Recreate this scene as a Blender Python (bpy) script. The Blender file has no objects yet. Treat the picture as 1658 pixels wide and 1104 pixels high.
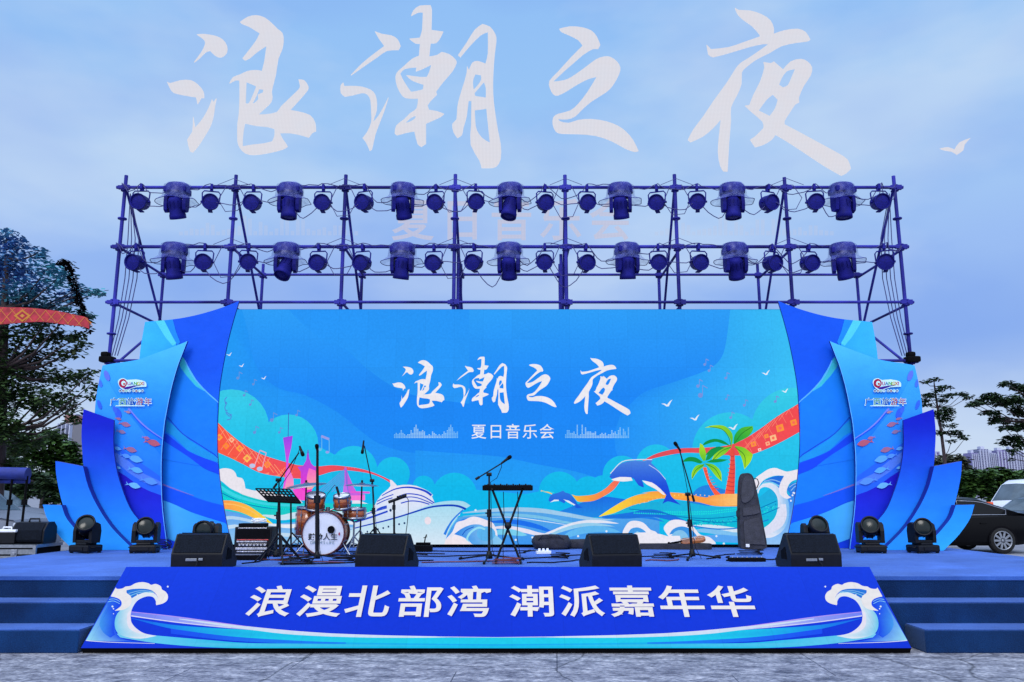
import bpy, bmesh, math, random
from mathutils import Vector, Matrix
from mathutils.geometry import tessellate_polygon
random.seed(7)
S = bpy.context.scene
COL = S.collection
PI = math.pi
rad = math.radians

# ---------------------------------------------------------------- camera, sky, sun, exposure
CAMZ = 1.46; TH = rad(10.8); FPX = 1316.0
cam = bpy.data.cameras.new('camera'); camo = bpy.data.objects.new('camera', cam); COL.objects.link(camo)
cam.sensor_width = 36.0; cam.lens = 36.0*FPX/1658.0; cam.clip_end = 6000; cam.clip_start = 0.05
camo.location = (0, 0, CAMZ); camo.rotation_euler = (PI/2+TH, 0, 0)
S.camera = camo
SUN_EL, SUN_AZ = rad(52), rad(200)
w = bpy.data.worlds.new('World'); S.world = w; w.use_nodes = True
nt = w.node_tree; nt.nodes.clear(); N = nt.nodes.new; L = nt.links.new
def ramp(nodes, stops, interp='LINEAR'):
    r = nodes.new('ShaderNodeValToRGB'); r.color_ramp.interpolation = interp
    e = r.color_ramp.elements
    e[0].position = stops[0][0]; e[0].color = lin(stops[0][1])
    e[1].position = stops[-1][0]; e[1].color = lin(stops[-1][1])
    for p, c in stops[1:-1]:
        q = e.new(p); q.color = lin(c)
    return r
def lin(c):
    o = []
    for v in c[:3]:
        v = v/255.0
        o.append(v/12.92 if v <= 0.04045 else ((v+0.055)/1.055)**2.4)
    return (o[0], o[1], o[2], 1.0)
out = N('ShaderNodeOutputWorld'); bg = N('ShaderNodeBackground'); tc = N('ShaderNodeTexCoord')
sky = N('ShaderNodeTexSky'); sky.sky_type = 'NISHITA'; sky.sun_disc = False
sky.sun_elevation = SUN_EL; sky.sun_rotation = SUN_AZ
skm = N('ShaderNodeMixRGB'); skm.blend_type = 'MULTIPLY'; skm.inputs[0].default_value = 1; skm.inputs[2].default_value = (.10, .10, .10, 1)
L(sky.outputs[0], skm.inputs[1])
sep = N('ShaderNodeSeparateXYZ'); L(tc.outputs['Generated'], sep.inputs[0])
r1 = ramp(nt.nodes, [(0.0, (170, 190, 222)), (0.03, (205, 219, 241)), (0.09, (186, 207, 241)), (0.17, (148, 183, 241)), (0.27, (156, 191, 246)), (0.36, (168, 205, 248)), (0.46, (154, 199, 249)), (0.62, (142, 191, 249)), (1.0, (225, 236, 250))])
L(sep.outputs['Z'], r1.inputs[0])
mp = N('ShaderNodeMapping'); mp.inputs['Scale'].default_value = (1.0, 1.0, 2.4); L(tc.outputs['Generated'], mp.inputs[0])
nz = N('ShaderNodeTexNoise'); nz.inputs['Scale'].default_value = 2.6; nz.inputs['Detail'].default_value = 5; nz.inputs['Roughness'].default_value = .52; L(mp.outputs[0], nz.inputs[0])
r2 = ramp(nt.nodes, [(0.42, (0, 0, 0)), (0.62, (255, 255, 255))]); L(nz.outputs[0], r2.inputs[0])
mxa = N('ShaderNodeMixRGB'); mxa.inputs[2].default_value = lin((204, 224, 248))
ma = N('ShaderNodeMath'); ma.operation = 'MULTIPLY'; ma.inputs[1].default_value = .62; L(r2.outputs[0], ma.inputs[0]); L(ma.outputs[0], mxa.inputs[0]); L(r1.outputs[0], mxa.inputs[1])
nz2 = N('ShaderNodeTexNoise'); nz2.inputs['Scale'].default_value = 1.9; nz2.inputs['Detail'].default_value = 4; L(mp.outputs[0], nz2.inputs[0])
r3 = ramp(nt.nodes, [(0.46, (0, 0, 0)), (0.66, (255, 255, 255))]); L(nz2.outputs[0], r3.inputs[0])
mb_ = N('ShaderNodeMath'); mb_.operation = 'MULTIPLY'; mb_.inputs[1].default_value = .50; L(r3.outputs[0], mb_.inputs[0])
mxb = N('ShaderNodeMixRGB'); mxb.inputs[2].default_value = lin((122, 162, 240)); L(mb_.outputs[0], mxb.inputs[0]); L(mxa.outputs[0], mxb.inputs[1])
mx = N('ShaderNodeMixRGB'); mx.inputs[0].default_value = .05; L(mxb.outputs[0], mx.inputs[1]); L(skm.outputs[0], mx.inputs[2])
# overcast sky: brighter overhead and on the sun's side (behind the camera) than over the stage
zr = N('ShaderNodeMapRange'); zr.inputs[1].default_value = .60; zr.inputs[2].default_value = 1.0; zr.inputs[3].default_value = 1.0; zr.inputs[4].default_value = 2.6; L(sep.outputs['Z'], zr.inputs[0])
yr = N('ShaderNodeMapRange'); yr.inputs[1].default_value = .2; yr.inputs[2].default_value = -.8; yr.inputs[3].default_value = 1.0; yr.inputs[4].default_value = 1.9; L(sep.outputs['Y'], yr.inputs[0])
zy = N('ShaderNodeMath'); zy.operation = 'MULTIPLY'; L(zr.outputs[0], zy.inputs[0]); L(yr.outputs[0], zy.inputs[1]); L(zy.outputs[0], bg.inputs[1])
wf = N('ShaderNodeMapRange'); wf.inputs[1].default_value = .1; wf.inputs[2].default_value = -.7; wf.inputs[3].default_value = 0; wf.inputs[4].default_value = .8; L(sep.outputs['Y'], wf.inputs[0])
mw = N('ShaderNodeMixRGB'); mw.inputs[2].default_value = lin((214, 222, 238)); L(wf.outputs[0], mw.inputs[0]); L(mx.outputs[0], mw.inputs[1])
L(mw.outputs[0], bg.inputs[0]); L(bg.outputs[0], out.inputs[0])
sun = bpy.data.lights.new('sun', 'SUN'); sun.energy = 1.5; sun.angle = rad(20); sun.color = (1, .97, .92)
suno = bpy.data.objects.new('sun', sun); COL.objects.link(suno)
suno.rotation_euler = (rad(50), 0, rad(-14))      # light comes from behind the camera, high
S.view_settings.view_transform = 'Standard'; S.view_settings.look = 'None'; S.view_settings.exposure = 0; S.view_settings.gamma = 1

# ---------------------------------------------------------------- helpers
CT, ST = math.cos(TH), math.sin(TH)
def ray(px, py):
    u = (px-829)/FPX; v = (552-py)/FPX
    return Vector((u, CT-v*ST, ST+v*CT))
def at(px, py, Y):
    d = ray(px, py); t = Y/d.y
    return Vector((d.x*t, Y, CAMZ+d.z*t))
def onz(px, py, z):
    d = ray(px, py); t = (z-CAMZ)/d.z
    return Vector((d.x*t, d.y*t, z))
DECK = 0.627
def deck(px, py): return onz(px, py, DECK)

def newmat(name):
    m = bpy.data.materials.new(name); m.use_nodes = True
    return m, m.node_tree.nodes, m.node_tree.links, m.node_tree.nodes['Principled BSDF']
def mat(name, c, rough=.6, metal=0, noise=.0, scale=8, bump=0, c2=None, spec=.5, coat=0, stretch=None, detail=5):
    m, n, l, p = newmat(name)
    p.inputs['Base Color'].default_value = (*c, 1); p.inputs['Roughness'].default_value = rough; p.inputs['Metallic'].default_value = metal
    p.inputs['Specular IOR Level'].default_value = spec; p.inputs['Coat Weight'].default_value = coat
    if noise or c2 or bump:
        t = n.new('ShaderNodeTexCoord'); q = n.new('ShaderNodeTexNoise'); q.inputs['Scale'].default_value = scale; q.inputs['Detail'].default_value = detail
        src = t.outputs['Object']
        if stretch:
            mpp = n.new('ShaderNodeMapping'); mpp.inputs['Scale'].default_value = stretch; l.new(src, mpp.inputs[0]); src = mpp.outputs[0]
        l.new(src, q.inputs[0])
        x = n.new('ShaderNodeMixRGB')
        rr = n.new('ShaderNodeValToRGB'); rr.color_ramp.elements[0].position = .33; rr.color_ramp.elements[1].position = .67
        l.new(q.outputs[0], rr.inputs[0]); l.new(rr.outputs[0], x.inputs[0])
        k = noise
        x.inputs[1].default_value = (*[v*(1-k) for v in c], 1)
        x.inputs[2].default_value = (*c2, 1) if c2 else (*[min(1, v*(1+k)) for v in c], 1)
        l.new(x.outputs[0], p.inputs['Base Color'])
        if bump:
            b = n.new('ShaderNodeBump'); b.inputs['Strength'].default_value = bump; b.inputs['Distance'].default_value = .02
            q2 = n.new('ShaderNodeTexNoise'); q2.inputs['Scale'].default_value = scale*5; q2.inputs['Detail'].default_value = 4; l.new(src, q2.inputs[0])
            l.new(q2.outputs[0], b.inputs['Height']); l.new(b.outputs[0], p.inputs['Normal'])
    return m
M = {}
M['black'] = mat('black_plastic', (.0035, .0042, .0075), .5, noise=.3, scale=14, spec=.22)
M['wedge'] = mat('black_grille', (.005, .0075, .014), .85, noise=.35, scale=60, bump=.5, detail=2, spec=.12)
M['matte'] = mat('matte_black', (.002, .002, .0035), .85, noise=.3, scale=10, spec=.1)
M['steel'] = mat('chrome', (.30, .32, .38), .38, 1, noise=.1, scale=20)
M['alu'] = mat('aluminium_edge', (.26, .28, .32), .4, .8, noise=.15, scale=30)
M['pipe'] = mat('scaffold_blue_veil', (.020, .020, .24), .6, 0, noise=.5, scale=1.3, c2=(.036, .038, .36), spec=.12)  # blue veil of the double exposure put into the pipe colour
M['pipelow'] = mat('scaffold_rust', (.03, .012, .05), .7, .2, noise=.5, scale=5)
M['lampblue'] = mat('lamp_housing', (.007, .008, .14), .6, 0, noise=.3, scale=4, c2=(.013, .014, .22), spec=.1)  # the double exposure's blue is put into the lamp colour too
M['cable'] = mat('cable_rubber', (.003, .003, .008), .6, noise=.2, scale=20, spec=.15)
M['cableblue'] = mat('overhead_cable_rubber', (.02, .02, .15), .5, noise=.2, scale=20)
M['glass'] = mat('lens_glass', (.006, .012, .012), .18, 0, noise=.3, scale=6, spec=.25)
M['white'] = mat('white_plastic', (.75, .76, .8), .4, noise=.06, scale=8)
M['rubber'] = mat('tyre_rubber', (.004, .004, .005), .9, noise=.3, scale=20)

class MB:
    def __init__(s): s.v = []; s.f = []; s.sm = []; s.mi = []
    def add(s, vs, fs, smooth=False, mi=0):
        o = len(s.v); s.v += [tuple(v) for v in vs]
        for f in fs: s.f.append(tuple(o+i for i in f)); s.sm.append(smooth); s.mi.append(mi)
        return s
    def box(s, c, d, rot=None, mi=0, bev=0):
        x, y, z = d[0]/2, d[1]/2, d[2]/2; c = Vector(c)
        if bev:
            b = bev; vs = []; idx = {}
            bm = bmesh.new(); bmesh.ops.create_cube(bm, size=1)
            for v in bm.verts: v.co = Vector((v.co.x*d[0], v.co.y*d[1], v.co.z*d[2]))
            bmesh.ops.bevel(bm, geom=bm.edges[:], offset=b, segments=2, affect='EDGES', profile=.6)
            vs = [v.co.copy() for v in bm.verts]; fs = [[v.index for v in f.verts] for f in bm.faces]
            bm.free()
            if rot: vs = [rot @ v for v in vs]
            return s.add([v+c for v in vs], fs, False, mi)
        vs = [Vector((i*x, j*y, k*z)) for i in (-1, 1) for j in (-1, 1) for k in (-1, 1)]
        if rot: vs = [rot @ v for v in vs]
        return s.add([v+c for v in vs], [(0, 1, 3, 2), (4, 6, 7, 5), (0, 4, 5, 1), (2, 3, 7, 6), (0, 2, 6, 4), (1, 5, 7, 3)], False, mi)
    def tube(s, pts, r, n=8, r2=None, cap=True, mi=0, closed=False):
        pts = [Vector(p) for p in pts]; m = len(pts); rings = []
        up = None
        for i, p in enumerate(pts):
            if closed: t = (pts[(i+1) % m]-pts[i-1])
            else: t = (pts[min(i+1, m-1)]-pts[max(i-1, 0)])
            if t.length < 1e-9: t = Vector((0, 0, 1))
            t.normalize()
            if up is None:
                up = t.orthogonal().normalized()
            up = (up - t*up.dot(t))
            if up.length < 1e-6: up = t.orthogonal()
            up.normalize(); sd = t.cross(up)
            rr = r if r2 is None else r+(r2-r)*i/max(1, m-1)
            if callable(r): rr = r(i/max(1, m-1))
            rings.append([p+(up*math.cos(2*PI*k/n)+sd*math.sin(2*PI*k/n))*rr for k in range(n)])
        vs = [v for rg in rings for v in rg]; fs = []
        for i in range(m if closed else m-1):
            a = i*n; b = ((i+1) % m)*n
            for k in range(n): fs.append((a+k, a+(k+1) % n, b+(k+1) % n, b+k))
        s.add(vs, fs, True, mi)
        if cap and not closed:
            s.add(rings[0], [tuple(range(n-1, -1, -1))], False, mi); s.add(rings[-1], [tuple(range(n))], False, mi)
        return s
    def lathe(s, prof, c=(0, 0, 0), rot=None, n=24, mi=0, smooth=True):
        c = Vector(c); vs = []; fs = []
        for r, z in prof:
            for k in range(n):
                v = Vector((r*math.cos(2*PI*k/n), r*math.sin(2*PI*k/n), z))
                if rot: v = rot @ v
                vs.append(v+c)
        for i in range(len(prof)-1):
            for k in range(n): fs.append((i*n+k, i*n+(k+1) % n, (i+1)*n+(k+1) % n, (i+1)*n+k))
        return s.add(vs, fs, smooth, mi)
    def prism(s, poly, d0, d1, f, mi=0, side=None):
        n = len(poly)
        vs = [f(a, b, d0) for a, b in poly]+[f(a, b, d1) for a, b in poly]
        tri = tessellate_polygon([[Vector((a, b, 0)) for a, b in poly]])
        s.add(vs, [t for t in tri]+[tuple(i+n for i in reversed(t)) for t in tri], False, mi)
        s.add(vs, [(i, (i+1) % n, n+(i+1) % n, n+i) for i in range(n)], False, mi if side is None else side)
        return s
    def build(s, name, m, parent=None, off=None, fixn=True):
        me = bpy.data.meshes.new(name)
        vs = s.v
        if off is None and parent is not None and parent.type == 'EMPTY': off = parent.location
        if off is not None: vs = [tuple(Vector(v)-Vector(off)) for v in vs]
        me.from_pydata(vs, [], s.f); me.polygons.foreach_set('use_smooth', s.sm); me.polygons.foreach_set('material_index', s.mi)
        if fixn:
            bm = bmesh.new(); bm.from_mesh(me); bmesh.ops.recalc_face_normals(bm, faces=bm.faces[:]); bm.to_mesh(me); bm.free()
        for q in (m if isinstance(m, (list, tuple)) else [m]): me.materials.append(q)
        o = bpy.data.objects.new(name, me); COL.objects.link(o)
        if parent is not None: o.parent = parent
        return o
def tag(o, label, cat, group=None):
    o['label'] = label; o['category'] = cat
    if group: o['group'] = group
    return o
def thing(name, label, cat, loc=(0, 0, 0), group=None, rz=0):
    o = bpy.data.objects.new(name, None); COL.objects.link(o); o.empty_display_size = .1
    o.location = loc; o.rotation_euler = (0, 0, rz)
    return tag(o, label, cat, group)
ZERO = (0, 0, 0)
def setting(o): o['kind'] = 'structure'; return o
def dup(root, loc, label, rz=None):
    r = root.copy(); COL.objects.link(r); r.location = loc; r['label'] = label
    if rz is not None: r.rotation_euler = (0, 0, rz)
    for ch in list(root.children):
        c = ch.copy(); COL.objects.link(c); c.parent = r
        for g in list(ch.children):
            d = g.copy(); COL.objects.link(d); d.parent = c
    return r
ORD = ['first', 'second', 'third', 'fourth', 'fifth', 'sixth', 'seventh', 'eighth', 'ninth', 'tenth', 'eleventh', 'twelfth', 'thirteenth', 'fourteenth', 'fifteenth']
def nice(n, total):
    if n == 0: return 'leftmost'
    if n == total-1: return 'rightmost'
    return ORD[n]+' from the left' if n < total/2 else ORD[total-1-n]+' from the right'

# ---------------------------------------------------------------- flat artwork (printed boards, LED pictures)
def z(x0, y0, k, pts): return [(x0+a/k, y0+b/k) for a, b in pts]
def sm(pts, n=3, corner=58, closed=True):
    m = len(pts); P = [Vector(p) for p in pts]; out_ = []
    def isc(i):
        if not closed and i in (0, m-1): return True
        a = P[i]-P[i-1]; b = P[(i+1) % m]-P[i]
        if a.length < 1e-6 or b.length < 1e-6: return True
        return a.angle(b) > rad(corner)
    for i in range(m if closed else m-1):
        p1, p2 = P[i], P[(i+1) % m]
        L_ = (p2-p1).length
        m1 = (p2-P[i-1])*.5 if not isc(i) else (p2-p1)
        j = (i+1) % m
        m2 = (P[(j+1) % m]-p1)*.5 if not isc(j) else (p2-p1)
        if m1.length > 1.2*L_: m1 = m1.normalized()*1.2*L_
        if m2.length > 1.2*L_: m2 = m2.normalized()*1.2*L_
        for k in range(n):
            t = k/n; t2, t3 = t*t, t*t*t
            q = p1*(2*t3-3*t2+1)+m1*(t3-2*t2+t)+p2*(-2*t3+3*t2)+m2*(t3-t2)
            out_.append((q.x, q.y))
    if not closed: out_.append(tuple(P[-1]))
    return out_
def circ(cx, cy, r, n=28, ry=None): return [(cx+r*math.cos(2*PI*i/n), cy+(ry or r)*math.sin(2*PI*i/n)) for i in range(n)]
def strip(pts, wd, wd2=None, smooth=True):
    """outline of a brush line whose width runs from wd to wd2"""
    P = sm(pts, 4, 80, False) if smooth and len(pts) > 2 else pts
    m = len(P); a, b = [], []
    for i in range(m):
        t = Vector(P[min(i+1, m-1)])-Vector(P[max(i-1, 0)])
        if t.length < 1e-6: continue
        t.normalize(); f = i/(m-1)
        if wd2 is None: ww = wd
        elif isinstance(wd2, str): ww = wd*math.sin(PI*min(1, max(0.02, f)))**.6
        else: ww = wd+(wd2-wd)*f
        nx, ny = -t.y*ww/2, t.x*ww/2
        a.append((P[i][0]+nx, P[i][1]+ny)); b.append((P[i][0]-nx, P[i][1]-ny))
    return a+b[::-1]
def band(top, bot, n=4):
    return sm(top, n, 70, False)+sm(bot, n, 70, False)[::-1]
class Art:
    def __init__(s, name, parent, plane, layer, clip=None, mirror=None, dens=0):
        s.n, s.p, s.pl, s.ly, s.clip, s.mir, s.dens = name, parent, plane, layer, clip, mirror, dens
        s.v = []; s.f = []; s.c = []; s.k = 0
    def poly(s, pts, c, g=None, holes=(), smooth=0, corner=58):
        if smooth: pts = sm(pts, smooth, corner)
        if s.dens:
            q = []
            for i in range(len(pts)):
                a, b = pts[i], pts[(i+1) % len(pts)]; d = math.hypot(b[0]-a[0], b[1]-a[1]); kk = max(1, int(d/s.dens))
                q += [(a[0]+(b[0]-a[0])*t/kk, a[1]+(b[1]-a[1])*t/kk) for t in range(kk)]
            pts = q
        if s.clip: pts = [s.clip(x, y) for x, y in pts]
        loops = [pts]+[sm(h, smooth, corner) if smooth else list(h) for h in holes]
        flat = [p for lp in loops for p in lp]
        tri = tessellate_polygon([[Vector((x, y, 0)) for x, y in lp] for lp in loops])
        cols = []
        for x, y in flat:
            if g:
                (x0, y0), c0, (x1, y1), c1 = g
                dx, dy = x1-x0, y1-y0; t = max(0, min(1, ((x-x0)*dx+(y-y0)*dy)/(dx*dx+dy*dy)))
                cols.append([c0[i]+(c1[i]-c0[i])*t for i in range(3)])
            else: cols.append(c)
        o = len(s.v)
        for x, y in flat:
            if s.mir: x = s.mir-x
            s.v.append(tuple(s.pl(x, y, s.ly+s.k*.12)))
        s.k += 1
        s.c += [lin(q) for q in cols]
        for t in tri:
            a, b, cc = [Vector(flat[i]) for i in t]
            if abs((b-a).cross(cc-a)) > 1e-5: s.f.append(tuple(o+i for i in t))
        return s
    def line(s, pts, wd, c, wd2=None, smooth=True, g=None): return s.poly(strip(pts, wd, wd2, smooth), c, g)
    def done(s, m, loc=None):
        me = bpy.data.meshes.new(s.n); off = s.p.location if s.p is not None else (loc or Vector((0, 0, 0)))
        me.from_pydata([tuple(Vector(v)-Vector(off)) for v in s.v], [], s.f)
        ca = me.color_attributes.new('Col', 'FLOAT_COLOR', 'POINT')
        for i, c in enumerate(s.c): ca.data[i].color = c
        me.materials.append(m)
        o = bpy.data.objects.new(s.n, me); COL.objects.link(o)
        if s.p is not None: o.parent = s.p
        else: o.location = off
        return o
def art_mat(name, emit, gain=1.0, seam=None, rough=.5, grain=.06):
    m, n, l, p = newmat(name)
    a = n.new('ShaderNodeVertexColor'); a.layer_name = 'Col'
    t = n.new('ShaderNodeTexCoord'); q = n.new('ShaderNodeTexNoise'); q.inputs['Scale'].default_value = 26 if emit else 5; q.inputs['Detail'].default_value = 3; l.new(t.outputs['Object'], q.inputs[0])
    r = n.new('ShaderNodeMapRange'); r.inputs[1].default_value = .3; r.inputs[2].default_value = .7; r.inputs[3].default_value = gain*(1-grain); r.inputs[4].default_value = gain*(1+grain*.6); l.new(q.outputs[0], r.inputs[0])
    mu = n.new('ShaderNodeVectorMath'); mu.operation = 'SCALE'; l.new(a.outputs[0], mu.inputs[0])
    last = r.outputs[0]
    if seam:
        mpp = n.new('ShaderNodeMapping'); mpp.inputs['Rotation'].default_value = seam[1]; l.new(t.outputs['Object'], mpp.inputs[0])
        b = n.new('ShaderNodeTexBrick'); b.offset = 0; b.inputs['Color1'].default_value = (1, 1, 1, 1); b.inputs['Color2'].default_value = (.955, .955, .955, 1); b.inputs['Mortar'].default_value = (.86, .86, .86, 1)
        b.inputs['Scale'].default_value = 1; b.inputs['Brick Width'].default_value = seam[0]; b.inputs['Row Height'].default_value = seam[0]; b.inputs['Mortar Size'].default_value = .003; b.inputs['Mortar Smooth'].default_value = .5
        l.new(mpp.outputs[0], b.inputs[0])
        mm = n.new('ShaderNodeMath'); mm.operation = 'MULTIPLY'; l.new(last, mm.inputs[0]); l.new(b.outputs[0], mm.inputs[1]); last = mm.outputs[0]
    l.new(last, mu.inputs[3])
    if emit:
        p.inputs['Base Color'].default_value = (.002, .002, .003, 1); p.inputs['Roughness'].default_value = .9; p.inputs['Specular IOR Level'].default_value = .03
        l.new(mu.outputs[0], p.inputs['Emission Color']); p.inputs['Emission Strength'].default_value = 1
    else:
        mt = n.new('ShaderNodeMixRGB'); mt.blend_type = 'MULTIPLY'; mt.inputs[0].default_value = 1; mt.inputs[2].default_value = (.62, 1.0, .92, 1); l.new(mu.outputs[0], mt.inputs[1]); l.new(mt.outputs[0], p.inputs['Base Color']); p.inputs['Roughness'].default_value = rough; p.inputs['Specular IOR Level'].default_value = .12
        qq = n.new('ShaderNodeTexNoise'); qq.inputs['Scale'].default_value = 1.8; qq.inputs['Detail'].default_value = 4; l.new(t.outputs['Object'], qq.inputs[0])
        bp = n.new('ShaderNodeBump'); bp.inputs['Strength'].default_value = .35; bp.inputs['Distance'].default_value = .06; l.new(qq.outputs[0], bp.inputs['Height']); l.new(bp.outputs[0], p.inputs['Normal'])
    return m
M['led'] = art_mat('led_picture', True, 1.0, (.5, (PI/2, 0, 0)))
M['ledfloor'] = art_mat('led_banner_picture', True, 1.0, (.5, (rad(40), 0, 0)), grain=.05)
M['print'] = art_mat('printed_board', False, 1.0, None, .5, .05)
def edgefn(pts):
    P = sorted([(y, x) for x, y in pts])
    def f(y):
        if y <= P[0][0]: return P[0][1]
        for i in range(len(P)-1):
            if P[i][0] <= y <= P[i+1][0]:
                t_ = (y-P[i][0])/max(1e-6, P[i+1][0]-P[i][0]); return P[i][1]+(P[i+1][1]-P[i][1])*t_
        return P[-1][1]
    return f
def topfn(pts):
    P = sorted(pts)
    def f(x):
        if x <= P[0][0]: return P[0][1]
        for i in range(len(P)-1):
            if P[i][0] <= x <= P[i+1][0]:
                t_ = (x-P[i][0])/max(1e-6, P[i+1][0]-P[i][0]); return P[i][1]+(P[i+1][1]-P[i][1])*t_
        return P[-1][1]
    return f
# ---------------------------------------------------------------- ground, deck, steps
gm, n, l, p = newmat('stone_paving')
t = n.new('ShaderNodeTexCoord')
m1 = n.new('ShaderNodeMapping'); m1.inputs['Scale'].default_value = (1.0, 1.7, 1); m1.inputs['Rotation'].default_value = (0, 0, .25); l.new(t.outputs['Object'], m1.inputs[0])
q1 = n.new('ShaderNodeTexNoise'); q1.inputs['Scale'].default_value = 4.4; q1.inputs['Detail'].default_value = 9; q1.inputs['Roughness'].default_value = .68; q1.inputs['Distortion'].default_value = .5; l.new(m1.outputs[0], q1.inputs[0])
ra = ramp(n, [(.32, (66, 67, 80)), (.43, (116, 117, 130)), (.55, (152, 153, 164)), (.68, (192, 191, 198))]); l.new(q1.outputs[0], ra.inputs[0])
br = n.new('ShaderNodeTexBrick'); br.inputs['Scale'].default_value = 1; br.inputs['Brick Width'].default_value = 2.3; br.inputs['Row Height'].default_value = 1.45; br.inputs['Mortar Size'].default_value = .005; br.offset = .37
br.inputs['Color1'].default_value = (.93, .93, .93, 1); br.inputs['Color2'].default_value = (1.04, 1.03, 1.02, 1); br.inputs['Mortar'].default_value = (.22, .22, .25, 1)
m2 = n.new('ShaderNodeMapping'); m2.inputs['Rotation'].default_value = (0, 0, rad(3)); l.new(t.outputs['Object'], m2.inputs[0]); l.new(m2.outputs[0], br.inputs[0])
x = n.new('ShaderNodeMixRGB'); x.blend_type = 'MULTIPLY'; x.inputs[0].default_value = 1; l.new(ra.outputs[0], x.inputs[1]); l.new(br.outputs[0], x.inputs[2])
q3 = n.new('ShaderNodeTexVoronoi'); q3.inputs['Scale'].default_value = 1.7; l.new(t.outputs['Object'], q3.inputs[0])
r3_ = ramp(n, [(.0, (60, 60, 70)), (.045, (255, 255, 255))]); l.new(q3.outputs[0], r3_.inputs[0])
x2 = n.new('ShaderNodeMixRGB'); x2.blend_type = 'MULTIPLY'; x2.inputs[0].default_value = .8; l.new(x.outputs[0], x2.inputs[1]); l.new(r3_.outputs[0], x2.inputs[2])
q4 = n.new('ShaderNodeTexNoise'); q4.inputs['Scale'].default_value = 22; q4.inputs['Detail'].default_value = 6; l.new(m1.outputs[0], q4.inputs[0])
r4 = ramp(n, [(.36, (120, 120, 130)), (.62, (255, 255, 255))]); l.new(q4.outputs[0], r4.inputs[0])
x3 = n.new('ShaderNodeMixRGB'); x3.blend_type = 'MULTIPLY'; x3.inputs[0].default_value = .75; l.new(x2.outputs[0], x3.inputs[1]); l.new(r4.outputs[0], x3.inputs[2])
mc = n.new('ShaderNodeMapping'); mc.inputs['Rotation'].default_value = (0, 0, .6); l.new(t.outputs['Object'], mc.inputs[0])
nd = n.new('ShaderNodeTexNoise'); nd.inputs['Scale'].default_value = 1.5; nd.inputs['Detail'].default_value = 6; l.new(mc.outputs[0], nd.inputs[0])
mxd = n.new('ShaderNodeMixRGB'); mxd.inputs[0].default_value = .22; l.new(mc.outputs[0], mxd.inputs[1]); l.new(nd.outputs['Color'], mxd.inputs[2])
vc = n.new('ShaderNodeTexVoronoi'); vc.feature = 'DISTANCE_TO_EDGE'; vc.inputs['Scale'].default_value = .55; l.new(mxd.outputs[0], vc.inputs[0])
rc_ = ramp(n, [(0, (40, 40, 48)), (.006, (255, 255, 255))]); l.new(vc.outputs['Distance'], rc_.inputs[0])
x4 = n.new('ShaderNodeMixRGB'); x4.blend_type = 'MULTIPLY'; x4.inputs[0].default_value = .75; l.new(x3.outputs[0], x4.inputs[1]); l.new(rc_.outputs[0], x4.inputs[2])
l.new(x4.outputs[0], p.inputs['Base Color']); p.inputs['Roughness'].default_value = .62
bb = n.new('ShaderNodeBump'); bb.inputs['Strength'].default_value = .5; bb.inputs['Distance'].default_value = .02; l.new(q1.outputs[0], bb.inputs['Height']); l.new(bb.outputs[0], p.inputs['Normal'])
g = MB(); g.add([(-3000, -30, 0), (3000, -30, 0), (3000, 18, 0), (-3000, 18, 0)], [(0, 1, 2, 3)])
setting(g.build('ground', gm))
M['lot'] = mat('car_park_concrete', (.17, .175, .21), .85, noise=.25, scale=.6, bump=.2)
g = MB(); g.add([(-3000, 18, 0), (3000, 18, 0), (3000, 5000, 0), (-3000, 5000, 0)], [(0, 1, 2, 3)])
setting(g.build('car_park', M['lot']))

def carpet(name, c, c2):
    m, n, l, p = newmat(name)
    t = n.new('ShaderNodeTexCoord')
    q = n.new('ShaderNodeTexNoise'); q.inputs['Scale'].default_value = 90; q.inputs['Detail'].default_value = 3; l.new(t.outputs['Object'], q.inputs[0])
    qb = n.new('ShaderNodeTexNoise'); qb.inputs['Scale'].default_value = 2.2; qb.inputs['Detail'].default_value = 6; qb.inputs['Roughness'].default_value = .65; l.new(t.outputs['Object'], qb.inputs[0])
    ad = n.new('ShaderNodeMath'); ad.operation = 'ADD'; l.new(q.outputs[0], ad.inputs[0]); l.new(qb.outputs[0], ad.inputs[1])
    h = n.new('ShaderNodeMapRange'); h.inputs[1].default_value = .80; h.inputs[2].default_value = 1.22; l.new(ad.outputs[0], h.inputs[0])
    x = n.new('ShaderNodeMixRGB'); x.inputs[1].default_value = (*c, 1); x.inputs[2].default_value = (*c2, 1); l.new(h.outputs[0], x.inputs[0])
    ql = n.new('ShaderNodeTexNoise'); ql.inputs['Scale'].default_value = .9; ql.inputs['Detail'].default_value = 7; ql.inputs['Roughness'].default_value = .6; l.new(t.outputs['Object'], ql.inputs[0])
    rl = n.new('ShaderNodeMapRange'); rl.inputs[1].default_value = .35; rl.inputs[2].default_value = .65; rl.inputs[3].default_value = .74; rl.inputs[4].default_value = 1.16; l.new(ql.outputs[0], rl.inputs[0])
    sc_ = n.new('ShaderNodeVectorMath'); sc_.operation = 'SCALE'; l.new(x.outputs[0], sc_.inputs[0]); l.new(rl.outputs[0], sc_.inputs[3]); l.new(sc_.outputs[0], p.inputs['Base Color'])
    b = n.new('ShaderNodeBump'); b.inputs['Strength'].default_value = .6; b.inputs['Distance'].default_value = .01; l.new(q.outputs[0], b.inputs['Height']); l.new(b.outputs[0], p.inputs['Normal'])
    p.inputs['Roughness'].default_value = .95; p.inputs['Specular IOR Level'].default_value = .1
    p.inputs['Sheen Weight'].default_value = .25; p.inputs['Sheen Tint'].default_value = (.4, .6, 1, 1)
    return m
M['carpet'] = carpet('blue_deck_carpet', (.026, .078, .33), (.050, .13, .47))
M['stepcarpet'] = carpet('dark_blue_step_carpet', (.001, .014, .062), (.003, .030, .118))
M['treadcarpet'] = carpet('mid_blue_tread_carpet', (.016, .052, .24), (.034, .095, .36))
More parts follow.
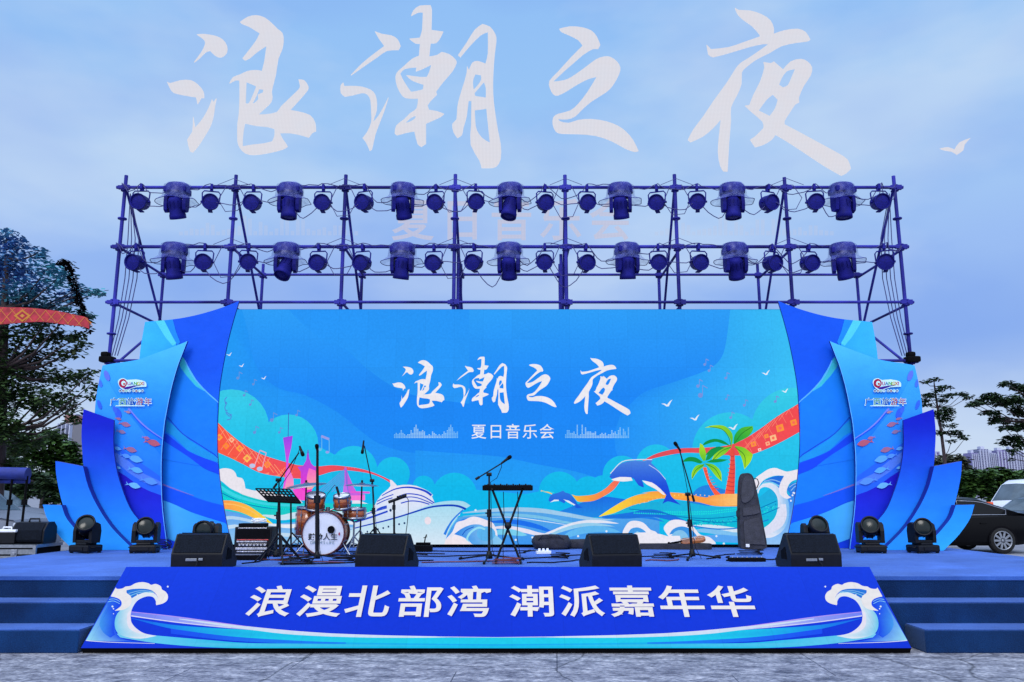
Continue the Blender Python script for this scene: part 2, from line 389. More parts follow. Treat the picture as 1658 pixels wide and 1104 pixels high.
XL, XR = -6.95, 7.15
YB = 14.1
d = MB()
d.box(((XL+XR)/2, (8.9+YB)/2, DECK-.02), (XR-XL, YB-8.9, .04))
sd = thing('stage_deck', 'raised stage deck covered in bright blue carpet', 'stage', ((XL+XR)/2, 11.5, 0))
d.build('deck_top', M['carpet'], sd)
d = MB(); d.box(((XL+XR)/2, 8.93, (DECK-.04)/2), (XR-XL-.02, .04, DECK-.04)); d.box((XL+.03, 11.5, (DECK-.04)/2), (.04, 5.1, DECK-.04)); d.box((XR-.03, 11.5, (DECK-.04)/2), (.04, 5.1, DECK-.04))
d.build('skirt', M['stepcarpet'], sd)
d = MB()
for i in range(8):
    for j in range(4): d.tube([(XL+.3+i*1.95, 9.3+j*1.5, 0), (XL+.3+i*1.95, 9.3+j*1.5, DECK-.04)], .025)
d.build('support_leg', M['alu'], sd)
def steps(side):
    xi = [-4.11, -3.93] if side < 0 else [3.92, 3.70]   # inner ends of the three flights
    s = thing('carpeted_steps', 'three dark blue carpeted steps at the %s end of the slanted banner' % ('left' if side < 0 else 'right'), 'steps', (side*5.6, 8.3, 0), 'steps up to the stage')
    fy = [8.1, 8.5, 8.89]; zt = [.205, .405, .605]
    for k in range(2):
        mb = MB(); xa = xi[k]; xb = side*9.2
        mb.box(((xa+xb)/2, (fy[k]+8.895)/2, zt[k]/2), (abs(xb-xa), 8.895-fy[k], zt[k]), bev=.012)
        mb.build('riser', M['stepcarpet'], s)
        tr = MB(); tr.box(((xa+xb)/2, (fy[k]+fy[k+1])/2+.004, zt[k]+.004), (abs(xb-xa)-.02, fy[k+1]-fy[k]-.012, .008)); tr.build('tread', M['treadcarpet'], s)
    return s
steps(-1); steps(1)
# deck pieces outside the banner continue to the sides as a wide upper step
for side in (-1, 1):
    w_ = MB(); xa, xb = (XL if side < 0 else XR), side*9.2
    w_.box(((xa+xb)/2, 9.1, (DECK-.004)/2), (abs(xb-xa), .42, DECK-.004)); w_.build('side_landing', M['stepcarpet'], sd)

# ---------------------------------------------------------------- LED wall
YS = 13.8
led = thing('led_wall', 'large LED wall at the back of the stage showing a beach and wave picture with white lettering', 'led screen', (0, YS, DECK))
lx0, lx1 = at(349, 700, YS).x, at(1298, 700, YS).x
lz0, lz1 = at(829, 881.5, YS).z, at(829, 500.5, YS).z
b = MB(); b.box(((lx0+lx1)/2, YS+.06, (lz0+lz1)/2), (lx1-lx0, .12, lz1-lz0)); b.build('cabinet', M['matte'], led)
b = MB(); b.box(((lx0+lx1)/2, YS+.05, (DECK+lz0)/2), (lx1-lx0, .09, lz0-DECK-.004)); b.build('base_plinth', M['matte'], led)
def PS(px, py, k): return at(px, py, YS-.003-.0016*k)
def lclip(x, y): return (max(350, min(1297, x)), max(500.8, min(881.3, y)))
def LA(name, layer): return Art(name, led, PS, layer, lclip)
RA = lambda *q: z(340, 540, 2.905, q)
RB = lambda *q: z(740, 560, 2.961, q)
RC = lambda *q: z(340, 700, 5.181, q)
RD = lambda *q: z(1040, 650, 4.6, q)
RE = lambda *q: z(760, 720, 5.527, q)
S1 = lambda *q: z(560, 760, 7.536, q)
S2 = lambda *q: z(345, 640, 4.244, q)
S3 = lambda *q: z(1180, 740, 7.36, q)
x0, x1, y0, y1 = 350, 1297, 500.8, 881.3
A = LA('picture_background', 0)
A.poly([(x0, y0), (x1, y0), (x1, 640), (x0, 640)], None, ((0, 500), (44, 160, 252), (0, 640), (28, 137, 250)))
A.poly([(x0, 640), (x1, 640), (x1, y1), (x0, y1)], None, ((0, 640), (28, 137, 250), (0, 800), (22, 140, 248)))
A.done(M['led'])
A = LA('light_swell', 3)
A.poly(RA((-20, -113), (150, -113), (180, 0), (195, 90), (240, 190), (330, 260), (450, 290), (600, 370), (700, 450), (800, 520), (950, 560), (1220, 565), (1220, 800), (-20, 800)), None, ((360, 0), (52, 184, 250), (560, 60), (32, 148, 250)), smooth=3)
A.poly(RB((1310, -175), (1290, -20), (1265, 60), (1200, 115), (1050, 170), (900, 220), (830, 280), (780, 340), (760, 500), (900, 700), (1700, 700), (1700, -175)), None, ((1040, 600), (33, 146, 250), (1290, 560), (60, 196, 250)), smooth=3)
A.poly(RB((-200, 500), (0, 515), (200, 530), (400, 570), (560, 600), (700, 640), (700, 720), (-200, 720)), None, ((0, 730), (34, 152, 250), (0, 790), (30, 160, 250)), smooth=3)
A.poly(RA((350, -137), (420, -60), (520, 20), (640, 75), (720, 150), (860, 250), (1000, 300), (1220, 330), (1220, -137)), (38, 152, 251), smooth=3)
A.done(M['led'])
A = LA('cyan_clouds', 9)
G = ((0, 620), (62, 208, 236), (0, 800), (10, 186, 240))
for c in [(100, 440, 178), (370, 520, 140), (675, 640, 112), (860, 660, 80), (1005, 720, 52), (1150, 760, 106)]:
    (cx, cy), = RA(c[:2]); A.poly(circ(cx, cy, c[2]/2.905), None, G)
for c in [(490, 700, 98), (630, 700, 75), (700, 690, 70), (790, 618, 92), (955, 570, 98), (1310, 500, 182), (1610, 400, 200), (1450, 600, 160), (1180, 640, 160)]:
    (cx, cy), = RB(c[:2]); A.poly(circ(cx, cy, c[2]/2.961, 40), None, G)
A.poly([(x0, 700), (370, 690), (420, 700), (480, 705), (560, 745), (640, 780), (700, 790), (760, 792), (850, 800), (900, 790), (980, 770), (1060, 745), (1140, 725), (1240, 690), (1314, 680), (1314, 881), (331, 881)], None, G)
A.done(M['led'])
A = LA('music_notes', 28)
nc = (72, 158, 232)
for (cx, cy, s) in [(385, 612, 5), (395, 640, 4), (405, 655, 4), (440, 680, 6), (412, 700, 5), (452, 700, 4), (480, 672, 4), (410, 622, 4)]:
    pk = (104, 150, 224)
    A.poly(circ(cx, cy, s*.5, 10), pk); A.line([(cx+s*.45, cy), (cx+s*.45, cy-s*2)], 1, pk, smooth=False); A.line([(cx+s*.45, cy-s*2), (cx+s*1.5, cy-s*1.4)], 1.4, pk, smooth=False)
for (cx, cy, s) in [(1141, 590, 5), (1148, 600, 5), (1175, 612, 5), (1134, 640, 9), (1176, 646, 4), (1205, 656, 5), (1255, 650, 5), (1183, 676, 5), (1130, 625, 6)]:
    pk = (120, 150, 226)
    A.poly(circ(cx, cy, s*.45, 10), pk); A.line([(cx+s*.4, cy), (cx+s*.4, cy-s*1.8)], 1, pk, smooth=False); A.line([(cx+s*.4, cy-s*1.8), (cx+s*1.3, cy-s*1.3)], 1.4, pk, smooth=False)
cl = [(367, 680), (373, 678), (374, 672), (368, 668), (364, 660), (368, 652), (371, 646), (368, 642), (364, 648), (369, 662), (375, 664), (376, 670), (371, 674), (366, 668), (370, 662)]
A.line(cl, 1.5, (76, 140, 222))
for a_ in ((520, 706),):
    A.line([(521, 727), (521, 708), (533, 712), (533, 732)], 1.3, (110, 190, 240), smooth=False); A.line([(520, 706), (533, 711)], 4, (150, 160, 235), smooth=False)
    A.poly(circ(530, 732, 3, 10, 2.2), (150, 165, 240)); A.poly(circ(518, 728, 3, 10, 2.2), (110, 190, 240))
A.done(M['led'])

rc1, rc2 = (250, 82, 78), (255, 112, 70)
A = LA('red_ribbon', 12)
A.poly(S2((-60, 120), (25, 180), (100, 250), (200, 330), (320, 400), (450, 445), (560, 475), (640, 480))[:0]+band(
    S2((-60, 110), (25, 180), (100, 250), (200, 330), (320, 400), (450, 445), (560, 475))+RC((740, 275), (900, 285), (1020, 276), (1130, 285), (1250, 302), (1370, 337), (1500, 395), (1560, 440)),
    S2((-60, 340), (25, 388), (120, 430), (220, 480), (320, 530), (440, 555), (560, 570))+RC((780, 385), (900, 365), (1020, 330), (1120, 318), (1220, 324), (1350, 347), (1450, 385), (1540, 442))), None, ((350, 0), (252, 92, 66), (480, 0), (240, 78, 96)))
A.poly(band(RB((890, 550), (960, 515), (1060, 492), (1180, 488), (1290, 478), (1370, 450), (1450, 400), (1540, 335), (1640, 275), (1700, 230)),
            RB((890, 552), (980, 530), (1080, 513), (1180, 514), (1310, 524), (1400, 522), (1480, 495), (1560, 457), (1642, 412), (1700, 380))), None, ((1040, 0), (225, 80, 90), (1280, 0), (246, 78, 84)))
A.done(M['led'])
def rclip(x, y):
    a, b = (RT(x), RBm(x)) if x < 900 else (RT2(x), RBm2(x))
    return (max(350, min(1297, x)), max(a+.4, min(b-.4, y)))
RT = topfn(sm(S2((-60, 110), (25, 180), (100, 250), (200, 330), (320, 400), (450, 445), (560, 475))+RC((740, 275), (900, 285), (1020, 276), (1130, 285), (1250, 302), (1370, 337), (1500, 395), (1560, 440)), 3, 70, False))
RBm = topfn(sm(S2((-60, 340), (25, 388), (120, 430), (220, 480), (320, 530), (440, 555), (560, 570))+RC((780, 385), (900, 365), (1020, 330), (1120, 318), (1220, 324), (1350, 347), (1450, 385), (1540, 442)), 3, 70, False))
RT2 = topfn(sm(RB((890, 550), (960, 515), (1060, 492), (1180, 488), (1290, 478), (1370, 450), (1450, 400), (1540, 335), (1640, 275), (1700, 230)), 3, 70, False))
RBm2 = topfn(sm(RB((890, 552), (980, 530), (1080, 513), (1180, 514), (1310, 524), (1400, 522), (1480, 495), (1560, 457), (1642, 412), (1700, 380)), 3, 70, False))
A = LA('ribbon_pattern', 15); A.clip = rclip; A.dens = 3
for i in range(11):
    a0 = 352+i*11.5; yy = 688+i*8.2
    A.line([(a0-6, yy+32), (a0+18, yy-2+i*.6)], .9, (255, 150, 120), smooth=False)
    A.line([(a0, yy-2), (a0+22, yy+34-i)], .9, (255, 160, 120), smooth=False)
for (cx, cy, s, c) in [(355, 708, 6, (255, 165, 60)), (366, 722, 6, (255, 140, 50)), (375, 712, 5, (255, 190, 150)), (388, 726, 6, (255, 165, 60)), (400, 742, 7, (255, 190, 90)), (433, 752, 6, (255, 140, 60)), (380, 744, 4, (255, 120, 50))]:
    A.poly([(cx, cy-s), (cx+s, cy), (cx, cy+s), (cx-s, cy)], c); A.poly([(cx, cy-s*.45), (cx+s*.45, cy), (cx, cy+s*.45), (cx-s*.45, cy)], (255, 120, 90))
for i in range(10):
    a0 = 1195+i*11; yy = 730-i*9.5
    A.line([(a0, yy+8), (a0+24, yy-20-i*1.2)], .9, (255, 140, 120), smooth=False)
    A.line([(a0, yy-6-i*.6), (a0+12, yy+12)], .8, (255, 130, 110), smooth=False)
for (cx, cy, s, c) in [(1220, 719, 5, (255, 150, 60)), (1243, 718, 4, (255, 180, 140)), (1252, 709, 6, (255, 195, 140)), (1263, 693, 7, (255, 150, 60)), (1285, 684, 6, (255, 150, 60)), (1241, 706, 4, (255, 150, 60)), (1230, 728, 3, (255, 220, 210))]:
    A.poly([(cx-s, cy-s*.5), (cx+s*.6, cy-s), (cx+s, cy+s*.5), (cx-s*.6, cy+s)], c); A.poly(circ(cx, cy, s*.4, 8), (255, 110, 90))
for i in range(16):
    t_ = i/15; A.poly(circ(1062+t_*120, 728-3*math.sin(t_*PI), 1.1, 6), (235, 120, 120))
    A.poly(circ(560+t_*70, 757+t_*t_*18, 1.0, 6), (245, 130, 120))
A.clip = lclip; A.dens = 0
pk = (226, 214, 240)
for q in (((412, 755), (421, 729)), ((424, 760), (431, 733))):
    A.line(q, 1.3, (240, 170, 190), smooth=False); A.poly(circ(q[0][0]-3.4, q[0][1]-1, 5, 14, 3.6), (190, 200, 236))
A.line([(421, 729), (431, 733)], 1.5, (240, 170, 190), smooth=False)
A.done(M['led'])

A = LA('pink_towers', 18)
A.poly(S2((480, 290), (548, 277), (537, 360), (520, 430), (518, 520), (535, 640), (480, 640), (500, 520), (500, 430)), None, ((0, 706), (150, 70, 236), (0, 760), (236, 84, 232)), smooth=2)
A.poly([(465, 757), (468, 757), (475, 775), (476, 792), (460, 792), (464, 775)], None, ((0, 757), (240, 100, 225), (0, 790), (250, 160, 190)))
A.line(S2((519, 120), (516, 285)), 1.2, (60, 90, 190), smooth=False)
A.poly(RC((816, 158), (828, 158), (832, 215), (850, 262), (880, 290), (905, 300), (880, 330), (872, 420), (850, 500), (800, 560), (750, 560), (760, 430), (762, 330), (735, 290), (780, 282), (806, 235)), None, ((0, 730), (150, 84, 232), (0, 800), (255, 50, 210)), smooth=0)
A.poly(RC((830, 300), (885, 320), (900, 400), (860, 470), (815, 480), (812, 380)), None, ((0, 760), (250, 110, 200), (0, 800), (255, 190, 160)), smooth=2)
A.poly(RC((690, 480), (760, 470), (830, 520), (820, 570), (740, 570)), (250, 80, 215), smooth=2)
A.poly(RC((818, 145), (826, 145), (829, 175), (815, 175)), (90, 110, 210))
A.done(M['led'])
A = LA('cable_bridge', 20)
A.poly(RC((1128, 290), (1145, 290), (1160, 400), (1180, 530), (1110, 530), (1128, 400)), None, ((0, 755), (190, 90, 225), (0, 802), (205, 120, 240)))
for i in range(9):
    A.line(RC((1133, 305+i*14), (900+i*24, 500)), .8, (120, 120, 225), smooth=False)
    A.line(RC((1142, 305+i*14), (1200-i*5, 470+i*5)), .8, (130, 110, 225), smooth=False)
A.poly(RC((1150, 330), (1190, 420), (1230, 500), (1300, 520), (1280, 560), (1180, 560), (1160, 480)), (200, 100, 225), smooth=2)
A.line(RC((1180, 500), (1340, 505)), 3, (230, 90, 215), smooth=False); A.line(RC((1160, 550), (1300, 548)), 8, (250, 120, 215), smooth=False)
A.done(M['led'])

A = LA('white_cloud', 22)
A.poly(S2((-50, 520), (40, 508), (80, 500), (130, 510), (155, 535), (165, 560), (200, 570), (215, 600), (222, 640), (290, 655), (340, 650), (420, 670), (500, 690), (600, 720), (640, 800), (300, 760), (200, 680), (120, 640), (45, 580), (-50, 540)), (236, 232, 242), smooth=3)
A.poly(RC((1195, 560), (1250, 570), (1330, 600), (1380, 610), (1420, 640), (1300, 700), (1180, 700)), (232, 226, 244), smooth=3)
A.done(M['led'])
A = LA('teal_water', 24)
A.poly(band(S2((-60, 520), (45, 590), (130, 650), (230, 690), (350, 722), (480, 735), (640, 740), (1100, 745)), S2((-60, 820), (75, 830), (300, 840), (640, 860), (1100, 860))), None, ((0, 780), (6, 196, 214), (0, 835), (30, 210, 205)))
A.poly(band(S2((-60, 545), (45, 612), (130, 665), (230, 705), (350, 735), (480, 745), (640, 752)), S2((-60, 575), (45, 640), (130, 690), (230, 725), (350, 752), (480, 762), (640, 768))), (60, 216, 232))
A.line(S2((55, 668), (130, 705), (230, 745), (350, 770), (480, 782), (640, 785)), 1.4, (0, 120, 190))
for i in range(46):
    f = i/45; xx = 60+f*560; yy = 700+110*math.sin(f*1.5)*.8
    A.poly(z(345, 640, 4.244, [(xx, yy-7), (xx+6, yy+5), (xx-6, yy+5)]), (0, 232, 222))
A.done(M['led'])
A = LA('yellow_ribbon', 27)
A.poly(band(S2((-60, 735), (70, 722), (150, 728), (230, 752), (300, 795), (360, 840), (420, 890)), S2((-60, 775), (75, 780), (150, 792), (220, 815), (290, 850), (340, 880), (420, 920))), None, ((362, 0), (255, 150, 80), (435, 0), (255, 222, 60)))
A.line(S2((70, 745), (150, 752), (230, 778), (300, 818), (380, 880)), 1.6, (255, 196, 110))
A.done(M['led'])
A = LA('pale_water', 29)
A.poly([(x0, 838), (362, 826), (385, 830), (410, 838), (440, 848), (470, 846), (520, 842), (640, 850), (640, 881.3), (x0, 881.3)], None, ((0, 830), (92, 162, 240), (0, 880), (150, 205, 246)))
A.line([(x0, 846), (370, 838), (400, 842), (430, 850), (500, 852), (620, 858)], 6, (180, 214, 246), 3); A.line([(x0, 862), (380, 852), (420, 862), (500, 868), (620, 872)], 6, (196, 224, 248))
A.line([(425, 834), (455, 838), (480, 834), (560, 832), (650, 834)], 10, (206, 232, 248), 'taper'); A.line([(430, 848), (470, 852), (540, 846), (640, 850)], 7, (232, 238, 250), 'taper')
A.done(M['led'])

# sea on the right
A = LA('blue_hills', 24)
A.poly(RE((700, 640), (820, 590), (1000, 520), (1100, 480), (1220, 465), (1330, 478), (1440, 505), (1500, 600), (1300, 640), (1160, 650), (900, 650)), None, ((0, 804), (26, 110, 228), (0, 835), (32, 140, 236)), smooth=3)
A.poly(RD((330, 730), (370, 690), (420, 640), (500, 620), (560, 640), (640, 665), (720, 700), (720, 760), (400, 780)), (36, 132, 228), smooth=3)
A.done(M['led'])
A = LA('orange_ribbon', 26)
A.poly(band(RE((915, 445), (960, 458), (1040, 455), (1130, 440), (1220, 390), (1290, 325), (1345, 320)), RE((965, 505), (1000, 512), (1110, 502), (1200, 462), (1290, 402), (1350, 322))), None, ((930, 0), (250, 190, 60), (1000, 0), (250, 110, 90)))
A.poly(band(RE((1160, 640), (1280, 560), (1400, 490), (1500, 450), (1600, 432))+RD((0, 680), (100, 668), (200, 676), (330, 686), (430, 708), (520, 715), (700, 700), (760, 700)),
            RE((1160, 645), (1300, 610), (1400, 565), (1500, 530), (1600, 510))+RD((0, 760), (100, 728), (190, 722), (300, 735), (420, 750), (540, 778), (700, 780), (760, 770))), None, ((980, 0), (250, 226, 60), (1060, 0), (252, 160, 70)))
for i in range(22): A.poly(circ(1015+i*7, 824-i*3.2+(i*i)*.11, 1.1, 6), (255, 205, 120))
A.done(M['led'])
A = LA('sand_island', 30)
A.poly(RD((440, 735), (520, 700), (620, 686), (725, 688), (790, 690), (800, 760), (700, 772), (560, 778), (480, 755)), None, ((1150, 815), (250, 160, 70), (1200, 803), (252, 205, 130)), smooth=3)
A.done(M['led'])
A = LA('patterned_sea', 31)
A.poly(RE((1000, 660), (1160, 648), (1300, 610), (1400, 565), (1500, 535), (1600, 515), (1700, 510))+RD((130, 735), (300, 745), (430, 768), (560, 785), (700, 782), (860, 720), (1130, 500), (1130, 900), (900, 960), (600, 930), (0, 900), (-300, 860)), None, ((0, 808), (30, 176, 226), (0, 860), (10, 196, 220)), smooth=2)
for r_ in range(2):
    for i in range(64):
        xx = -60+i*13.5; yy = 815+r_*16+(8*math.sin(i*.06)) + (i-42)*(-1.2 if i > 42 else 0)
        A.poly(RD((xx, yy-9), (xx+6, yy+4), (xx-6, yy+4)), (30, 228, 222))
A.line(RD((-100, 800), (100, 822), (300, 860), (500, 870), (700, 850), (860, 800), (1000, 740)), 1.3, (0, 120, 190))
random.seed(3)
for i in range(150):
    xx = 360+random.random()*640; yy = 880-(max(0, xx-600))*.30+random.random()*40; s = 3+random.random()*5
    A.poly(RD((xx, yy-s), (xx+s, yy), (xx, yy+s), (xx-s, yy)), random.choice([(20, 225, 222), (0, 150, 200), (60, 215, 235)]))
A.line(RD((360, 880), (560, 900), (760, 885), (900, 840), (1020, 790)), 1.3, (0, 120, 190)); A.line(RD((360, 925), (560, 950), (760, 935), (940, 880)), 2, (30, 130, 220))
A.done(M['led'])
A = LA('wave_bands', 34)
A.poly(RE((-1600, 600), (-300, 620), (100, 580), (400, 568), (700, 580), (900, 610), (1120, 655), (1400, 640), (1600, 600), (1700, 590), (1700, 960), (-1600, 960))[3:], None, ((0, 822), (88, 170, 236), (0, 881), (60, 150, 240)), smooth=0)
for (pts, wd, c) in [
    (RE((-60, 610), (150, 590), (400, 578), (640, 590), (850, 622), (1100, 665), (1300, 672)), 7, (160, 206, 240)),
    (RE((-60, 640), (200, 625), (400, 628), (640, 650), (900, 700), (1100, 690)), 5, (122, 196, 236)),
    (RE((180, 650), (400, 650), (700, 690), (950, 730)), 1.2, (220, 235, 250)),
    (RE((170, 690), (400, 690), (600, 730), (760, 790)), 8, (26, 112, 238)),
    (RE((180, 745), (330, 740), (500, 770), (620, 800), (760, 810)), 7, (226, 226, 246)),
    (RE((180, 790), (350, 780), (520, 810)), 10, (120, 208, 240)),
    (RE((-100, 690), (0, 680), (100, 690)), 9, (40, 130, 240)),
    (RE((620, 820), (760, 770), (900, 720), (1050, 690), (1200, 690), (1340, 705)), 6, (226, 232, 248)),
    (RE((680, 830), (800, 775), (950, 730), (1100, 712), (1300, 730)), 6, (150, 208, 242)),
    (RE((820, 860), (900, 800), (1050, 760), (1200, 755), (1350, 780)), 11, (98, 186, 244)),
    (RE((860, 890), (1000, 840), (1200, 830), (1400, 850)), 9, (70, 160, 246)),
    (RE((1200, 660), (1400, 640), (1600, 650), (1750, 690)), 5, (30, 130, 236)),
    (RD((-300, 860), (-100, 850), (60, 830), (200, 860), (360, 910)), 12, (26, 116, 226)),
    (RD((360, 925), (520, 935), (720, 960), (900, 960)), 8, (214, 234, 250)),
    (RD((380, 960), (520, 965), (720, 1000), (900, 1000)), 9, (130, 198, 246)),
    (RD((420, 1010), (600, 1020), (900, 1040)), 12, (90, 170, 248))]:
    A.line(pts, wd, c, 'taper')
for (px, py) in [(735, 823), (743, 833), (770, 826), (829, 836), (822, 863), (835, 874), (936, 868), (982, 860), (1160, 868), (1172, 880), (830, 838), (862, 870)]: A.poly(circ(px, py, 1.8, 8), (225, 240, 255))
A.done(M['led'])

A = LA('small_waves', 38)
A.poly(S1((1180, 930), (1210, 860), (1300, 760), (1350, 650), (1440, 620), (1500, 590), (1560, 575), (1640, 590), (1720, 620), (1790, 650), (1830, 720), (1850, 800), (1840, 930)), None, ((0, 836), (238, 232, 244), (0, 881), (232, 232, 248)), smooth=3)
A.poly(S1((1320, 790), (1400, 730), (1480, 690), (1560, 670), (1660, 680), (1780, 760), (1900, 860), (1940, 920), (1560, 920), (1500, 870), (1420, 820)), None, ((735, 0), (40, 130, 232), (800, 0), (140, 206, 244)), smooth=3)
A.poly(circ(787, 864, 15, 20, 12), (90, 180, 240)); A.line(S1((1500, 900), (1480, 840), (1530, 760), (1620, 710), (1700, 730)), 3.2, (150, 222, 246)); A.line(S1((1420, 800), (1470, 740), (1560, 700)), 1.5, (20, 90, 200))
A.poly(S1((1200, 860), (1260, 850), (1330, 800), (1400, 830), (1480, 870), (1540, 930), (1180, 930)), (242, 232, 240), smooth=3)
# two curls right of the middle
A.poly(RE((1370, 800), (1390, 740), (1430, 690), (1490, 680), (1560, 700), (1620, 760), (1680, 790), (1700, 900), (1400, 900)), (236, 236, 250), smooth=3)
A.poly(RE((1420, 790), (1450, 750), (1510, 740), (1570, 770), (1600, 820), (1560, 840), (1480, 830)), (70, 160, 236), smooth=3)
A.poly(RE((1470, 800), (1500, 775), (1540, 790), (1550, 820), (1490, 830)), (150, 214, 244), smooth=3)
A.poly(RD((160, 950), (175, 915), (215, 885), (270, 880), (330, 895), (380, 930), (430, 990), (500, 1010), (545, 1050), (545, 1062), (-50, 1062), (-60, 980), (20, 975), (120, 985), (195, 1005)), (238, 236, 248), smooth=3)
A.poly(RD((200, 990), (230, 950), (290, 930), (350, 945), (400, 990), (420, 1045), (300, 1050), (320, 1000), (260, 985)), (60, 150, 232), smooth=3)
A.poly(RD((215, 1000), (250, 965), (300, 960), (340, 1000), (340, 1045), (290, 1045), (280, 1000)), (130, 196, 240), smooth=3)
A.done(M['led'])
A = LA('big_wave', 42)
A.poly(S3((600, 470), (700, 480), (830, 300), (860, 300), (860, 560), (800, 700), (750, 850), (640, 1040), (400, 1040), (430, 940), (600, 850)), None, ((0, 790), (36, 128, 240), (0, 878), (150, 200, 250)), smooth=2)
A.poly(S3((340, 400), (400, 320), (500, 300), (600, 330), (660, 420), (710, 520), (722, 640), (700, 780), (630, 890), (520, 955), (420, 965), (410, 860), (480, 800), (550, 720), (582, 620), (585, 520), (560, 440), (500, 378), (430, 355), (372, 380), (350, 440)), None, ((1258, 0), (226, 232, 250), (1279, 0), (110, 186, 246)), smooth=3)
A.poly(S3((620, 560), (680, 560), (690, 700), (640, 820), (520, 900), (430, 930), (430, 860), (500, 800), (560, 730), (600, 640)), (222, 226, 248), smooth=3)
A.poly(S3((380, 310), (450, 270), (520, 235), (600, 222), (665, 230), (640, 300), (600, 370), (540, 320), (440, 300)), (34, 112, 224), smooth=2)
A.line(S3((420, 290), (520, 270), (620, 300)), 1.3, (150, 200, 248)); A.line(S3((400, 310), (500, 300), (600, 345)), 2.4, (120, 210, 246))
A.poly(S3((690, 380), (740, 320), (830, 290), (830, 480), (760, 480)), (44, 124, 230), smooth=0)
A.line(S3((720, 360), (780, 320), (840, 310)), 1.2, (150, 200, 245)); A.line(S3((740, 400), (790, 350), (840, 340)), 1.2, (150, 200, 245))
A.poly(S3((330, 240), (400, 190), (470, 145), (550, 128), (620, 150), (690, 172), (760, 160), (850, 140), (850, 250), (750, 290), (705, 350), (690, 420), (712, 460), (745, 480), (690, 497), (630, 465), (597, 400), (615, 310), (660, 222), (560, 220), (470, 245), (400, 290), (350, 370), (330, 400), (300, 300)), None, ((0, 758), (240, 236, 246), (0, 800), (236, 232, 246)), smooth=3)
for q in ((770, 425), (760, 455), (740, 520), (785, 430)):
    (cx, cy), = S3(q); A.poly(circ(cx, cy, 1.6, 8), (230, 240, 255))
A.done(M['led'])

A = LA('cruise_ship', 44)
A.poly(S1((440, 300), (520, 235), (545, 200), (535, 125), (560, 130), (600, 170), (625, 198), (700, 188), (780, 188), (860, 200), (960, 240), (1030, 280), (1062, 310), (1050, 330), (1085, 410), (1040, 470), (700, 620), (80, 740), (100, 660), (200, 590), (240, 545), (330, 490), (380, 380)), None, ((0, 785), (236, 232, 248), (0, 840), (206, 226, 250)), smooth=0)
A.poly(band(S1((-120, 775), (40, 745), (200, 700), (400, 655), (600, 600), (800, 520), (1000, 440), (1130, 400), (1290, 382), (1430, 390), (1520, 440)), S1((-90, 930), (600, 930), (1180, 930), (1215, 860), (1260, 740), (1340, 610), (1430, 500), (1500, 455))), None, ((0, 815), (168, 222, 244), (0, 876), (214, 234, 250)))
bl = (34, 74, 205)
A.line(S1((90, 722), (200, 692), (400, 645), (600, 592), (800, 530), (1000, 468), (1130, 445), (1280, 438), (1380, 450), (1465, 485)), 1.8, (14, 66, 190), 3.6)
A.line(S1((1205, 795), (1240, 720), (1310, 610), (1430, 490)), 4.4, (44, 130, 232), 2)
A.line(S1((1245, 780), (1290, 690), (1360, 590)), 1.6, (120, 215, 245))
A.line(S1((440, 320), (520, 275), (600, 240), (700, 220), (800, 220), (900, 240), (980, 270), (1045, 315)), 1.4, bl, 3.8)
for (pts, wd) in [(S1((380, 390), (480, 340), (580, 305)), 1.6), (S1((375, 425), (480, 375), (570, 345)), 1.6), (S1((640, 330), (740, 298), (860, 305), (960, 335), (1080, 410)), 1.9),
                  (S1((680, 350), (780, 335), (880, 348), (980, 385), (1060, 420)), 1.6), (S1((670, 412), (780, 385), (900, 392), (1020, 425)), 1.9), (S1((380, 495), (430, 470), (500, 450)), 3.4),
                  (S1((230, 555), (330, 518), (500, 470)), 1.6), (S1((120, 640), (300, 585), (400, 550), (510, 510)), 3.0), (S1((240, 600), (380, 560), (500, 520)), 1.4)]:
    A.line(pts, wd, bl)
for i, q in enumerate([(130, 790), (195, 775), (262, 760), (328, 745), (392, 730), (456, 715), (520, 698), (585, 685), (650, 668), (715, 655)]):
    (cx, cy), = S1(q); A.poly(circ(cx, cy, 1.2+.05*i, 10, 1.8), (24, 60, 110))
(cx, cy), = S1((1000, 625)); A.poly(circ(cx, cy, 5.4, 16, 6.4), (240, 228, 240))
(cx, cy), = S1((545, 498)); A.poly(circ(cx, cy, 2, 10, 2.4), (24, 50, 90))
A.done(M['led'])

A = LA('dolphin', 47)
A.poly(RB((730, 628), (745, 603), (790, 562), (850, 550), (900, 553), (915, 545), (938, 547), (930, 560), (960, 590), (1000, 640), (1020, 700), (1028, 722), (1072, 762), (1040, 752), (1010, 745), (985, 757), (1003, 715), (980, 690), (930, 655), (885, 642), (893, 660), (895, 678), (870, 668), (850, 640), (830, 630), (780, 630), (750, 638)), None, ((0, 747), (74, 130, 226), (0, 790), (26, 76, 222)), smooth=2)
A.poly(RB((740, 640), (780, 628), (835, 630), (842, 645), (800, 650), (752, 646)), (240, 238, 246), smooth=2)
A.poly(RB((888, 645), (935, 655), (975, 685), (1000, 715), (985, 712), (950, 685), (910, 665)), (240, 238, 246), smooth=2)
A.line(RB((735, 612), (790, 556), (860, 545), (935, 545)), 1.3, (226, 226, 246)); A.line(RB((920, 570), (965, 600), (1000, 640)), 1.1, (190, 210, 246))
A.poly(RE((708, 500), (718, 465), (740, 445), (790, 430), (840, 410), (860, 428), (900, 440), (950, 500), (975, 540), (1015, 562), (970, 568), (945, 560), (950, 545), (910, 525), (860, 505), (850, 525), (810, 505), (770, 492), (730, 512)), None, ((0, 795), (50, 120, 226), (0, 822), (24, 92, 226)), smooth=2)
A.poly(RE((722, 515), (760, 490), (800, 492), (800, 502), (760, 506)), (226, 238, 250), smooth=1)
A.poly(RE((840, 488), (890, 500), (950, 538), (935, 542), (880, 515)), (226, 238, 250), smooth=1)
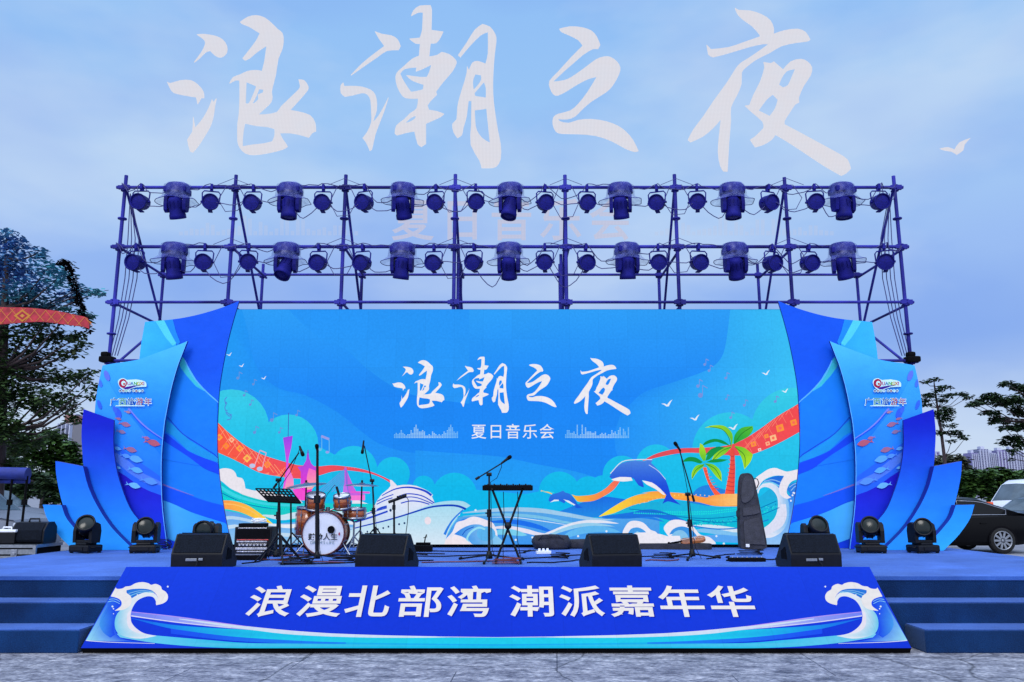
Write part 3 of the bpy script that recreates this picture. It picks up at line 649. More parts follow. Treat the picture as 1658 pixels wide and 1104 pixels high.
A.line(RE((640, 412), (700, 425), (740, 440)), 1.6, (250, 200, 90)); A.line(RE((650, 418), (700, 418), (760, 430)), 1, (60, 220, 220))
A.done(M['led'])

A = LA('palm_trees', 50)
tr_ = ((1175, 0), (252, 96, 66), (1192, 0), (226, 70, 70))
A.poly(RD((655, 350), (685, 355), (692, 500), (686, 688), (615, 688), (640, 560), (655, 450)), None, tr_, smooth=2)
A.poly(RD((450, 490), (478, 490), (500, 580), (540, 645), (585, 692), (540, 697), (505, 640), (475, 570)), None, tr_, smooth=2)
for i in range(9): A.line(RD((648-i*3.4, 400+i*32), (670, 410+i*32), (688, 404+i*32)), 1.0, (190, 50, 70))
for i in range(7): A.line(RD((464+i*9, 520+i*22), (490+i*13, 516+i*22)), .9, (190, 50, 70), smooth=False)
gd, gl, gy = (16, 150, 70), (96, 196, 50), (176, 226, 40)
for (pts, c, c2) in [
    (((665, 340), (650, 270), (600, 215), (530, 195), (465, 195), (520, 178), (600, 178), (650, 210), (675, 260)), gl, gy),
    (((680, 320), (688, 250), (740, 195), (822, 182), (825, 210), (790, 260), (735, 290)), (20, 160, 70), gl),
    (((655, 330), (600, 290), (530, 278), (470, 300), (445, 330), (540, 300), (600, 315)), gd, gd),
    (((640, 345), (570, 335), (510, 355), (465, 400), (490, 395), (560, 370)), (20, 140, 80), gd),
    (((668, 335), (600, 345), (545, 380), (515, 440), (560, 425), (620, 385)), gl, gy),
    (((688, 330), (760, 345), (825, 395), (805, 450), (760, 505), (745, 440), (720, 380)), gl, gy),
    (((455, 445), (425, 390), (430, 310), (455, 330), (475, 390), (470, 440)), gl, gy),
    (((450, 450), (400, 418), (340, 415), (295, 450), (370, 446), (430, 462)), gd, gd),
    (((460, 465), (400, 478), (368, 530), (370, 580), (410, 525), (455, 485)), gl, gy),
    (((465, 460), (530, 468), (585, 520), (592, 595), (550, 560), (500, 495)), gl, gy),
    (((478, 450), (540, 428), (640, 432), (600, 447), (530, 455)), gd, gd),
    (((470, 440), (490, 390), (540, 350), (610, 345), (560, 375), (500, 430)), (20, 150, 80), gd)]:
    P_ = RD(*pts); A.poly(P_, None, (P_[0], c, P_[len(P_)//2], c2), smooth=3)
for pts in [((660, 330), (640, 260), (590, 205), (500, 188)), ((685, 315), (740, 240), (815, 190)), ((690, 340), (760, 400), (765, 490)), ((660, 340), (590, 370), (525, 435)), ((460, 470), (400, 510), (372, 570)), ((470, 465), (540, 500), (588, 580))]:
    A.line(RD(*pts), 1.0, (40, 120, 40))
A.done(M['led'])

A = LA('sea_birds', 53)
def gull(A, cx, cy, s, c=(232, 240, 252)):
    A.poly([(cx-s*1.2, cy-s*.05), (cx-s*.5, cy-s*.1), (cx, cy+s*.2), (cx+s*.5, cy-s*.5), (cx+s*1.1, cy-s*.9), (cx+s*.6, cy-s*.1), (cx+s*.4, cy+s*.45), (cx-s*.1, cy+s*.5), (cx-s*.6, cy+s*.15)], c, smooth=2)
for q in [(371, 574, 4), (391, 592, 4), (427, 612, 4), (1080, 654, 8), (1125, 677, 7), (1187, 692, 7), (1240, 604, 6), (1271, 633, 5)]: gull(A, *q)
A.done(M['led'])

# calligraphy, traced stroke by stroke
K1 = lambda *q: z(250, 0, 4.247, q)
K2 = lambda *q: z(540, 0, 3.943, q)
K3 = lambda *q: z(860, 20, 4.6, q)
K4 = lambda *q: z(1090, 0, 3.681, q)
GL = [
 [(K1((290,235),(340,232),(420,245),(470,270),(497,310),(497,355),(470,385),(440,390),(410,375),(380,345),(350,355),(310,395),(272,425),(320,360),(345,310),(345,280),(320,255)), []),
  (K1((85,560),(110,570),(180,550),(250,550),(300,580),(335,625),(340,670),(320,670),(295,712),(285,665),(220,655),(130,635),(105,605)), []),
  (K1((425,675),(415,720),(405,790),(385,860),(345,930),(300,1000),(262,1045),(245,1040),(225,960),(260,905),(265,800),(275,860),(275,880),(320,830),(360,765),(385,710),(395,680),(405,700)), []),
  (K1((588,150),(640,115),(700,103),(760,120),(810,160),(850,200),(880,225),(887,280),(875,340),(850,400),(835,500),(820,560),(805,625),(810,660),(800,700),(760,740),(710,785),(760,785),(840,770),(870,730),(990,615),(1000,590),(990,545),(1030,550),(1058,590),(1050,620),(990,690),(930,755),(990,765),(1070,790),(1105,840),(1110,900),(1085,910),(1060,943),(1000,925),(930,912),(862,912),(880,950),(905,985),(915,1005),(880,1025),(780,1050),(680,1063),(620,1050),(585,1015),(570,970),(570,850),(580,780),(585,640),(583,550),(555,548),(515,570),(540,530),(590,510),(640,487),(700,480),(738,487),(755,420),(770,310),(730,335),(690,365),(655,395),(620,412),(605,400),(660,330),(700,275),(725,225),(690,205),(650,180),(600,160)),
   [K1((630,560),(700,590),(690,620),(660,690),(645,712),(625,710)), K1((718,608),(750,612),(745,635),(710,650),(715,680),(690,705),(668,712),(692,670)), K1((620,845),(700,862),(780,870),(825,885),(825,930),(810,970),(750,985),(680,992),(605,1005),(605,950),(612,890))])],
 [(K2((263,198),(310,215),(370,225),(410,250),(428,290),(415,315),(340,320),(280,360),(200,415),(110,478),(180,405),(260,340),(325,292),(290,245)), []),
  (K2((62,525),(68,548),(150,548),(210,560),(255,585),(275,630),(275,700),(262,740),(250,780),(285,740),(320,680),(350,620),(325,700),(290,790),(265,860),(245,950),(230,960),(205,905),(185,880),(215,840),(240,780),(240,720),(235,640),(215,600),(180,590),(120,605),(70,613),(45,590),(45,545)), []),
  (K2((495,98),(510,65),(550,35),(620,32),(628,60),(625,190),(700,200),(680,240),(655,270),(620,272),(610,360),(660,350),(690,330),(740,345),(780,380),(785,400),(760,450),(700,520),(655,580),(660,600),(620,640),(600,668),(610,700),(660,708),(705,725),(680,745),(590,785),(590,915),(560,935),(535,915),(515,835),(460,845),(405,860),(390,850),(400,800),(450,760),(490,720),(530,690),(540,625),(480,625),(440,610),(405,550),(395,490),(410,455),(450,420),(500,375),(545,355),(552,275),(520,272),(485,245),(550,240),(565,190),(570,75),(540,75)),
   [K2((425,465),(455,435),(530,425),(525,452),(560,440),(625,408),(610,460),(595,490),(550,490),(465,478),(500,510),(575,537),(570,570),(530,580),(495,585),(470,550),(440,500)), K2((455,785),(490,750),(525,735),(520,755),(490,775))]),
  (K2((795,350),(850,270),(900,190),(950,152),(1000,170),(1035,220),(1040,260),(1030,340),(1020,480),(1020,600),(1030,700),(1050,830),(1068,920),(1068,1010),(1040,1060),(1000,1070),(945,1070),(930,1020),(875,920),(878,800),(880,640),(862,640),(850,740),(830,810),(820,858),(790,878),(765,840),(758,790),(785,760),(790,680),(810,600),(835,520),(850,460),(852,420),(865,445),(885,400),(920,388),(970,405),(985,340),(985,200),(940,220),(870,290),(810,362)),
   [K2((893,500),(905,470),(940,475),(942,510),(915,550),(895,570),(890,530)), K2((900,590),(960,520),(972,560),(972,622),(905,612)), K2((902,700),(975,690),(980,740),(998,910),(950,880),(915,830),(905,770))])],
 [(K3((210,120),(290,103),(380,110),(450,135),(490,180),(515,240),(500,268),(460,268),(390,310),(320,370),(240,440),(160,515),(240,505),(300,480),(400,410),(480,350),(540,328),(590,330),(640,365),(665,410),(655,460),(610,540),(560,590),(450,660),(380,720),(330,770),(270,792),(200,790),(215,810),(280,822),(350,800),(450,793),(560,810),(650,845),(710,890),(760,950),(800,1030),(770,1035),(700,1010),(600,955),(480,915),(350,903),(230,900),(185,885),(160,830),(165,780),(200,755),(290,730),(350,680),(420,590),(490,475),(430,490),(350,530),(270,580),(200,615),(165,605),(140,560),(135,510),(200,440),(300,330),(385,245),(350,200),(270,160),(225,140)), [])],
 [(K4((370,45),(390,58),(460,62),(530,85),(580,120),(600,165),(600,200),(660,180),(740,170),(790,190),(818,235),(800,243),(740,250),(650,270),(580,310),(500,350),(440,395),(410,430),(408,500),(380,570),(345,640),(345,720),(335,840),(325,1020),(300,1018),(280,980),(268,900),(275,800),(285,710),(240,760),(180,810),(105,845),(88,830),(120,770),(180,690),(240,600),(320,490),(370,410),(400,375),(440,350),(500,310),(570,260),(540,258),(460,275),(360,305),(240,337),(210,320),(200,265),(225,292),(330,280),(420,250),(520,215),(515,200),(470,150),(420,115),(385,80)), []),
  (K4((540,368),(580,375),(600,365),(655,412),(700,365),(760,350),(800,365),(828,400),(820,450),(780,510),(750,580),(752,608),(730,620),(690,680),(665,720),(665,740),(760,790),(870,850),(980,910),(1040,950),(1060,1005),(1035,1030),(1005,1045),(900,985),(780,905),(680,840),(612,800),(590,830),(540,860),(490,875),(460,830),(490,810),(540,760),(535,722),(470,665),(430,628),(455,625),(480,560),(520,480),(545,400)),
   [K4((632,505),(645,470),(680,420),(728,408),(710,450),(685,505),(655,520)), K4((510,658),(560,590),(597,560),(625,590),(610,640),(575,690))])]]
tl = lambda pts: [(635.4+.348*(x-270), 578.8+.345*(y-12.2)) for x, y in pts]
for ch in GL:
    A = LA('brush_character', 55)
    for o_, hs in ch: A.poly(tl(o_), (240, 238, 246), holes=[tl(h) for h in hs], smooth=2, corner=50)
    A.done(M['led'])
def textpolys(s, off=0.0, shear=0):
    """outline triangles of a word in the built-in typeface, one (verts, tris) per character, unit box"""
    res = []
    for ch in s:
        c = bpy.data.curves.new('tmp', 'FONT'); c.body = ch; c.offset = off; c.shear = shear; c.resolution_u = 4
        o = bpy.data.objects.new('tmp', c); COL.objects.link(o)
        dg = bpy.context.evaluated_depsgraph_get()
        me = bpy.data.meshes.new_from_object(o.evaluated_get(dg))
        bm = bmesh.new(); bm.from_mesh(me); bmesh.ops.triangulate(bm, faces=bm.faces[:])
        vs = [(v.co.x, v.co.y) for v in bm.verts]; fs = [[v.index for v in f.verts] for f in bm.faces]
        bm.free(); bpy.data.objects.remove(o); bpy.data.curves.remove(c); bpy.data.meshes.remove(me)
        res.append((vs, fs))
    return res
def put_text(A, tp, f, c):
    """add a character's triangles to an Art part, f maps (u, v) to artwork coordinates"""
    vs, fs = tp; o = len(A.v)
    for u, v in vs: A.v.append(tuple(A.pl(*f(u, v), A.ly+A.k*.12)))
    A.c += [lin(c)]*len(vs); A.k += 1
    A.f += [tuple(o+i for i in t_) for t_ in fs]
T = textpolys('夏日音乐会', .004)
for i, tp in enumerate(T):
    A = LA('caption_character', 57); cx = 762.5+i*27.6
    put_text(A, tp, lambda u, v: (cx+u*25.5, 708-v*25.5), (236, 238, 248)); A.done(M['led'])
hs = [3, 5, 3, 5, 8, 5, 4, 2, 3, 4, 8, 5, 10, 14, 9, 6, 6, 8, 6, 2, 2, 3, 2, 6, 5, 3, 2, 3, 2, 3, 6, 5, 8, 11, 14, 10, 7, 5, 7]
for xa in (638, 915):
    A = LA('sound_level_bars', 58)
    for i, h in enumerate(hs):
        xx = xa+i*2.67; hh = hs[i] if xa < 700 else hs[(i*7+3) % len(hs)] if i % 3 else hs[i]
        for k in range(max(1, int(hh*1.4))//2+1):
            f = .55+.45*math.sin(PI*i/38)
            A.poly([(xx, 709-k*2.2), (xx+2.0, 709-k*2.2), (xx+2.0, 707.5-k*2.2), (xx, 707.5-k*2.2)], (60+110*f, 165+50*f, 250))
    A.done(M['led'])

# ---------------------------------------------------------------- slanted LED banner in front of the deck
BA, BB = Vector((0, 8.07, .05)), Vector((0, 8.86, .725))
BN = Vector((0, -(BB.z-BA.z), BB.y-BA.y)).normalized()
def PB(px, py, k):
    d_ = ray(px, py); o_ = Vector((0, 0, CAMZ)); A0 = BA+BN*(.003+.0012*k)
    return o_+d_*((A0-o_).dot(BN)/d_.dot(BN))
bn = thing('slanted_led_banner', 'long slanted LED banner along the front of the stage with white characters on royal blue', 'banner', (0, 8.5, 0))
bc = [PB(131, 1050, -3), PB(1478, 1048, -3), PB(1405, 918.5, -3), PB(200, 926, -3)]
xl, xr = (bc[0].x+bc[3].x)/2, (bc[1].x+bc[2].x)/2
mb = MB()
q_ = [Vector((xl, BA.y, BA.z)), Vector((xr, BA.y, BA.z)), Vector((xr, BB.y, BB.z)), Vector((xl, BB.y, BB.z))]
lo = [v-BN*.09 for v in q_]
mb.add(q_+lo, [(0, 1, 2, 3), (7, 6, 5, 4), (0, 4, 5, 1), (1, 5, 6, 2), (2, 6, 7, 3), (3, 7, 4, 0)])
mb.build('cabinet', M['matte'], bn)
mb = MB(); mb.box(((xl+xr)/2, BA.y+.16, .03), (xr-xl-.1, .05, .05))
mb.build('foot_rail', M['matte'], bn)
mb = MB()
for i in range(46):
    xx = xl+.12+i*(xr-xl-.24)/45+random.uniform(-.02, .02); mb.box((xx, BA.y+.1, .02), (random.uniform(.02, .06), .03, random.uniform(.018, .04)))
mb.build('foot_bolts', M['alu'], bn)
def bclip(x, y):
    y = max(919, min(1049.5, y)); f = (y-926)/(1050-926)
    xa = 200-70*f+1.5; return (max(xa, x), y)
MIR = 1608
A = Art('banner_background', bn, lambda px, py, k: PB(px, py, k), 0)
me_v = [q_[i]+BN*.003 for i in range(4)]
for i, v in enumerate(me_v):
    A.v.append(tuple(v)); A.c.append(lin([(14, 54, 222), (14, 54, 222), (20, 66, 236), (20, 66, 236)][i]))
A.f += [(0, 1, 2), (0, 2, 3)]; A.done(M['ledfloor'])
S6 = lambda *q: z(130, 920, 6.141, q)
def both(name, layer, fn):
    for mir in (None, MIR):
        A = Art(name, bn, PB, layer, bclip, mir); fn(A); A.done(M['ledfloor'])
def swoosh(A):
    A.poly(band(S6((500, 428), (900, 470), (1300, 525), (1658, 575))+[(500, 1023), (620, 1029), (804, 1031.5)], S6((500, 480), (900, 535), (1300, 580), (1658, 610))+[(500, 1028), (620, 1031), (804, 1032)]), None, ((215, 0), (110, 130, 250), (460, 0), (226, 226, 248)))
    A.line(S6((505, 433), (900, 476), (1300, 529), (1658, 578)), .9, (190, 150, 250))
    A.poly(band(S6((510, 495), (900, 560), (1300, 592), (1658, 612))+[(500, 1027), (620, 1032), (804, 1032)], S6((510, 500), (900, 600), (1300, 655), (1658, 690))+[(500, 1038), (620, 1041), (804, 1043)]), None, ((215, 0), (20, 100, 240), (400, 0), (26, 206, 240)))
    A.line([(290, 1002), (400, 1016.5), (480, 1025), (600, 1030), (740, 1031.5)], 5.5, (208, 226, 250), 'taper')
    A.line(S6((505, 472), (800, 515), (1100, 552), (1500, 590)), 1.6, (226, 228, 252), .8)
    A.poly(band(S6((900, 600), (1300, 655), (1658, 690))+[(500, 1038), (560, 1040)], S6((900, 650), (1300, 700), (1658, 730))+[(500, 1043), (560, 1042)]), None, ((290, 0), (24, 80, 245), (470, 0), (24, 130, 250)))
    A.poly(band(S6((400, 640), (600, 655), (720, 665), (1000, 690), (1300, 715), (1658, 742))+[(500, 1042), (804, 1045)], S6((300, 670), (500, 705), (760, 745), (1100, 775), (1400, 790), (1658, 795))+[(500, 1049.3), (804, 1049.4)]), None, ((200, 0), (120, 206, 246), (420, 0), (14, 190, 238)))
both('swoosh', 5, swoosh)
A = Art('swoosh', bn, PB, 2, None, None)
A.poly([(500, 1038), (620, 1034), (804, 1032), (990, 1033), (1108, 1037), (1108, 1049), (990, 1049.3), (804, 1049.5), (500, 1049.3)], None, ((0, 1033), (30, 214, 238), (0, 1049), (20, 150, 250))); A.done(M['ledfloor'])
def wave_body(A):
    A.poly(S6((30, 715), (60, 680), (200, 440), (290, 280), (480, 320), (500, 340), (380, 420), (360, 500), (345, 560), (350, 620), (400, 690), (520, 722), (720, 745)), None, ((140, 0), (150, 222, 248), (186, 0), (20, 84, 244)), smooth=2)
    A.poly(S6((270, 310), (300, 285), (360, 290), (405, 320), (405, 350), (390, 385), (345, 420), (360, 500), (330, 600), (345, 660), (300, 690), (230, 640), (190, 560), (215, 470), (270, 380)), None, ((160, 0), (70, 160, 246), (185, 0), (22, 70, 240)), smooth=2)
    A.line(S6((25, 716), (300, 735), (740, 748)), 1.3, (226, 236, 252), .6)
    A.poly(S6((470, 330), (520, 290), (600, 245), (700, 235), (760, 270), (770, 320), (755, 365), (752, 330), (730, 292), (690, 278), (640, 285), (570, 320), (520, 390), (500, 470), (510, 540), (560, 600), (640, 648), (760, 672), (600, 700), (450, 680), (370, 640), (342, 570), (350, 490), (385, 430), (440, 390)), None, ((186, 0), (110, 204, 242), (212, 0), (226, 236, 250)), smooth=3)
    A.poly(S6((470, 450), (500, 420), (505, 530), (550, 600), (640, 650), (560, 640), (490, 600), (465, 540)), (232, 230, 248), smooth=2)
    A.poly(S6((455, 222), (520, 208), (620, 203), (700, 212), (745, 245), (690, 235), (620, 245), (560, 270), (510, 300), (480, 262)), (36, 120, 226), smooth=2)
    A.line(S6((480, 250), (600, 222), (720, 232)), .8, (150, 210, 248)); A.line(S6((490, 275), (600, 238), (730, 242)), .9, (140, 220, 246)); A.line(S6((280, 310), (340, 305), (395, 330)), .9, (140, 210, 248)); A.line(S6((270, 335), (330, 325), (392, 352)), .9, (140, 210, 248))
both('wave', 12, wave_body)
def foam(A):
    A.poly(S6((290, 278), (340, 190), (370, 205), (420, 200), (450, 182), (500, 175), (550, 148), (620, 137), (680, 150), (705, 165), (750, 155), (800, 178), (812, 210), (850, 235), (872, 275), (862, 320), (820, 350), (755, 367), (752, 340), (770, 290), (745, 248), (700, 215), (620, 203), (520, 206), (460, 218), (462, 245), (500, 275), (512, 320), (490, 375), (430, 412), (340, 423), (400, 380), (412, 345), (395, 312), (350, 290)), (236, 236, 242), smooth=3)
    for q in ((870, 182, 1.5), (320, 380, 1.6), (330, 402, 1.2), (330, 452, .9), (567, 262, .9)):
        (cx, cy), = S6(q[:2]); A.poly(circ(cx, cy, q[2], 8), (226, 240, 255))
both('foam', 22, foam)
xw = [394.5, 477.5, 555.5, 642, 722.5]; xw2 = [825.5, 908.5, 991, 1073, 1155.5]
# characters laid flat on the slope: u along X, v up the slope
sl = (BB-BA).normalized()
for word, xs in (('浪漫北部湾', xw), ('潮派嘉年华', xw2)):
    for tp, x_ in zip(textpolys(word, .016), xs):
        us = [v[0] for v in tp[0]]; vs_ = [v[1] for v in tp[0]]
        # left foot at the base line row 997; measured along the panel
        xb = x_-1
        p0 = PB(xb, 999, 30); s_ = .46
        for lay, cc, dx in ((29, (10, 30, 170), .012), (32, (238, 238, 244), 0)):
            o = Art('painted_shadow' if lay == 29 else 'character', bn, None, lay)
            for u, v in tp[0]:
                uu = (u-min(us))/(max(us)-min(us)); vv = (v-min(vs_))/(max(vs_)-min(vs_))
                P_ = Vector((p0.x+uu*.44+dx, 0, 0))+Vector((0, p0.y, p0.z))+sl*(vv*.405-dx*.7)+BN*(.0012*(lay-30))
                o.v.append(tuple(P_)); o.c.append(lin(cc))
            o.f += [tuple(t_) for t_ in tp[1]]
            o.done(M['ledfloor'])
# ---------------------------------------------------------------- sail-shaped side boards
WM = 1647
S7 = lambda *q: z(160, 480, 5.017, q)
S4 = lambda *q: z(130, 640, 4.246, q)
M['edge'] = mat('dark_blue_board_edge', (.004, .01, .20), .5, noise=.1, scale=5)
WINGS = {
 1: dict(Y=13.58, th=.04, left=[(234.7, 521), (225.8, 580), (222, 700), (222, 900)], top=S7((375, 206), (600, 185), (740, 162), (870, 130), (1010, 86), (1140, 35)),
         right=S7((1140, 35), (1090, 200), (1040, 400), (985, 700))+S4((945, 130), (940, 280), (943, 400), (960, 600), (990, 800), (1020, 950))+[(379, 900)]),
 2: dict(Y=13.42, th=.04, left=[(166, 591.6), (160, 619), (154, 660), (154, 740), (190, 850), (220, 900)], top=S7((30, 560), (110, 545), (220, 530), (330, 508), (450, 465), (600, 410), (720, 362)),
         right=S7((720, 362), (680, 465), (640, 570), (590, 750), (550, 950))+S4((580, 200), (562, 400), (560, 600), (570, 800), (600, 1040))+[(272, 900)]),
 3: dict(Y=13.26, th=.04, left=[(135.2, 662.4), (132, 699), (133.5, 734), (136, 760), (144, 793), (165, 835), (205, 880), (222, 900)], top=[(135.2, 662.4), (184.2, 680)],
         right=[(184.2, 680), (183.7, 722), (189, 762), (200.7, 800), (212.4, 826), (229, 847), (255, 880), (270, 897)]),
 4: dict(Y=13.1, th=.13, left=[(89.7, 746.5), (91, 768), (96, 795), (104, 824), (120, 862), (140, 895)], top=[(89.7, 746.5), (134.3, 755)],
         right=[(134.3, 755), (143, 788), (158, 820), (180, 853), (208, 882), (224, 897)]),
 5: dict(Y=12.94, th=.13, left=[(69.1, 817), (76.6, 840), (94.6, 866), (112, 884), (124, 897)], top=[(69.1, 817), (99.4, 817.6)],
         right=[(99.4, 817.6), (106.5, 837), (119.5, 854), (134, 870), (160, 897)])}
names = {1: 'tall sail board', 2: 'pale sail board with the rainbow logo', 3: 'royal blue curved board', 4: 'medium curved board', 5: 'smallest curved board'}
looks = {1: 'tallest sail board, deep blue with ribbon swirls, %s of the led wall', 2: 'pale blue sail board with colourful logo and printed fish, %s side of stage',
         3: 'royal blue curved board without print before the fish board on the %s', 4: 'medium height plain blue curved board with dark edge on the %s side',
         5: 'shortest plain bright blue curved board at the far %s end of the stage'}
def wing(k, side):
    W = WINGS[k]; Y = W['Y']; mir = WM if side > 0 else None
    fx = (lambda x: WM-x) if mir else (lambda x: x)
    L_, R_, T_ = sm(W['left'], 5, 80, False), sm(W['right'], 5, 80, False), sm(W['top'], 4, 80, False)
    fl, fr, ft = edgefn(L_), edgefn(R_), topfn(T_)
    outl = T_[:]+[q for q in R_[1:]]+[q for q in L_[::-1][:-1]]
    def P3(px, py, k_):
        v = at(fx(px), py, Y-.0016*k_)
        if v.z < DECK+.004: v.z = DECK+.004
        return v
    base = P3((L_[-1][0]+R_[-1][0])/2, 895, 0)
    t_ = thing('sail_board', looks[k] % ('left' if side < 0 else 'right'), 'stage board', (base.x, Y, DECK), 'sail shaped stage boards')
    mb = MB()
    loop = [P3(x, y, 0) for x, y in outl]
    n_ = len(loop); tri = tessellate_polygon([[Vector((x, y, 0)) for x, y in outl]])
    bk = [v+Vector((0, W['th'], 0)) for v in loop]
    mb.add(loop+bk, [tuple(q) for q in tri]+[tuple(i+n_ for i in reversed(q)) for q in tri]+[(i, (i+1) % n_, n_+(i+1) % n_, n_+i) for i in range(n_)])
    mb.build('panel', M['edge'], t_)
    # frame battens behind
    if k < 3:
      b_ = MB(); b_.box((base.x, Y+W['th']+.03, DECK+.16), (.05, .05, .3)); b_.build('support_batten', M['matte'], t_)
    def clip(x, y):
        x = max(T_[0][0]+.01, min(T_[-1][0]-.01, x)) if y < max(q[1] for q in T_) else x
        if y < ft(x): y = ft(x)+.05
        return (max(fl(y), min(fr(y), x)), y)
    def PA(px, py, kk): return P3(px, py, 1.5+kk)
    def A_(name, layer, dens=9): 
        a = Art(name, t_, PA, layer, clip, None, dens); return a
    A = A_('printed_face', 0)
    A.clip = None; A.dens = 0
    if k == 1: A.poly(outl, None, ((0, 600), (14, 80, 218), (0, 760), (26, 120, 238)))
    if k == 2: A.poly(outl, None, ((0, 560), (90, 178, 250), (0, 690), (26, 118, 242)))
    if k == 3: A.poly(outl, None, ((0, 675), (10, 22, 186), (0, 850), (44, 138, 246)))
    if k == 4: A.poly(outl, None, ((0, 745), (30, 92, 236), (0, 880), (54, 152, 250)))
    if k == 5: A.poly(outl, None, ((0, 815), (40, 128, 246), (0, 885), (60, 166, 252)))
    A.done(M['print'])
    if k == 1:
        A = A_('printed_ribbon', 3)
        A.poly(S7((375, 205), (530, 190), (560, 260), (620, 370), (640, 420), (700, 520), (560, 700), (300, 560)), None, ((232, 0), (64, 170, 246), (290, 0), (50, 160, 240)))
        A.poly(S7((460, 195), (535, 190), (570, 270), (630, 380), (600, 400), (540, 330), (490, 250)), (96, 196, 220))
        A.poly(S7((530, 192), (600, 182), (625, 280), (660, 370), (640, 400), (590, 310)), (30, 130, 226))
        A.poly(S7((640, 420), (680, 560), (820, 720), (960, 860), (960, 1400), (400, 1300), (500, 700)), None, ((0, 600), (20, 122, 230), (0, 720), (24, 116, 240)))
        A.poly(S7((640, 480), (690, 500), (740, 590), (800, 690), (860, 770), (790, 730), (710, 640), (660, 570)), (70, 180, 205), smooth=1)
        A.line(S7((700, 520), (760, 640), (860, 760), (975, 862)), 2.0, (110, 170, 250))
        A.poly(band(S4((540, 250), (600, 270), (740, 380), (850, 430), (960, 470)), S4((540, 290), (600, 330), (740, 420), (850, 500), (960, 545))), (22, 66, 226))
        A.poly(S4((590, 170), (650, 210), (740, 300), (850, 370), (950, 430), (950, 460), (850, 430), (740, 380), (640, 280), (590, 250)), (30, 140, 216), smooth=1)
        A.line(S4((600, 150), (700, 260), (820, 340), (960, 430)), 2.0, (20, 76, 200))
        A.poly(band(S4((540, 590), (640, 640), (760, 690), (880, 730), (1000, 760)), S4((540, 710), (640, 745), (760, 800), (880, 840), (1020, 885))), (20, 82, 232))
        A.line(S4((560, 610), (640, 640), (720, 670), (780, 690)), 2.6, (150, 110, 200), .6)
        A.poly(band(S4((540, 712), (640, 747), (760, 802), (880, 842), (1030, 887)), S4((540, 960), (640, 1000), (760, 1040), (900, 1060), (1060, 1060))), None, ((262, 0), (96, 176, 250), (380, 0), (34, 132, 246)))
        A.poly(band(S4((540, 965), (640, 1002), (760, 1045)), S4((540, 1080), (640, 1080), (760, 1080))), (24, 60, 216))
        A.done(M['print'])
    if k == 2:
        A = A_('printed_waves', 3)
        A.poly([(150, 596), (168, 596), (180, 625), (200, 660), (225, 690), (262, 740), (262, 790), (230, 800), (190, 800), (150, 740)], None, ((0, 600), (70, 160, 250), (0, 780), (34, 110, 240)), smooth=1)
        A.poly(S4((0, 280), (60, 300), (240, 330), (330, 400), (440, 480), (570, 570), (570, 700), (420, 660), (300, 560), (240, 500), (0, 420)), (44, 96, 232), smooth=1)
        A.poly(S4((240, 390), (330, 450), (440, 540), (570, 600), (570, 620), (440, 600), (330, 530), (240, 450)), (96, 120, 232), smooth=1)
        A.poly(S4((180, 480), (250, 515), (320, 560), (400, 620), (480, 660), (570, 690), (600, 1060), (300, 1060), (200, 700)), None, ((0, 770), (40, 20, 190), (0, 850), (24, 50, 214)))
        A.line(S4((330, 90), (400, 170), (480, 240), (570, 300)), 3.4, (150, 130, 240), 1)
        A.line(S4((340, 110), (430, 210), (570, 310)), 1.6, (30, 80, 220))
        A.done(M['print'])
        for pi_, (cx, cy, rx, ry, c) in enumerate([(173, 608, 4, 9, (110, 110, 232)), (162, 620, 3, 7, (80, 110, 230)), (161, 655, 3, 8, (60, 96, 224)), (191, 669, 5, 9, (60, 90, 226)), (186, 663, 3, 6, (70, 100, 230))]):
            A = A_('printed_petal', 8+.5*pi_, 0); a_ = .35; A.poly([(cx+rx*math.cos(q)*math.cos(a_)+ry*math.sin(q)*math.sin(a_), cy+ry*math.sin(q)*math.cos(a_)-rx*math.cos(q)*math.sin(a_)) for q in [2*PI*i/16 for i in range(16)]], c); A.done(M['print'])
        fl_ = [11]
        def fish(cx, cy, s, c, a_=.25):
            pts = [(-1.3, -.35), (-.9, 0), (-.4, -.35), (.3, -.42), (1, 0), (.3, .4), (-.4, .3), (-.8, .08), (-1.35, .3), (-1.1, 0)]
            fl_[0] += .5; A = A_('printed_fish', fl_[0], 0); A.poly([(cx+s*(u*math.cos(a_)-v*math.sin(a_)), cy+s*(u*math.sin(a_)+v*math.cos(a_))) for u, v in pts], c, smooth=2); A.done(M['print'])
        oc, pc = (190, 100, 140), (108, 160, 244)
        for q in [(192, 678, 5, oc), (203, 687, 9, oc), (207, 667, 5, (200, 120, 150)), (197, 699, 7, (170, 110, 160)), (212, 728, 10, (190, 100, 140)), (248, 717, 12, (216, 84, 110)), (237, 709, 6, (196, 100, 150)),
                  (190, 726, 7, pc), (219, 743, 13, (110, 160, 240)), (191, 757, 5, (130, 180, 250)), (221, 761, 11, pc), (243, 779, 13, (104, 140, 236)), (217, 786, 11, (130, 176, 250)), (204, 738, 8, (100, 140, 240))]: fish(*q)
        A = A_('edge_line', 6, 0); A.line([(x-.8, y) for x, y in R_ if y < 890], 1.0, (120, 176, 250), smooth=False); A.done(M['print'])
        # logo is printed the right way round on both boards
        lx = 212 if side < 0 else 1434
        def PL(px, py, kk): 
            v = at(px, py, Y-.0016*(22+kk)); return v
        A = Art('logo', t_, PL, 0)
        wd = (236, 226, 240)
        A.poly([(lx-21, 620), (lx-19, 614), (lx-12, 612), (lx-6, 615), (lx+8, 614), (lx+22, 617), (lx+25, 621), (lx+25, 626), (lx+8, 627), (lx-6, 631), (lx-16, 629)], wd, smooth=2)
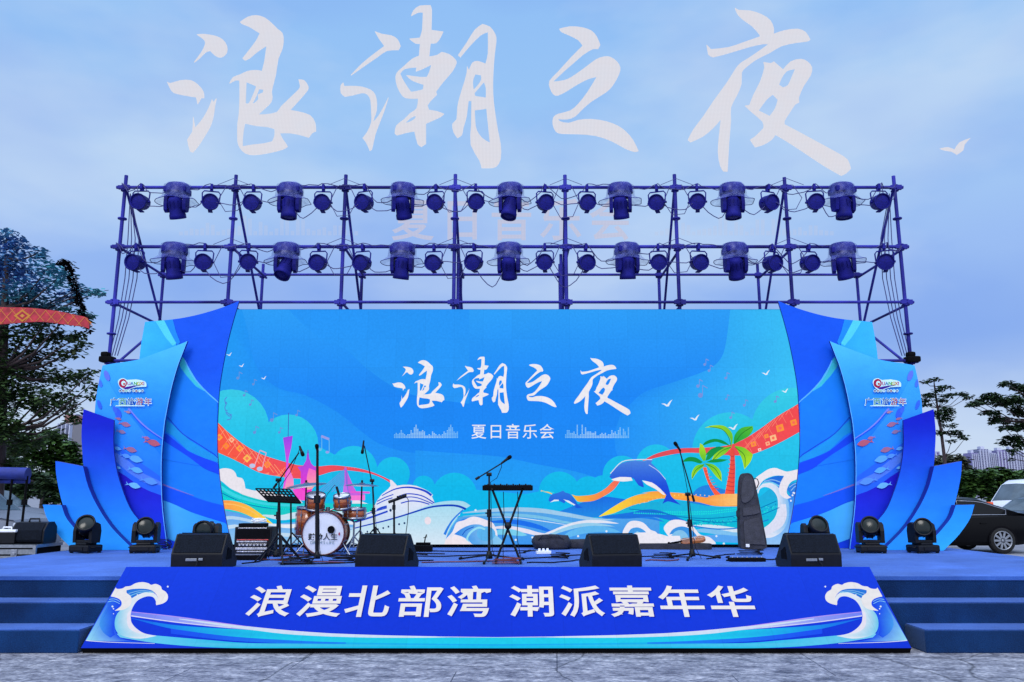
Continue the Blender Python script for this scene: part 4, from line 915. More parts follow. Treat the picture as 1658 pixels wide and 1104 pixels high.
        A.poly(circ(lx-13, 620.5, 6.6, 20, 7.2), (196, 22, 66)); A.poly(circ(lx-12, 620.5, 3.6, 16, 4), wd); A.poly(circ(lx-11, 621.5, 1.8, 10), (226, 60, 40))
        A.poly([(lx-14, 628), (lx-4, 625.5), (lx+6, 624), (lx+18, 623.6), (lx+8, 625.6), (lx-3, 629.5), (lx-8, 631)], (70, 20, 140), smooth=1)
        cols = [(200, 40, 110), (60, 110, 170), (60, 150, 60), (226, 170, 30), (230, 110, 40), (200, 50, 150)]
        for i, (ch, c) in enumerate(zip(textpolys('UANGXI', .03), cols)):
            put_text(A, ch, lambda u, v, i=i: (lx-6+i*5.2+u*7.4, 623.4-v*7.6), c)
        for i, ch in enumerate(textpolys('秀甲天下壮美广西', .01)):
            if i < 8: A.poly(circ(lx-17.2+i*4.9+(1.5 if i > 3 else 0), 632.6, 2.5, 10), wd)
        for i, ch in enumerate(textpolys('秀甲天下壮美广西', .01)):
            put_text(A, ch, lambda u, v, i=i: (lx-19.4+i*4.9+(1.5 if i > 3 else 0)+u*4.2, 634.4-v*4.2), [(90, 40, 120), (180, 40, 60), (60, 120, 60), (80, 60, 140)][i % 4])
        for i, (ch, c) in enumerate(zip(textpolys('广西旅游年', .038), [wd]*5)):
            put_text(A, ch, lambda u, v, i=i: (lx-34.3+i*13.7+u*13.6, 655.4-v*13.4), c)
        A.poly([(lx-24, 656.2), (lx+22, 656.2), (lx+22, 657.6), (lx-26, 657.6)], wd)
        for i, (ch, c) in enumerate(zip(textpolys('广西旅游年', 0), [(60, 10, 110), (20, 120, 50), (20, 40, 140), (230, 90, 10), (200, 10, 50)])):
            put_text(A, ch, lambda u, v, i=i: (lx-33.5+i*13.7+u*12.4, 654.6-v*12.6), c)
        o_ = A.done(M['print'])
        # each later shape of the logo lies just proud of the one before
    return t_
for sd_ in (-1, 1):
    for k in (1, 2, 3, 4, 5): wing(k, sd_)

# ---------------------------------------------------------------- scaffold with two rows of lamps
Y1, Y2 = 15.0, 17.0
xs1 = [at(px, 312, Y1).x for px in (202, 380.5, 559, 737, 915, 1093, 1271.5, 1449)]
zt, zm, zl, zb = 7.35, 6.15, 5.06, 3.94
sc = thing('scaffold', 'tall blue-veiled pipe scaffold behind the led wall carrying two rows of stage lamps', 'scaffold', (0, 16, 0))
def pipe(name, a, b, r=.034, m='pipe'):
    mb = MB(); mb.tube([a, b], r, 8); return mb.build(name, M[m], sc)
random.seed(5)
for i, x_ in enumerate(xs1):
    pipe('post', (x_, Y1, 2.6), (x_, Y1, zt+.24+random.uniform(-.02, .05)), .036)
    pipe('post', (x_, Y1, 0), (x_, Y1, 2.6), .043, 'pipelow')
    x2_ = x_
    pipe('post', (x2_, Y2, 0), (x2_, Y2, zm+(.25 if i not in (0, 7) else .05)), .033)
    pipe('brace', (x_, Y1+.08, zt-.03), (x2_+.05, Y2-.05, zl+.04), .026)
    pipe('brace', (x2_, Y2-.02, zl-.06), (x_+.04, Y1+.08, zb-.1), .026)
    for zz in (zm, zl, zb): pipe('cross_tube', (x_+.05, Y1-.1, zz-.03), (x2_+.05, Y2+.1, zz-.03), .026)
    for zz in (zt, zm, zl, zb):
        cb = MB()
        cb.lathe([(.0, -.06), (.075, -.06), (.075, -.045), (.055, -.03), (.055, .03), (.075, .045), (.075, .06), (0, .06)], (x_, Y1, zz), n=10)
        cb.box((x_+.06, Y1-.05, zz), (.10, .06, .09)); cb.box((x_-.06, Y1-.05, zz), (.10, .06, .07)); cb.build('coupler', M['pipe'], sc)
    cb = MB(); cb.lathe([(0, -.012), (.085, -.012), (.085, .012), (0, .012)], (x_, Y1, zt-.62), n=10); cb.build('ring_flange', M['pipe'], sc)
    cb = MB(); cb.lathe([(0, -.012), (.085, -.012), (.085, .012), (0, .012)], (x_, Y1, zl-.6), n=10); cb.build('ring_flange', M['pipe'], sc)
    for zz in (zm, zl): cb = MB(); cb.lathe([(.0, -.05), (.07, -.05), (.07, .05), (0, .05)], (x2_, Y2, zz), n=10); cb.box((x2_, Y2-.05, zz), (.18, .05, .06)); cb.build('coupler', M['pipe'], sc)
for zz, r_ in ((zt, .034), (zm, .034), (zl, .028), (zb, .028), (2.8, .028)):
    pipe('ledger', (xs1[0]-.14, Y1-.05, zz), (xs1[7]+.14, Y1-.05, zz), r_)
for zz in (zm, zl, zb, 2.8): pipe('ledger', (xs1[0]-.03, Y2-.05, zz), (xs1[7]+.03, Y2-.05, zz), .028)
for a, b in ((xs1[3]+.07, 0), (xs1[4]-.09, 0)): pipe('post', (a, Y1+.12, 2.5), (a, Y1+.12, zm-.1), .03)
# tied bundles at the two outer posts
for i, side in ((0, 1), (7, -1)):
    mb = MB(); x_ = xs1[i]
    mb.box((x_, Y1-.06, zb+.02), (.25, .2, .11), bev=.03); mb.box((x_-.03, Y1-.08, zb+.11), (.14, .16, .10), bev=.04)
    mb.build('clamp_bundle', M['matte'], sc)
    mb = MB()
    for k in range(4):
        dx = side*(.12+.07*k); mb.tube([(x_+side*.1, Y1+.02, zt-.1), (x_+dx, Y1+.05, zt-1.0), (x_+dx*1.1, Y1+.05, zm-.6), (x_+dx*.9, Y1, zl-.3), (x_+side*.05*k, Y1, zb+.1)], .009, 5)
    mb.build('cable_drop', M['cableblue'], sc)
# lamps
def par_can(name, label, loc):
    t_ = thing(name, label, 'stage lamp', loc, 'round par lamps on the scaffold')
    def add(nm, mb, m): return mb.build(nm, M[m], t_, off=ZERO)
    mb = MB(); mb.tube([(-.155, 0, -.30), (-.165, 0, -.13), (-.13, 0, -.085), (.13, 0, -.085), (.165, 0, -.13), (.155, 0, -.30)], .013, 6); add('yoke', mb, 'lampblue')
    mb = MB(); mb.box((0, 0, -.045), (.06, .05, .09), bev=.008); mb.box((0, 0, 0), (.05, .11, .11), bev=.01); add('clamp', mb, 'lampblue')
    Rm = Matrix.Rotation(rad(90+12), 3, 'X')
    c = (0, 0, -.31)
    mb = MB(); mb.lathe([(0, -.20), (.09, -.19), (.135, -.13), (.145, -.05), (.148, .10), (.158, .105), (.158, .13), (.140, .13), (.135, .10)], c, Rm, 22)
    for sx in (-1, 1): mb.tube([(sx*.14, 0, -.31), (sx*.185, 0, -.31)], .022, 8)
    mb.box((0, .02, -.475), (.08, .16, .02)); add('can', mb, 'lampblue')
    mb = MB(); mb.lathe([(0, .112), (.06, .110), (.137, .10)], c, Rm, 22); add('lens', mb, 'lensblue')
    return t_
M['lensblue'] = mat('dark_lens', (.006, .007, .16), .5, noise=.3, scale=30, spec=.15)  # lens colour includes the same double-exposure blue
gm_, n, l, p = newmat('clear_rain_film')
p.inputs['Base Color'].default_value = (.10, .13, .45, 1); p.inputs['Roughness'].default_value = .35
tcn = n.new('ShaderNodeTexCoord'); qn = n.new('ShaderNodeTexNoise'); qn.inputs['Scale'].default_value = 9; qn.inputs['Detail'].default_value = 5; l.new(tcn.outputs['Object'], qn.inputs[0])
mr = n.new('ShaderNodeMapRange'); mr.inputs[1].default_value = .3; mr.inputs[2].default_value = .7; mr.inputs[3].default_value = .06; mr.inputs[4].default_value = .42; l.new(qn.outputs[0], mr.inputs[0]); l.new(mr.outputs[0], p.inputs['Alpha'])
M['film'] = gm_
def moving_head(name, label, cat, loc, cover, tilt, pan=0, rz=0, group=None, mk='lampblue', lens='lensblue'):
    """base, U-shaped yoke, tilting head; hanging (cover) or standing"""
    s = -1 if cover else 1
    t_ = thing(name, label, cat, loc, group, rz)
    def add(nm, mb, m, par=None, off=ZERO): return mb.build(nm, M[m], par or t_, off=off)
    mb = MB()
    mb.box((0, 0, s*.07), (.40, .30, .11), bev=.025)
    mb.box((0, -.155, s*.07), (.20, .012, .05)); mb.box((0, 0, s*.14), (.22, .22, .04), bev=.015)
    if not cover:
        for sx in (-1, 1):
            for sy in (-1, 1): mb.lathe([(0, 0), (.028, 0), (.028, .02), (0, .02)], (sx*.17, sy*.11, 0), n=8)
            mb.tube([(sx*.2, -.08, .09), (sx*.225, -.08, .09), (sx*.225, .08, .09), (sx*.2, .08, .09)], .01, 6)
    else:
        for sx in (-1, 1): mb.box((sx*.12, 0, .0), (.045, .12, .12), bev=.01)
    add('base', mb, mk)
    mb = MB()
    for sx in (-1, 1):
        prof = [(-.085, s*.155), (.085, s*.155), (.095, s*.34), (.07, s*.44), (.0, s*.475), (-.07, s*.44), (-.095, s*.34)]
        mb.prism(prof, sx*.135, sx*.195, lambda a, b, d: Vector((d, a, b)))
    mb.box((0, 0, s*.175), (.36, .15, .045), bev=.012)
    add('yoke', mb, mk)
    hd = MB()
    hd.lathe([(0, -.19), (.085, -.185), (.118, -.14), (.125, -.02), (.130, .10), (.142, .13), (.142, .20), (.120, .205), (.115, .185)], ZERO, None, 20)
    for a_ in range(10): hd.box((.128*math.cos(a_*PI/5), .128*math.sin(a_*PI/5), -.06), (.012, .02, .12), Matrix.Rotation(a_*PI/5, 3, 'Z'))
    h = hd.build('head', M[mk], t_, off=ZERO); h.location = (0, 0, s*.375); h.rotation_euler = (rad(tilt), 0, rad(pan))
    ln = MB(); ln.lathe([(0, .196), (.05, .194), (.09, .186), (.117, .178)], ZERO, None, 20); ln.build('lens', M[lens], h, off=ZERO)
    if cover:
        cv = MB(); n_ = 30; prof = [(.19, .06, 1), (.225, .02, 1), (.235, -.10, 1), (.24, -.17, 1), (.29, -.22, 1), (.36, -.275, 1)]
        vs = []; fs = []
        for j, (r_, zz, _) in enumerate(prof):
            for k in range(n_):
                a_ = 2*PI*k/n_; wob = 1+.035*math.sin(a_*7+j)*(j > 0); vs.append((r_*wob*math.cos(a_)*1.05, r_*wob*math.sin(a_)*.8, zz+.014*math.sin(a_*5+j*2)))
        for j in range(len(prof)-1):
            for k in range(n_): fs.append((j*n_+k, j*n_+(k+1) % n_, (j+1)*n_+(k+1) % n_, (j+1)*n_+k))
        cv.add(vs, fs, True); o = cv.build('rain_cover', M['film'], t_, off=ZERO)
        rm = MB(); rm.tube(vs[-n_:], .006, 5, closed=True); rm.build('rim', M['lampblue'], o, off=ZERO)
        tp = MB(); tp.lathe([(0, .085), (.10, .08), (.19, .055), (.215, .02), (.222, -.04), (.225, -.11)], ZERO, Matrix.Diagonal((1.0, .8, 1)), 20); tp.build('hood', M['lampblue'], t_, off=ZERO)
    return t_
rows = [('upper', zt, [230, 343, 411, 524, 591, 706, 770, 882, 950, 1063, 1128, 1243, 1318, 1422], [288, 470, 653, 826, 1004, 1185, 1363], 312),
        ('lower', zm, [223, 333, 404, 517, 588, 703, 768, 882, 948, 1065, 1130, 1248, 1308, 1430], [284, 465, 652, 824, 1015, 1189, 1363], 400)]
first = None
for rn, zz, pars, heads, py in rows:
    for i, px in enumerate(pars):
        lab = 'round dark blue-veiled par lamp on the %s bar, %s of fourteen' % (rn, nice(i, 14))
        loc = (at(px, py, Y1-.08).x, Y1-.1, zz-.02+random.uniform(-.01, .01))
        if first is None: first = par_can('par_lamp', lab, loc)
        else: dup(first, loc, lab, random.uniform(-.35, .35))
hf = {}
for rn, zz, pars, heads, py in rows:
    for i, px in enumerate(heads):
        lab = 'rain covered moving head lamp on the %s bar, %s of seven' % (rn, nice(i, 7))
        loc = (at(px, py, Y1-.1).x, Y1-.12, zz-.03)
        tilt = random.choice([150, 165, 195, 205, 180, 215]); pan = random.uniform(-40, 40)
        if not hf:
            hf['a'] = moving_head('hanging_moving_head', lab, 'moving head lamp', loc, True, tilt, pan, group='moving head lamps on the scaffold'); hf['a'].scale = (1.08, 1.08, 1.08)
        else:
            d_ = dup(hf['a'], loc, lab, random.uniform(-.3, .3))
            for c in d_.children:
                if c.name.startswith('head'): c.rotation_euler = (rad(tilt), 0, rad(pan))
# cable runs along both bars
for rn, zz, pars, heads, py in rows:
    for rr in range(2):
        random.seed((11 if rn == 'upper' else 12)+rr*5)
        xs = sorted([at(q, py, Y1).x for q in pars+heads]); pts = []
        x0_ = xs1[0]
        stops = [x0_]+xs+[xs1[7]]
        for i in range(len(stops)-1):
            a, b = stops[i], stops[i+1]; sag = random.uniform(.08, .34) if rr else random.uniform(.02, .22); z0_ = zz+.05-(.30*rr*(0 < i < len(stops)-2)); yo = Y1-.12-.03*rr
            if random.random() < .25: sag += .25
            for k in range(8):
                f = k/8; pts.append((a+(b-a)*f+.02*math.sin(f*9+i), yo+.02*math.sin(i*3+f*5), z0_-sag*4*f*(1-f)+.012*math.sin(f*14+i)))
        mb = MB(); mb.tube(pts, .009, 5); o = mb.build('power_cable', M['cableblue'])
        tag(o, 'dark cable drooping %s along the %s lamp bar' % ('in deep loops' if rr else 'tight against the pipe', rn), 'cable', 'cables along the lamp bars')
# loops hung at the posts
random.seed(21)
for i, x_ in enumerate(xs1[1:7]):
    for zz, rn in ((zt, 'upper'), (zm, 'lower')):
        dx = .26; h = random.uniform(.5, .7)
        mb = MB(); mb.tube([(x_-.12, Y1-.14, zz), (x_-dx, Y1-.15, zz-h*.55), (x_-dx*.4, Y1-.16, zz-h), (x_+dx*.5, Y1-.16, zz-h*.96), (x_+dx, Y1-.15, zz-h*.5), (x_+.1, Y1-.14, zz+.02)], .008, 5)
        mb.tube([(x_-.3, Y1-.13, zz+.02), (x_, Y1-.13, zz+.15), (x_+.32, Y1-.13, zz+.02)], .006, 5)
        o = mb.build('hanging_cable_loop', M['cableblue']); tag(o, 'hanging cable loop at the %s bar, %s inner post' % (rn, nice(i, 6)), 'cable', 'cable loops at the scaffold posts')

# ---------------------------------------------------------------- double-exposed screen lettering, added as glowing shapes in the air
def emis(name, c, s, a=1.0, dots=True):
    m, n, l, p = newmat(name)
    t = n.new('ShaderNodeTexCoord'); q = n.new('ShaderNodeTexNoise'); q.inputs['Scale'].default_value = 3; q.inputs['Detail'].default_value = 4; l.new(t.outputs['Object'], q.inputs[0])
    wv = n.new('ShaderNodeTexWave'); wv.inputs['Scale'].default_value = 9; wv.bands_direction = 'X'; wv.inputs['Distortion'].default_value = .3; l.new(t.outputs['Object'], wv.inputs[0])
    wz = n.new('ShaderNodeTexWave'); wz.inputs['Scale'].default_value = 9; wz.bands_direction = 'Z'; l.new(t.outputs['Object'], wz.inputs[0])
    mu = n.new('ShaderNodeMath'); mu.operation = 'MULTIPLY'; l.new(wv.outputs['Fac'], mu.inputs[0]); l.new(wz.outputs['Fac'], mu.inputs[1])
    r = n.new('ShaderNodeMapRange'); r.inputs[3].default_value = s*.84; r.inputs[4].default_value = s*1.08; l.new(mu.outputs[0], r.inputs[0])
    x = n.new('ShaderNodeMixRGB'); x.inputs[1].default_value = lin(c); x.inputs[2].default_value = lin((c[0]+6, c[1]-3, c[2]-8)); l.new(q.outputs[0], x.inputs[0])
    l.new(x.outputs[0], p.inputs['Emission Color']); l.new(r.outputs[0], p.inputs['Emission Strength']); p.inputs['Base Color'].default_value = (0, 0, 0, 1); p.inputs['Specular IOR Level'].default_value = 0
    p.inputs['Alpha'].default_value = a
    return m
M['skychar'] = emis('double_exposure_pale', (230, 233, 244), 1.0, .76)
M['skycap'] = emis('double_exposure_cream', (205, 208, 232), 1.0, .5)
M['skybar'] = emis('double_exposure_bars', (198, 212, 240), 1.0, .3)
YL = 19.0
cn = [('large double-exposed brush character with three water strokes at far left above the scaffold', 0), ('tall double-exposed brush character with many strokes, second from the left in the sky', 1),
      ('double-exposed zigzag brush character of one long stroke, third in the sky lettering', 2), ('large double-exposed brush character with long right tail at the right end of the sky lettering', 3)]
for (lab, i) in cn:
    polys = GL[i]; allp = [q for o_, _ in polys for q in o_]
    cx = sum(q[0] for q in allp)/len(allp); c = at(cx, 150, YL)
    mb = MB()
    for o_, hs_ in polys:
        lp = [sm(o_, 2, 50)]+[sm(h, 2, 50) for h in hs_]; flat = [q for a in lp for q in a]; n_ = len(flat)
        tri = tessellate_polygon([[Vector((x, y, 0)) for x, y in a] for a in lp])
        tri = [q for q in tri if abs((Vector(flat[q[1]])-Vector(flat[q[0]])).cross(Vector(flat[q[2]])-Vector(flat[q[0]]))) > 1e-4]
        F = [at(x, y, YL) for x, y in flat]; B = [v+Vector((0, .04, 0)) for v in F]
        fs = [tuple(q) for q in tri]+[tuple(k+n_ for k in reversed(q)) for q in tri]; o0 = 0
        for a in lp:
            m_ = len(a); fs += [(o0+k, o0+(k+1) % m_, n_+o0+(k+1) % m_, n_+o0+k) for k in range(m_)]; o0 += m_
        mb.add(F+B, fs)
    o = mb.build('brush_character', M['skychar'], None, off=c, fixn=False); o.location = c
    tag(o, lab, 'lettering', 'double-exposed brush characters in the sky')
cap = thing('sky_caption', 'faint double-exposed row of five thin characters behind the upper lamp row', 'lettering', tuple(at(826, 350, YL)))
for i, (vs, fs) in enumerate(textpolys('夏日音乐会', .012)):
    mb = MB(); cx = 633+i*80
    F = [at(cx+u*70, 382-v*72, YL) for u, v in vs]; n_ = len(F)
    mb.add(F+[v+Vector((0, .02, 0)) for v in F], [tuple(q) for q in fs]+[tuple(k+n_ for k in reversed(q)) for q in fs]); mb.build('character', M['skycap'], cap, fixn=False)
for xa, lab in ((290, 'left'), (1060, 'right')):
    mb = MB()
    for i in range(34):
        h_ = 6+abs(30*math.sin(i*.9)*math.sin(i*.37))*math.sin(PI*(i+1)/35)
        q = [at(xa+i*8.6, 381, YL), at(xa+i*8.6+6, 381, YL), at(xa+i*8.6+6, 381-h_, YL), at(xa+i*8.6, 381-h_, YL)]
        mb.add(q, [(0, 1, 2, 3)])
    mb.build('sound_level_bars', M['skybar'], cap, fixn=False)
mb = MB(); A = Art('sky_bird', None, lambda px, py, k: at(px, py, YL), 0)
pts = sm([(1522, 240), (1535, 238), (1546, 242), (1554, 230), (1572, 223), (1562, 234), (1560, 243), (1550, 250), (1542, 245), (1530, 243)], 2, 50)
F = [at(x, y, YL) for x, y in pts]; n_ = len(F); tri = tessellate_polygon([[Vector((x, y, 0)) for x, y in pts]])
mb.add(F+[v+Vector((0, .03, 0)) for v in F], [tuple(q) for q in tri]+[tuple(k+n_ for k in reversed(q)) for q in tri]+[(k, (k+1) % n_, n_+(k+1) % n_, n_+k) for k in range(n_)])
c = at(1546, 240, YL); o = mb.build('gull_emblem', M['skychar'], None, off=c, fixn=False); o.location = c
tag(o, 'small double-exposed gull shape alone in the sky at the right', 'emblem')
# ---------------------------------------------------------------- equipment on the deck
def wedge(cx, Y, yaw, wd, label, handle=False):
    b = at(cx, 900, Y); t_ = thing('floor_monitor', label, 'floor monitor', (b.x, Y, DECK+.003), 'floor monitors along the front of the stage', rad(yaw))
    prof = [(0, 0), (-.02, .03), (-.03, .17), (.09, .385), (.17, .395), (.47, .07), (.45, 0)]
    mb = MB(); mb.prism(prof, -wd/2, wd/2, lambda a, b_, d: Vector((d, a, b_))); o = mb.build('cabinet', M['black'], t_, off=ZERO)
    bv = o.modifiers.new('b', 'BEVEL'); bv.width = .012; bv.segments = 2
    g = MB(); g.add([(-wd/2+.02, .085, .382), (wd/2-.02, .085, .382), (wd/2-.02, -.026, .182), (-wd/2+.02, -.026, .182)], [(0, 1, 2, 3)]); 
    g.v = [(a, b_-.006, c+.004) for a, b_, c in g.v]; g.build('sloped_face', M['wedge'], t_, off=ZERO)
    g = MB(); g.add([(-wd/2+.02, .178, .396), (wd/2-.02, .178, .396), (wd/2-.02, .466, .084), (-wd/2+.02, .466, .084)], [(0, 1, 2, 3)]); g.v = [(a, b_+.006, c+.006) for a, b_, c in g.v]; g.build('speaker_grille', M['wedge'], t_, off=ZERO)
    for s in (-1, 1):
        h = MB(); h.prism([(.10, .10), (.26, .10), (.26, .19), (.14, .24)], s*(wd/2+.001), s*(wd/2+.006), lambda a, b_, d: Vector((d, a, b_))); h.build('handle_recess', M['matte'], t_, off=ZERO)
    if handle:
        h = MB(); h.box((-.06, -.034, .105), (.13, .008, .03), bev=.003); h.box((.05, -.034, .11), (.05, .008, .028), bev=.003); h.build('connector_plate', M['alu'], t_, off=ZERO)
        c = MB(); c.tube([(.02, -.04, .10), (.03, -.10, .05), (.02, -.12, .012), (-.15, -.10, .012), (-.32, -.02, .012)], .008, 6); c.build('signal_cable', M['cable'], t_, off=ZERO)
    return t_
wedge(320, 9.75, -1, .60, 'black floor monitor at the left end of the stage front, before the amplifier', True)
wedge(616, 9.6, -13, .60, 'black floor monitor between the drum kit and the keyboard stand')
wedge(998, 9.6, 13, .60, 'black floor monitor between the keyboard stand and the right microphone stand')
wedge(1320, 9.75, 3, .60, 'black floor monitor at the right end of the stage front', True)
# wooden plank under the outer monitors
for cx, s, lab in ((322, -1, 'left'), (1318, 1, 'right')):
    b = at(cx, 900, 9.42); mb = MB(); mb.box((0, 0, .012), (.62, .07, .024), bev=.004); o = mb.build('plank', M['alu'], None, off=ZERO); o.location = (b.x+s*.04, 9.62, DECK+.004) if False else (b.x, 9.30, DECK+.004)
    tag(o, 'pale metal bar lying at the foot of the %s end floor monitor' % lab, 'bar')

for px, yaw, py, lab in [(139, -20, 888, 'black moving head lamp on the deck before the two smallest boards at far left'), (235, 8, 888, 'black moving head lamp on the deck before the fish board at left'), (334, 0, 889, 'black moving head lamp peeping over the left end floor monitor'),
                         (1321, 0, 889, 'black moving head lamp peeping over the right end floor monitor'), (1410, -6, 888, 'black moving head lamp on the deck before the fish board at right'), (1494, 14, 888, 'black moving head lamp on the deck before the two smallest boards at far right')]:
    b = deck(px, py+1)
    b = at(px, 885, 12.0 if px in (334, 1321) else 12.5); b.z = DECK
    t_ = moving_head('standing_moving_head', lab, 'moving head lamp', (b.x, b.y, DECK+.003), False, {139: 60, 235: 75, 334: 88, 1321: 60, 1410: 70, 1494: 80}[px], {139: 35, 235: 8, 334: 0, 1321: 5, 1410: -12, 1494: -30}[px], rad(yaw), 'moving head lamps on the deck', 'black', 'glass')
    t_.scale = (.94, .94, .94)

def tripod(mb, c, h=.26, r=.34, n=3, a0=.3, th=.011, flat=False):
    for k in range(n):
        a_ = a0+k*2*PI/n; e = (c[0]+r*math.cos(a_), c[1]+r*math.sin(a_), c[2]+.012)
        if flat: mb.tube([(c[0], c[1], c[2]+h*.35), e], th, 6); mb.tube([(e[0]-.04*math.cos(a_), e[1]-.04*math.sin(a_), c[2]+.03), e], th*1.6, 6)
        else:
            mb.tube([(c[0], c[1], c[2]+h), e], th, 6); mb.tube([(c[0], c[1], c[2]+h*.35), ((c[0]+e[0])/2, (c[1]+e[1])/2, c[2]+h*.5)], th*.6, 5)
def mic_mesh(a, b_, r=.024):
    """body from a (cable end) to b (grille end)"""
    a, b_ = Vector(a), Vector(b_); return a, b_
def mic_stand(label, base, top, boom=None, mic=None, pole_r=.014, tri=(.26, .34), a0=.3, flat=True, thick=None, cat='microphone stand', grp='microphone stands on the deck'):
    """base/top/boom/mic are screen positions of the photo turned into points at the base's distance"""
    b = deck(*base); Y = b.y; tp = at(top[0], top[1], Y)
    t_ = thing('microphone_stand', label, cat, (b.x, b.y, DECK), grp)
    mb = MB(); tripod(mb, (b.x, b.y, DECK), tri[0], tri[1], a0=a0, flat=flat); mb.lathe([(0, 0), (.045, 0), (.045, .03), (.03, .09), (.018, .10)], (b.x, b.y, DECK+.035), n=12); mb.build('tripod_base', M['black'], t_)
    mb = MB(); mid = b.lerp(tp, .55); mb.tube([(b.x, b.y, DECK+.05), mid], pole_r*1.2, 8); mb.tube([mid, tp], pole_r*.8, 8); mb.build('pole', M['black'], t_)
    mb = MB(); mb.tube([mid-Vector((0, 0, .05)), mid+Vector((0, 0, .05))], pole_r*2.0, 10); mb.tube([mid+Vector((-.05, 0, 0)), mid], .010, 6); mb.build('clutch', M['black'], t_)
    if boom:
        p0, p1 = at(*boom[0], Y-.03), at(*boom[1], Y-.10)
        mb = MB(); mb.tube([p0, p1], .009, 7); mb.tube([p0, p0.lerp(p1, .12)], .017, 8); mb.build('boom_arm', M['black'], t_)
        mb = MB(); q = tp; mb.tube([q+Vector((-.035, -.03, .0)), q+Vector((.035, -.03, .0))], .024, 10); mb.tube([q+Vector((0, -.07, 0)), q+Vector((0, .03, 0))], .012, 8); mb.build('boom_joint', M['black'], t_)
        end = p1
    else: end = tp
    if mic:
        a, c = at(*mic[0], Y-.10), at(*mic[1], Y-.12)
        mb = MB(); mb.tube([a, a.lerp(c, .62)], .013, 10, .019); mb.tube([a.lerp(c, .62), a.lerp(c, .68)], .025, 10); mb.build('microphone', M['black'], t_)
        g = MB(); d_ = (c-a); dn = d_.normalized(); Rm = dn.to_track_quat('Z', 'Y').to_matrix(); g.lathe([(0, 0), (.02, .0), (.026, .015), (.026, .035), (.018, .052), (0, .058)], a.lerp(c, .66), Rm, 14); g.build('microphone_grille', M['matte'], t_)
        cb = MB(); m_ = a.lerp(tp, .5)+Vector((.02, 0, -.12)); cb.tube([a, a+Vector((.0, 0, -.05)), m_, tp+Vector((.02, -.02, -.1)), tp.lerp(b, .5)+Vector((.03, -.03, 0)), (b.x+.04, b.y-.04, DECK+.15), (b.x+.1, b.y-.1, DECK+.012)], .0045, 5); cb.build('microphone_cable', M['cable'], t_)
    return t_
mic_stand('thick black straight stand standing in front of the bass drum', (513, 909), (514, 728), None, ((514, 732), (513, 722)), .022, (.24, .46), .55)
mic_stand('black boom stand leaning over the music stand with microphone high', (447, 906), (452, 777), ((443, 790), (484, 733)), ((485, 722), (491, 738)), .012, (.34, .30), .1, False)
mic_stand('black boom stand behind the right side of the drums', (607, 888), (603, 778), ((604, 790), (590, 722)), ((589, 713), (586, 738)), .014, (.34, .30), .8, False)
mic_stand('black boom stand at the left end of the keyboard', (792, 909), (792, 768), ((770, 776), (822, 744)), ((812, 750), (828, 738)), .015, (.24, .50), .42)
mic_stand('black stand alone right of centre with microphone tilted left', (1121, 905), (1113, 800), ((1124, 812), (1100, 728)), ((1102, 730), (1092, 716)), .016, (.20, .40), .15)
# short percussion stand
b = deck(638, 896); t_ = thing('percussion_stand', 'short black stand carrying a small percussion bar beside the ship picture', 'stand', (b.x, b.y, DECK))
mb = MB(); tripod(mb, (b.x, b.y, DECK), .30, .22, a0=.5); mb.build('tripod_base', M['black'], t_)
mb = MB(); tp = at(638, 812, b.y); mb.tube([(b.x, b.y, DECK+.1), tp], .016, 8); mb.tube([tp-Vector((0, 0, .12)), tp-Vector((0, 0, .05))], .026, 8); mb.build('pole', M['black'], t_)
mb = MB(); mb.tube([at(629, 813, b.y), at(657, 803, b.y)], .022, 8); 
for k in range(4): mb.box(at(644+k*4.2, 805.5-k*1.2, b.y-.02), (.028, .05, .05), bev=.006)
mb.tube([at(657, 803, b.y), at(661, 809, b.y), at(661, 830, b.y), at(659, 850, b.y), at(655, 880, b.y)], .006, 5); mb.build('percussion_bar', M['black'], t_)

# music stand
b = deck(453, 912); Y = b.y; t_ = thing('music_stand', 'black perforated music stand left of the drum kit', 'music stand', (b.x, Y, DECK))
mb = MB(); tripod(mb, (b.x, Y, DECK), .34, .34, a0=.9); mb.build('tripod_base', M['black'], t_)
mb = MB(); mb.tube([(b.x, Y, DECK+.1), at(452, 812, Y)], .016, 8); mb.build('pole', M['black'], t_)
c4 = [at(414, 791, Y+.06), at(469, 792, Y+.10), at(487, 814, Y-.16), at(434, 811, Y-.20)]
mb = MB(); U = 9; V = 5; up_ = Vector((0, 0, .004))
def tp_(u, v): return (c4[0].lerp(c4[1], u)).lerp(c4[3].lerp(c4[2], u), v)
for i in range(U+1):
    a, c = tp_(i/U, 0), tp_(i/U, 1); mb.tube([a, c], .009, 4)
for j in range(V+1):
    a, c = tp_(0, j/V), tp_(1, j/V); mb.tube([a, c], .011 if j < V else .02, 4)
mb.add([tp_(0, .55), tp_(1, .55), tp_(1, 1), tp_(0, 1)], [(0, 1, 2, 3)])
mb.build('perforated_tray', M['matte'], t_)
# second slim stand
for (px, top, lab) in ((471, 800, 'slim black pole stand just right of the music stand'),):
    b = deck(px, 900); mb = MB(); tripod(mb, (b.x, b.y, DECK), .32, .28, a0=.2); mb.tube([(b.x, b.y, DECK+.05), at(px, top, b.y)], .013, 7); o = mb.build('slim_stand', M['black'], None, off=(b.x, b.y, DECK)); o.location = (b.x, b.y, DECK); tag(o, lab, 'stand')

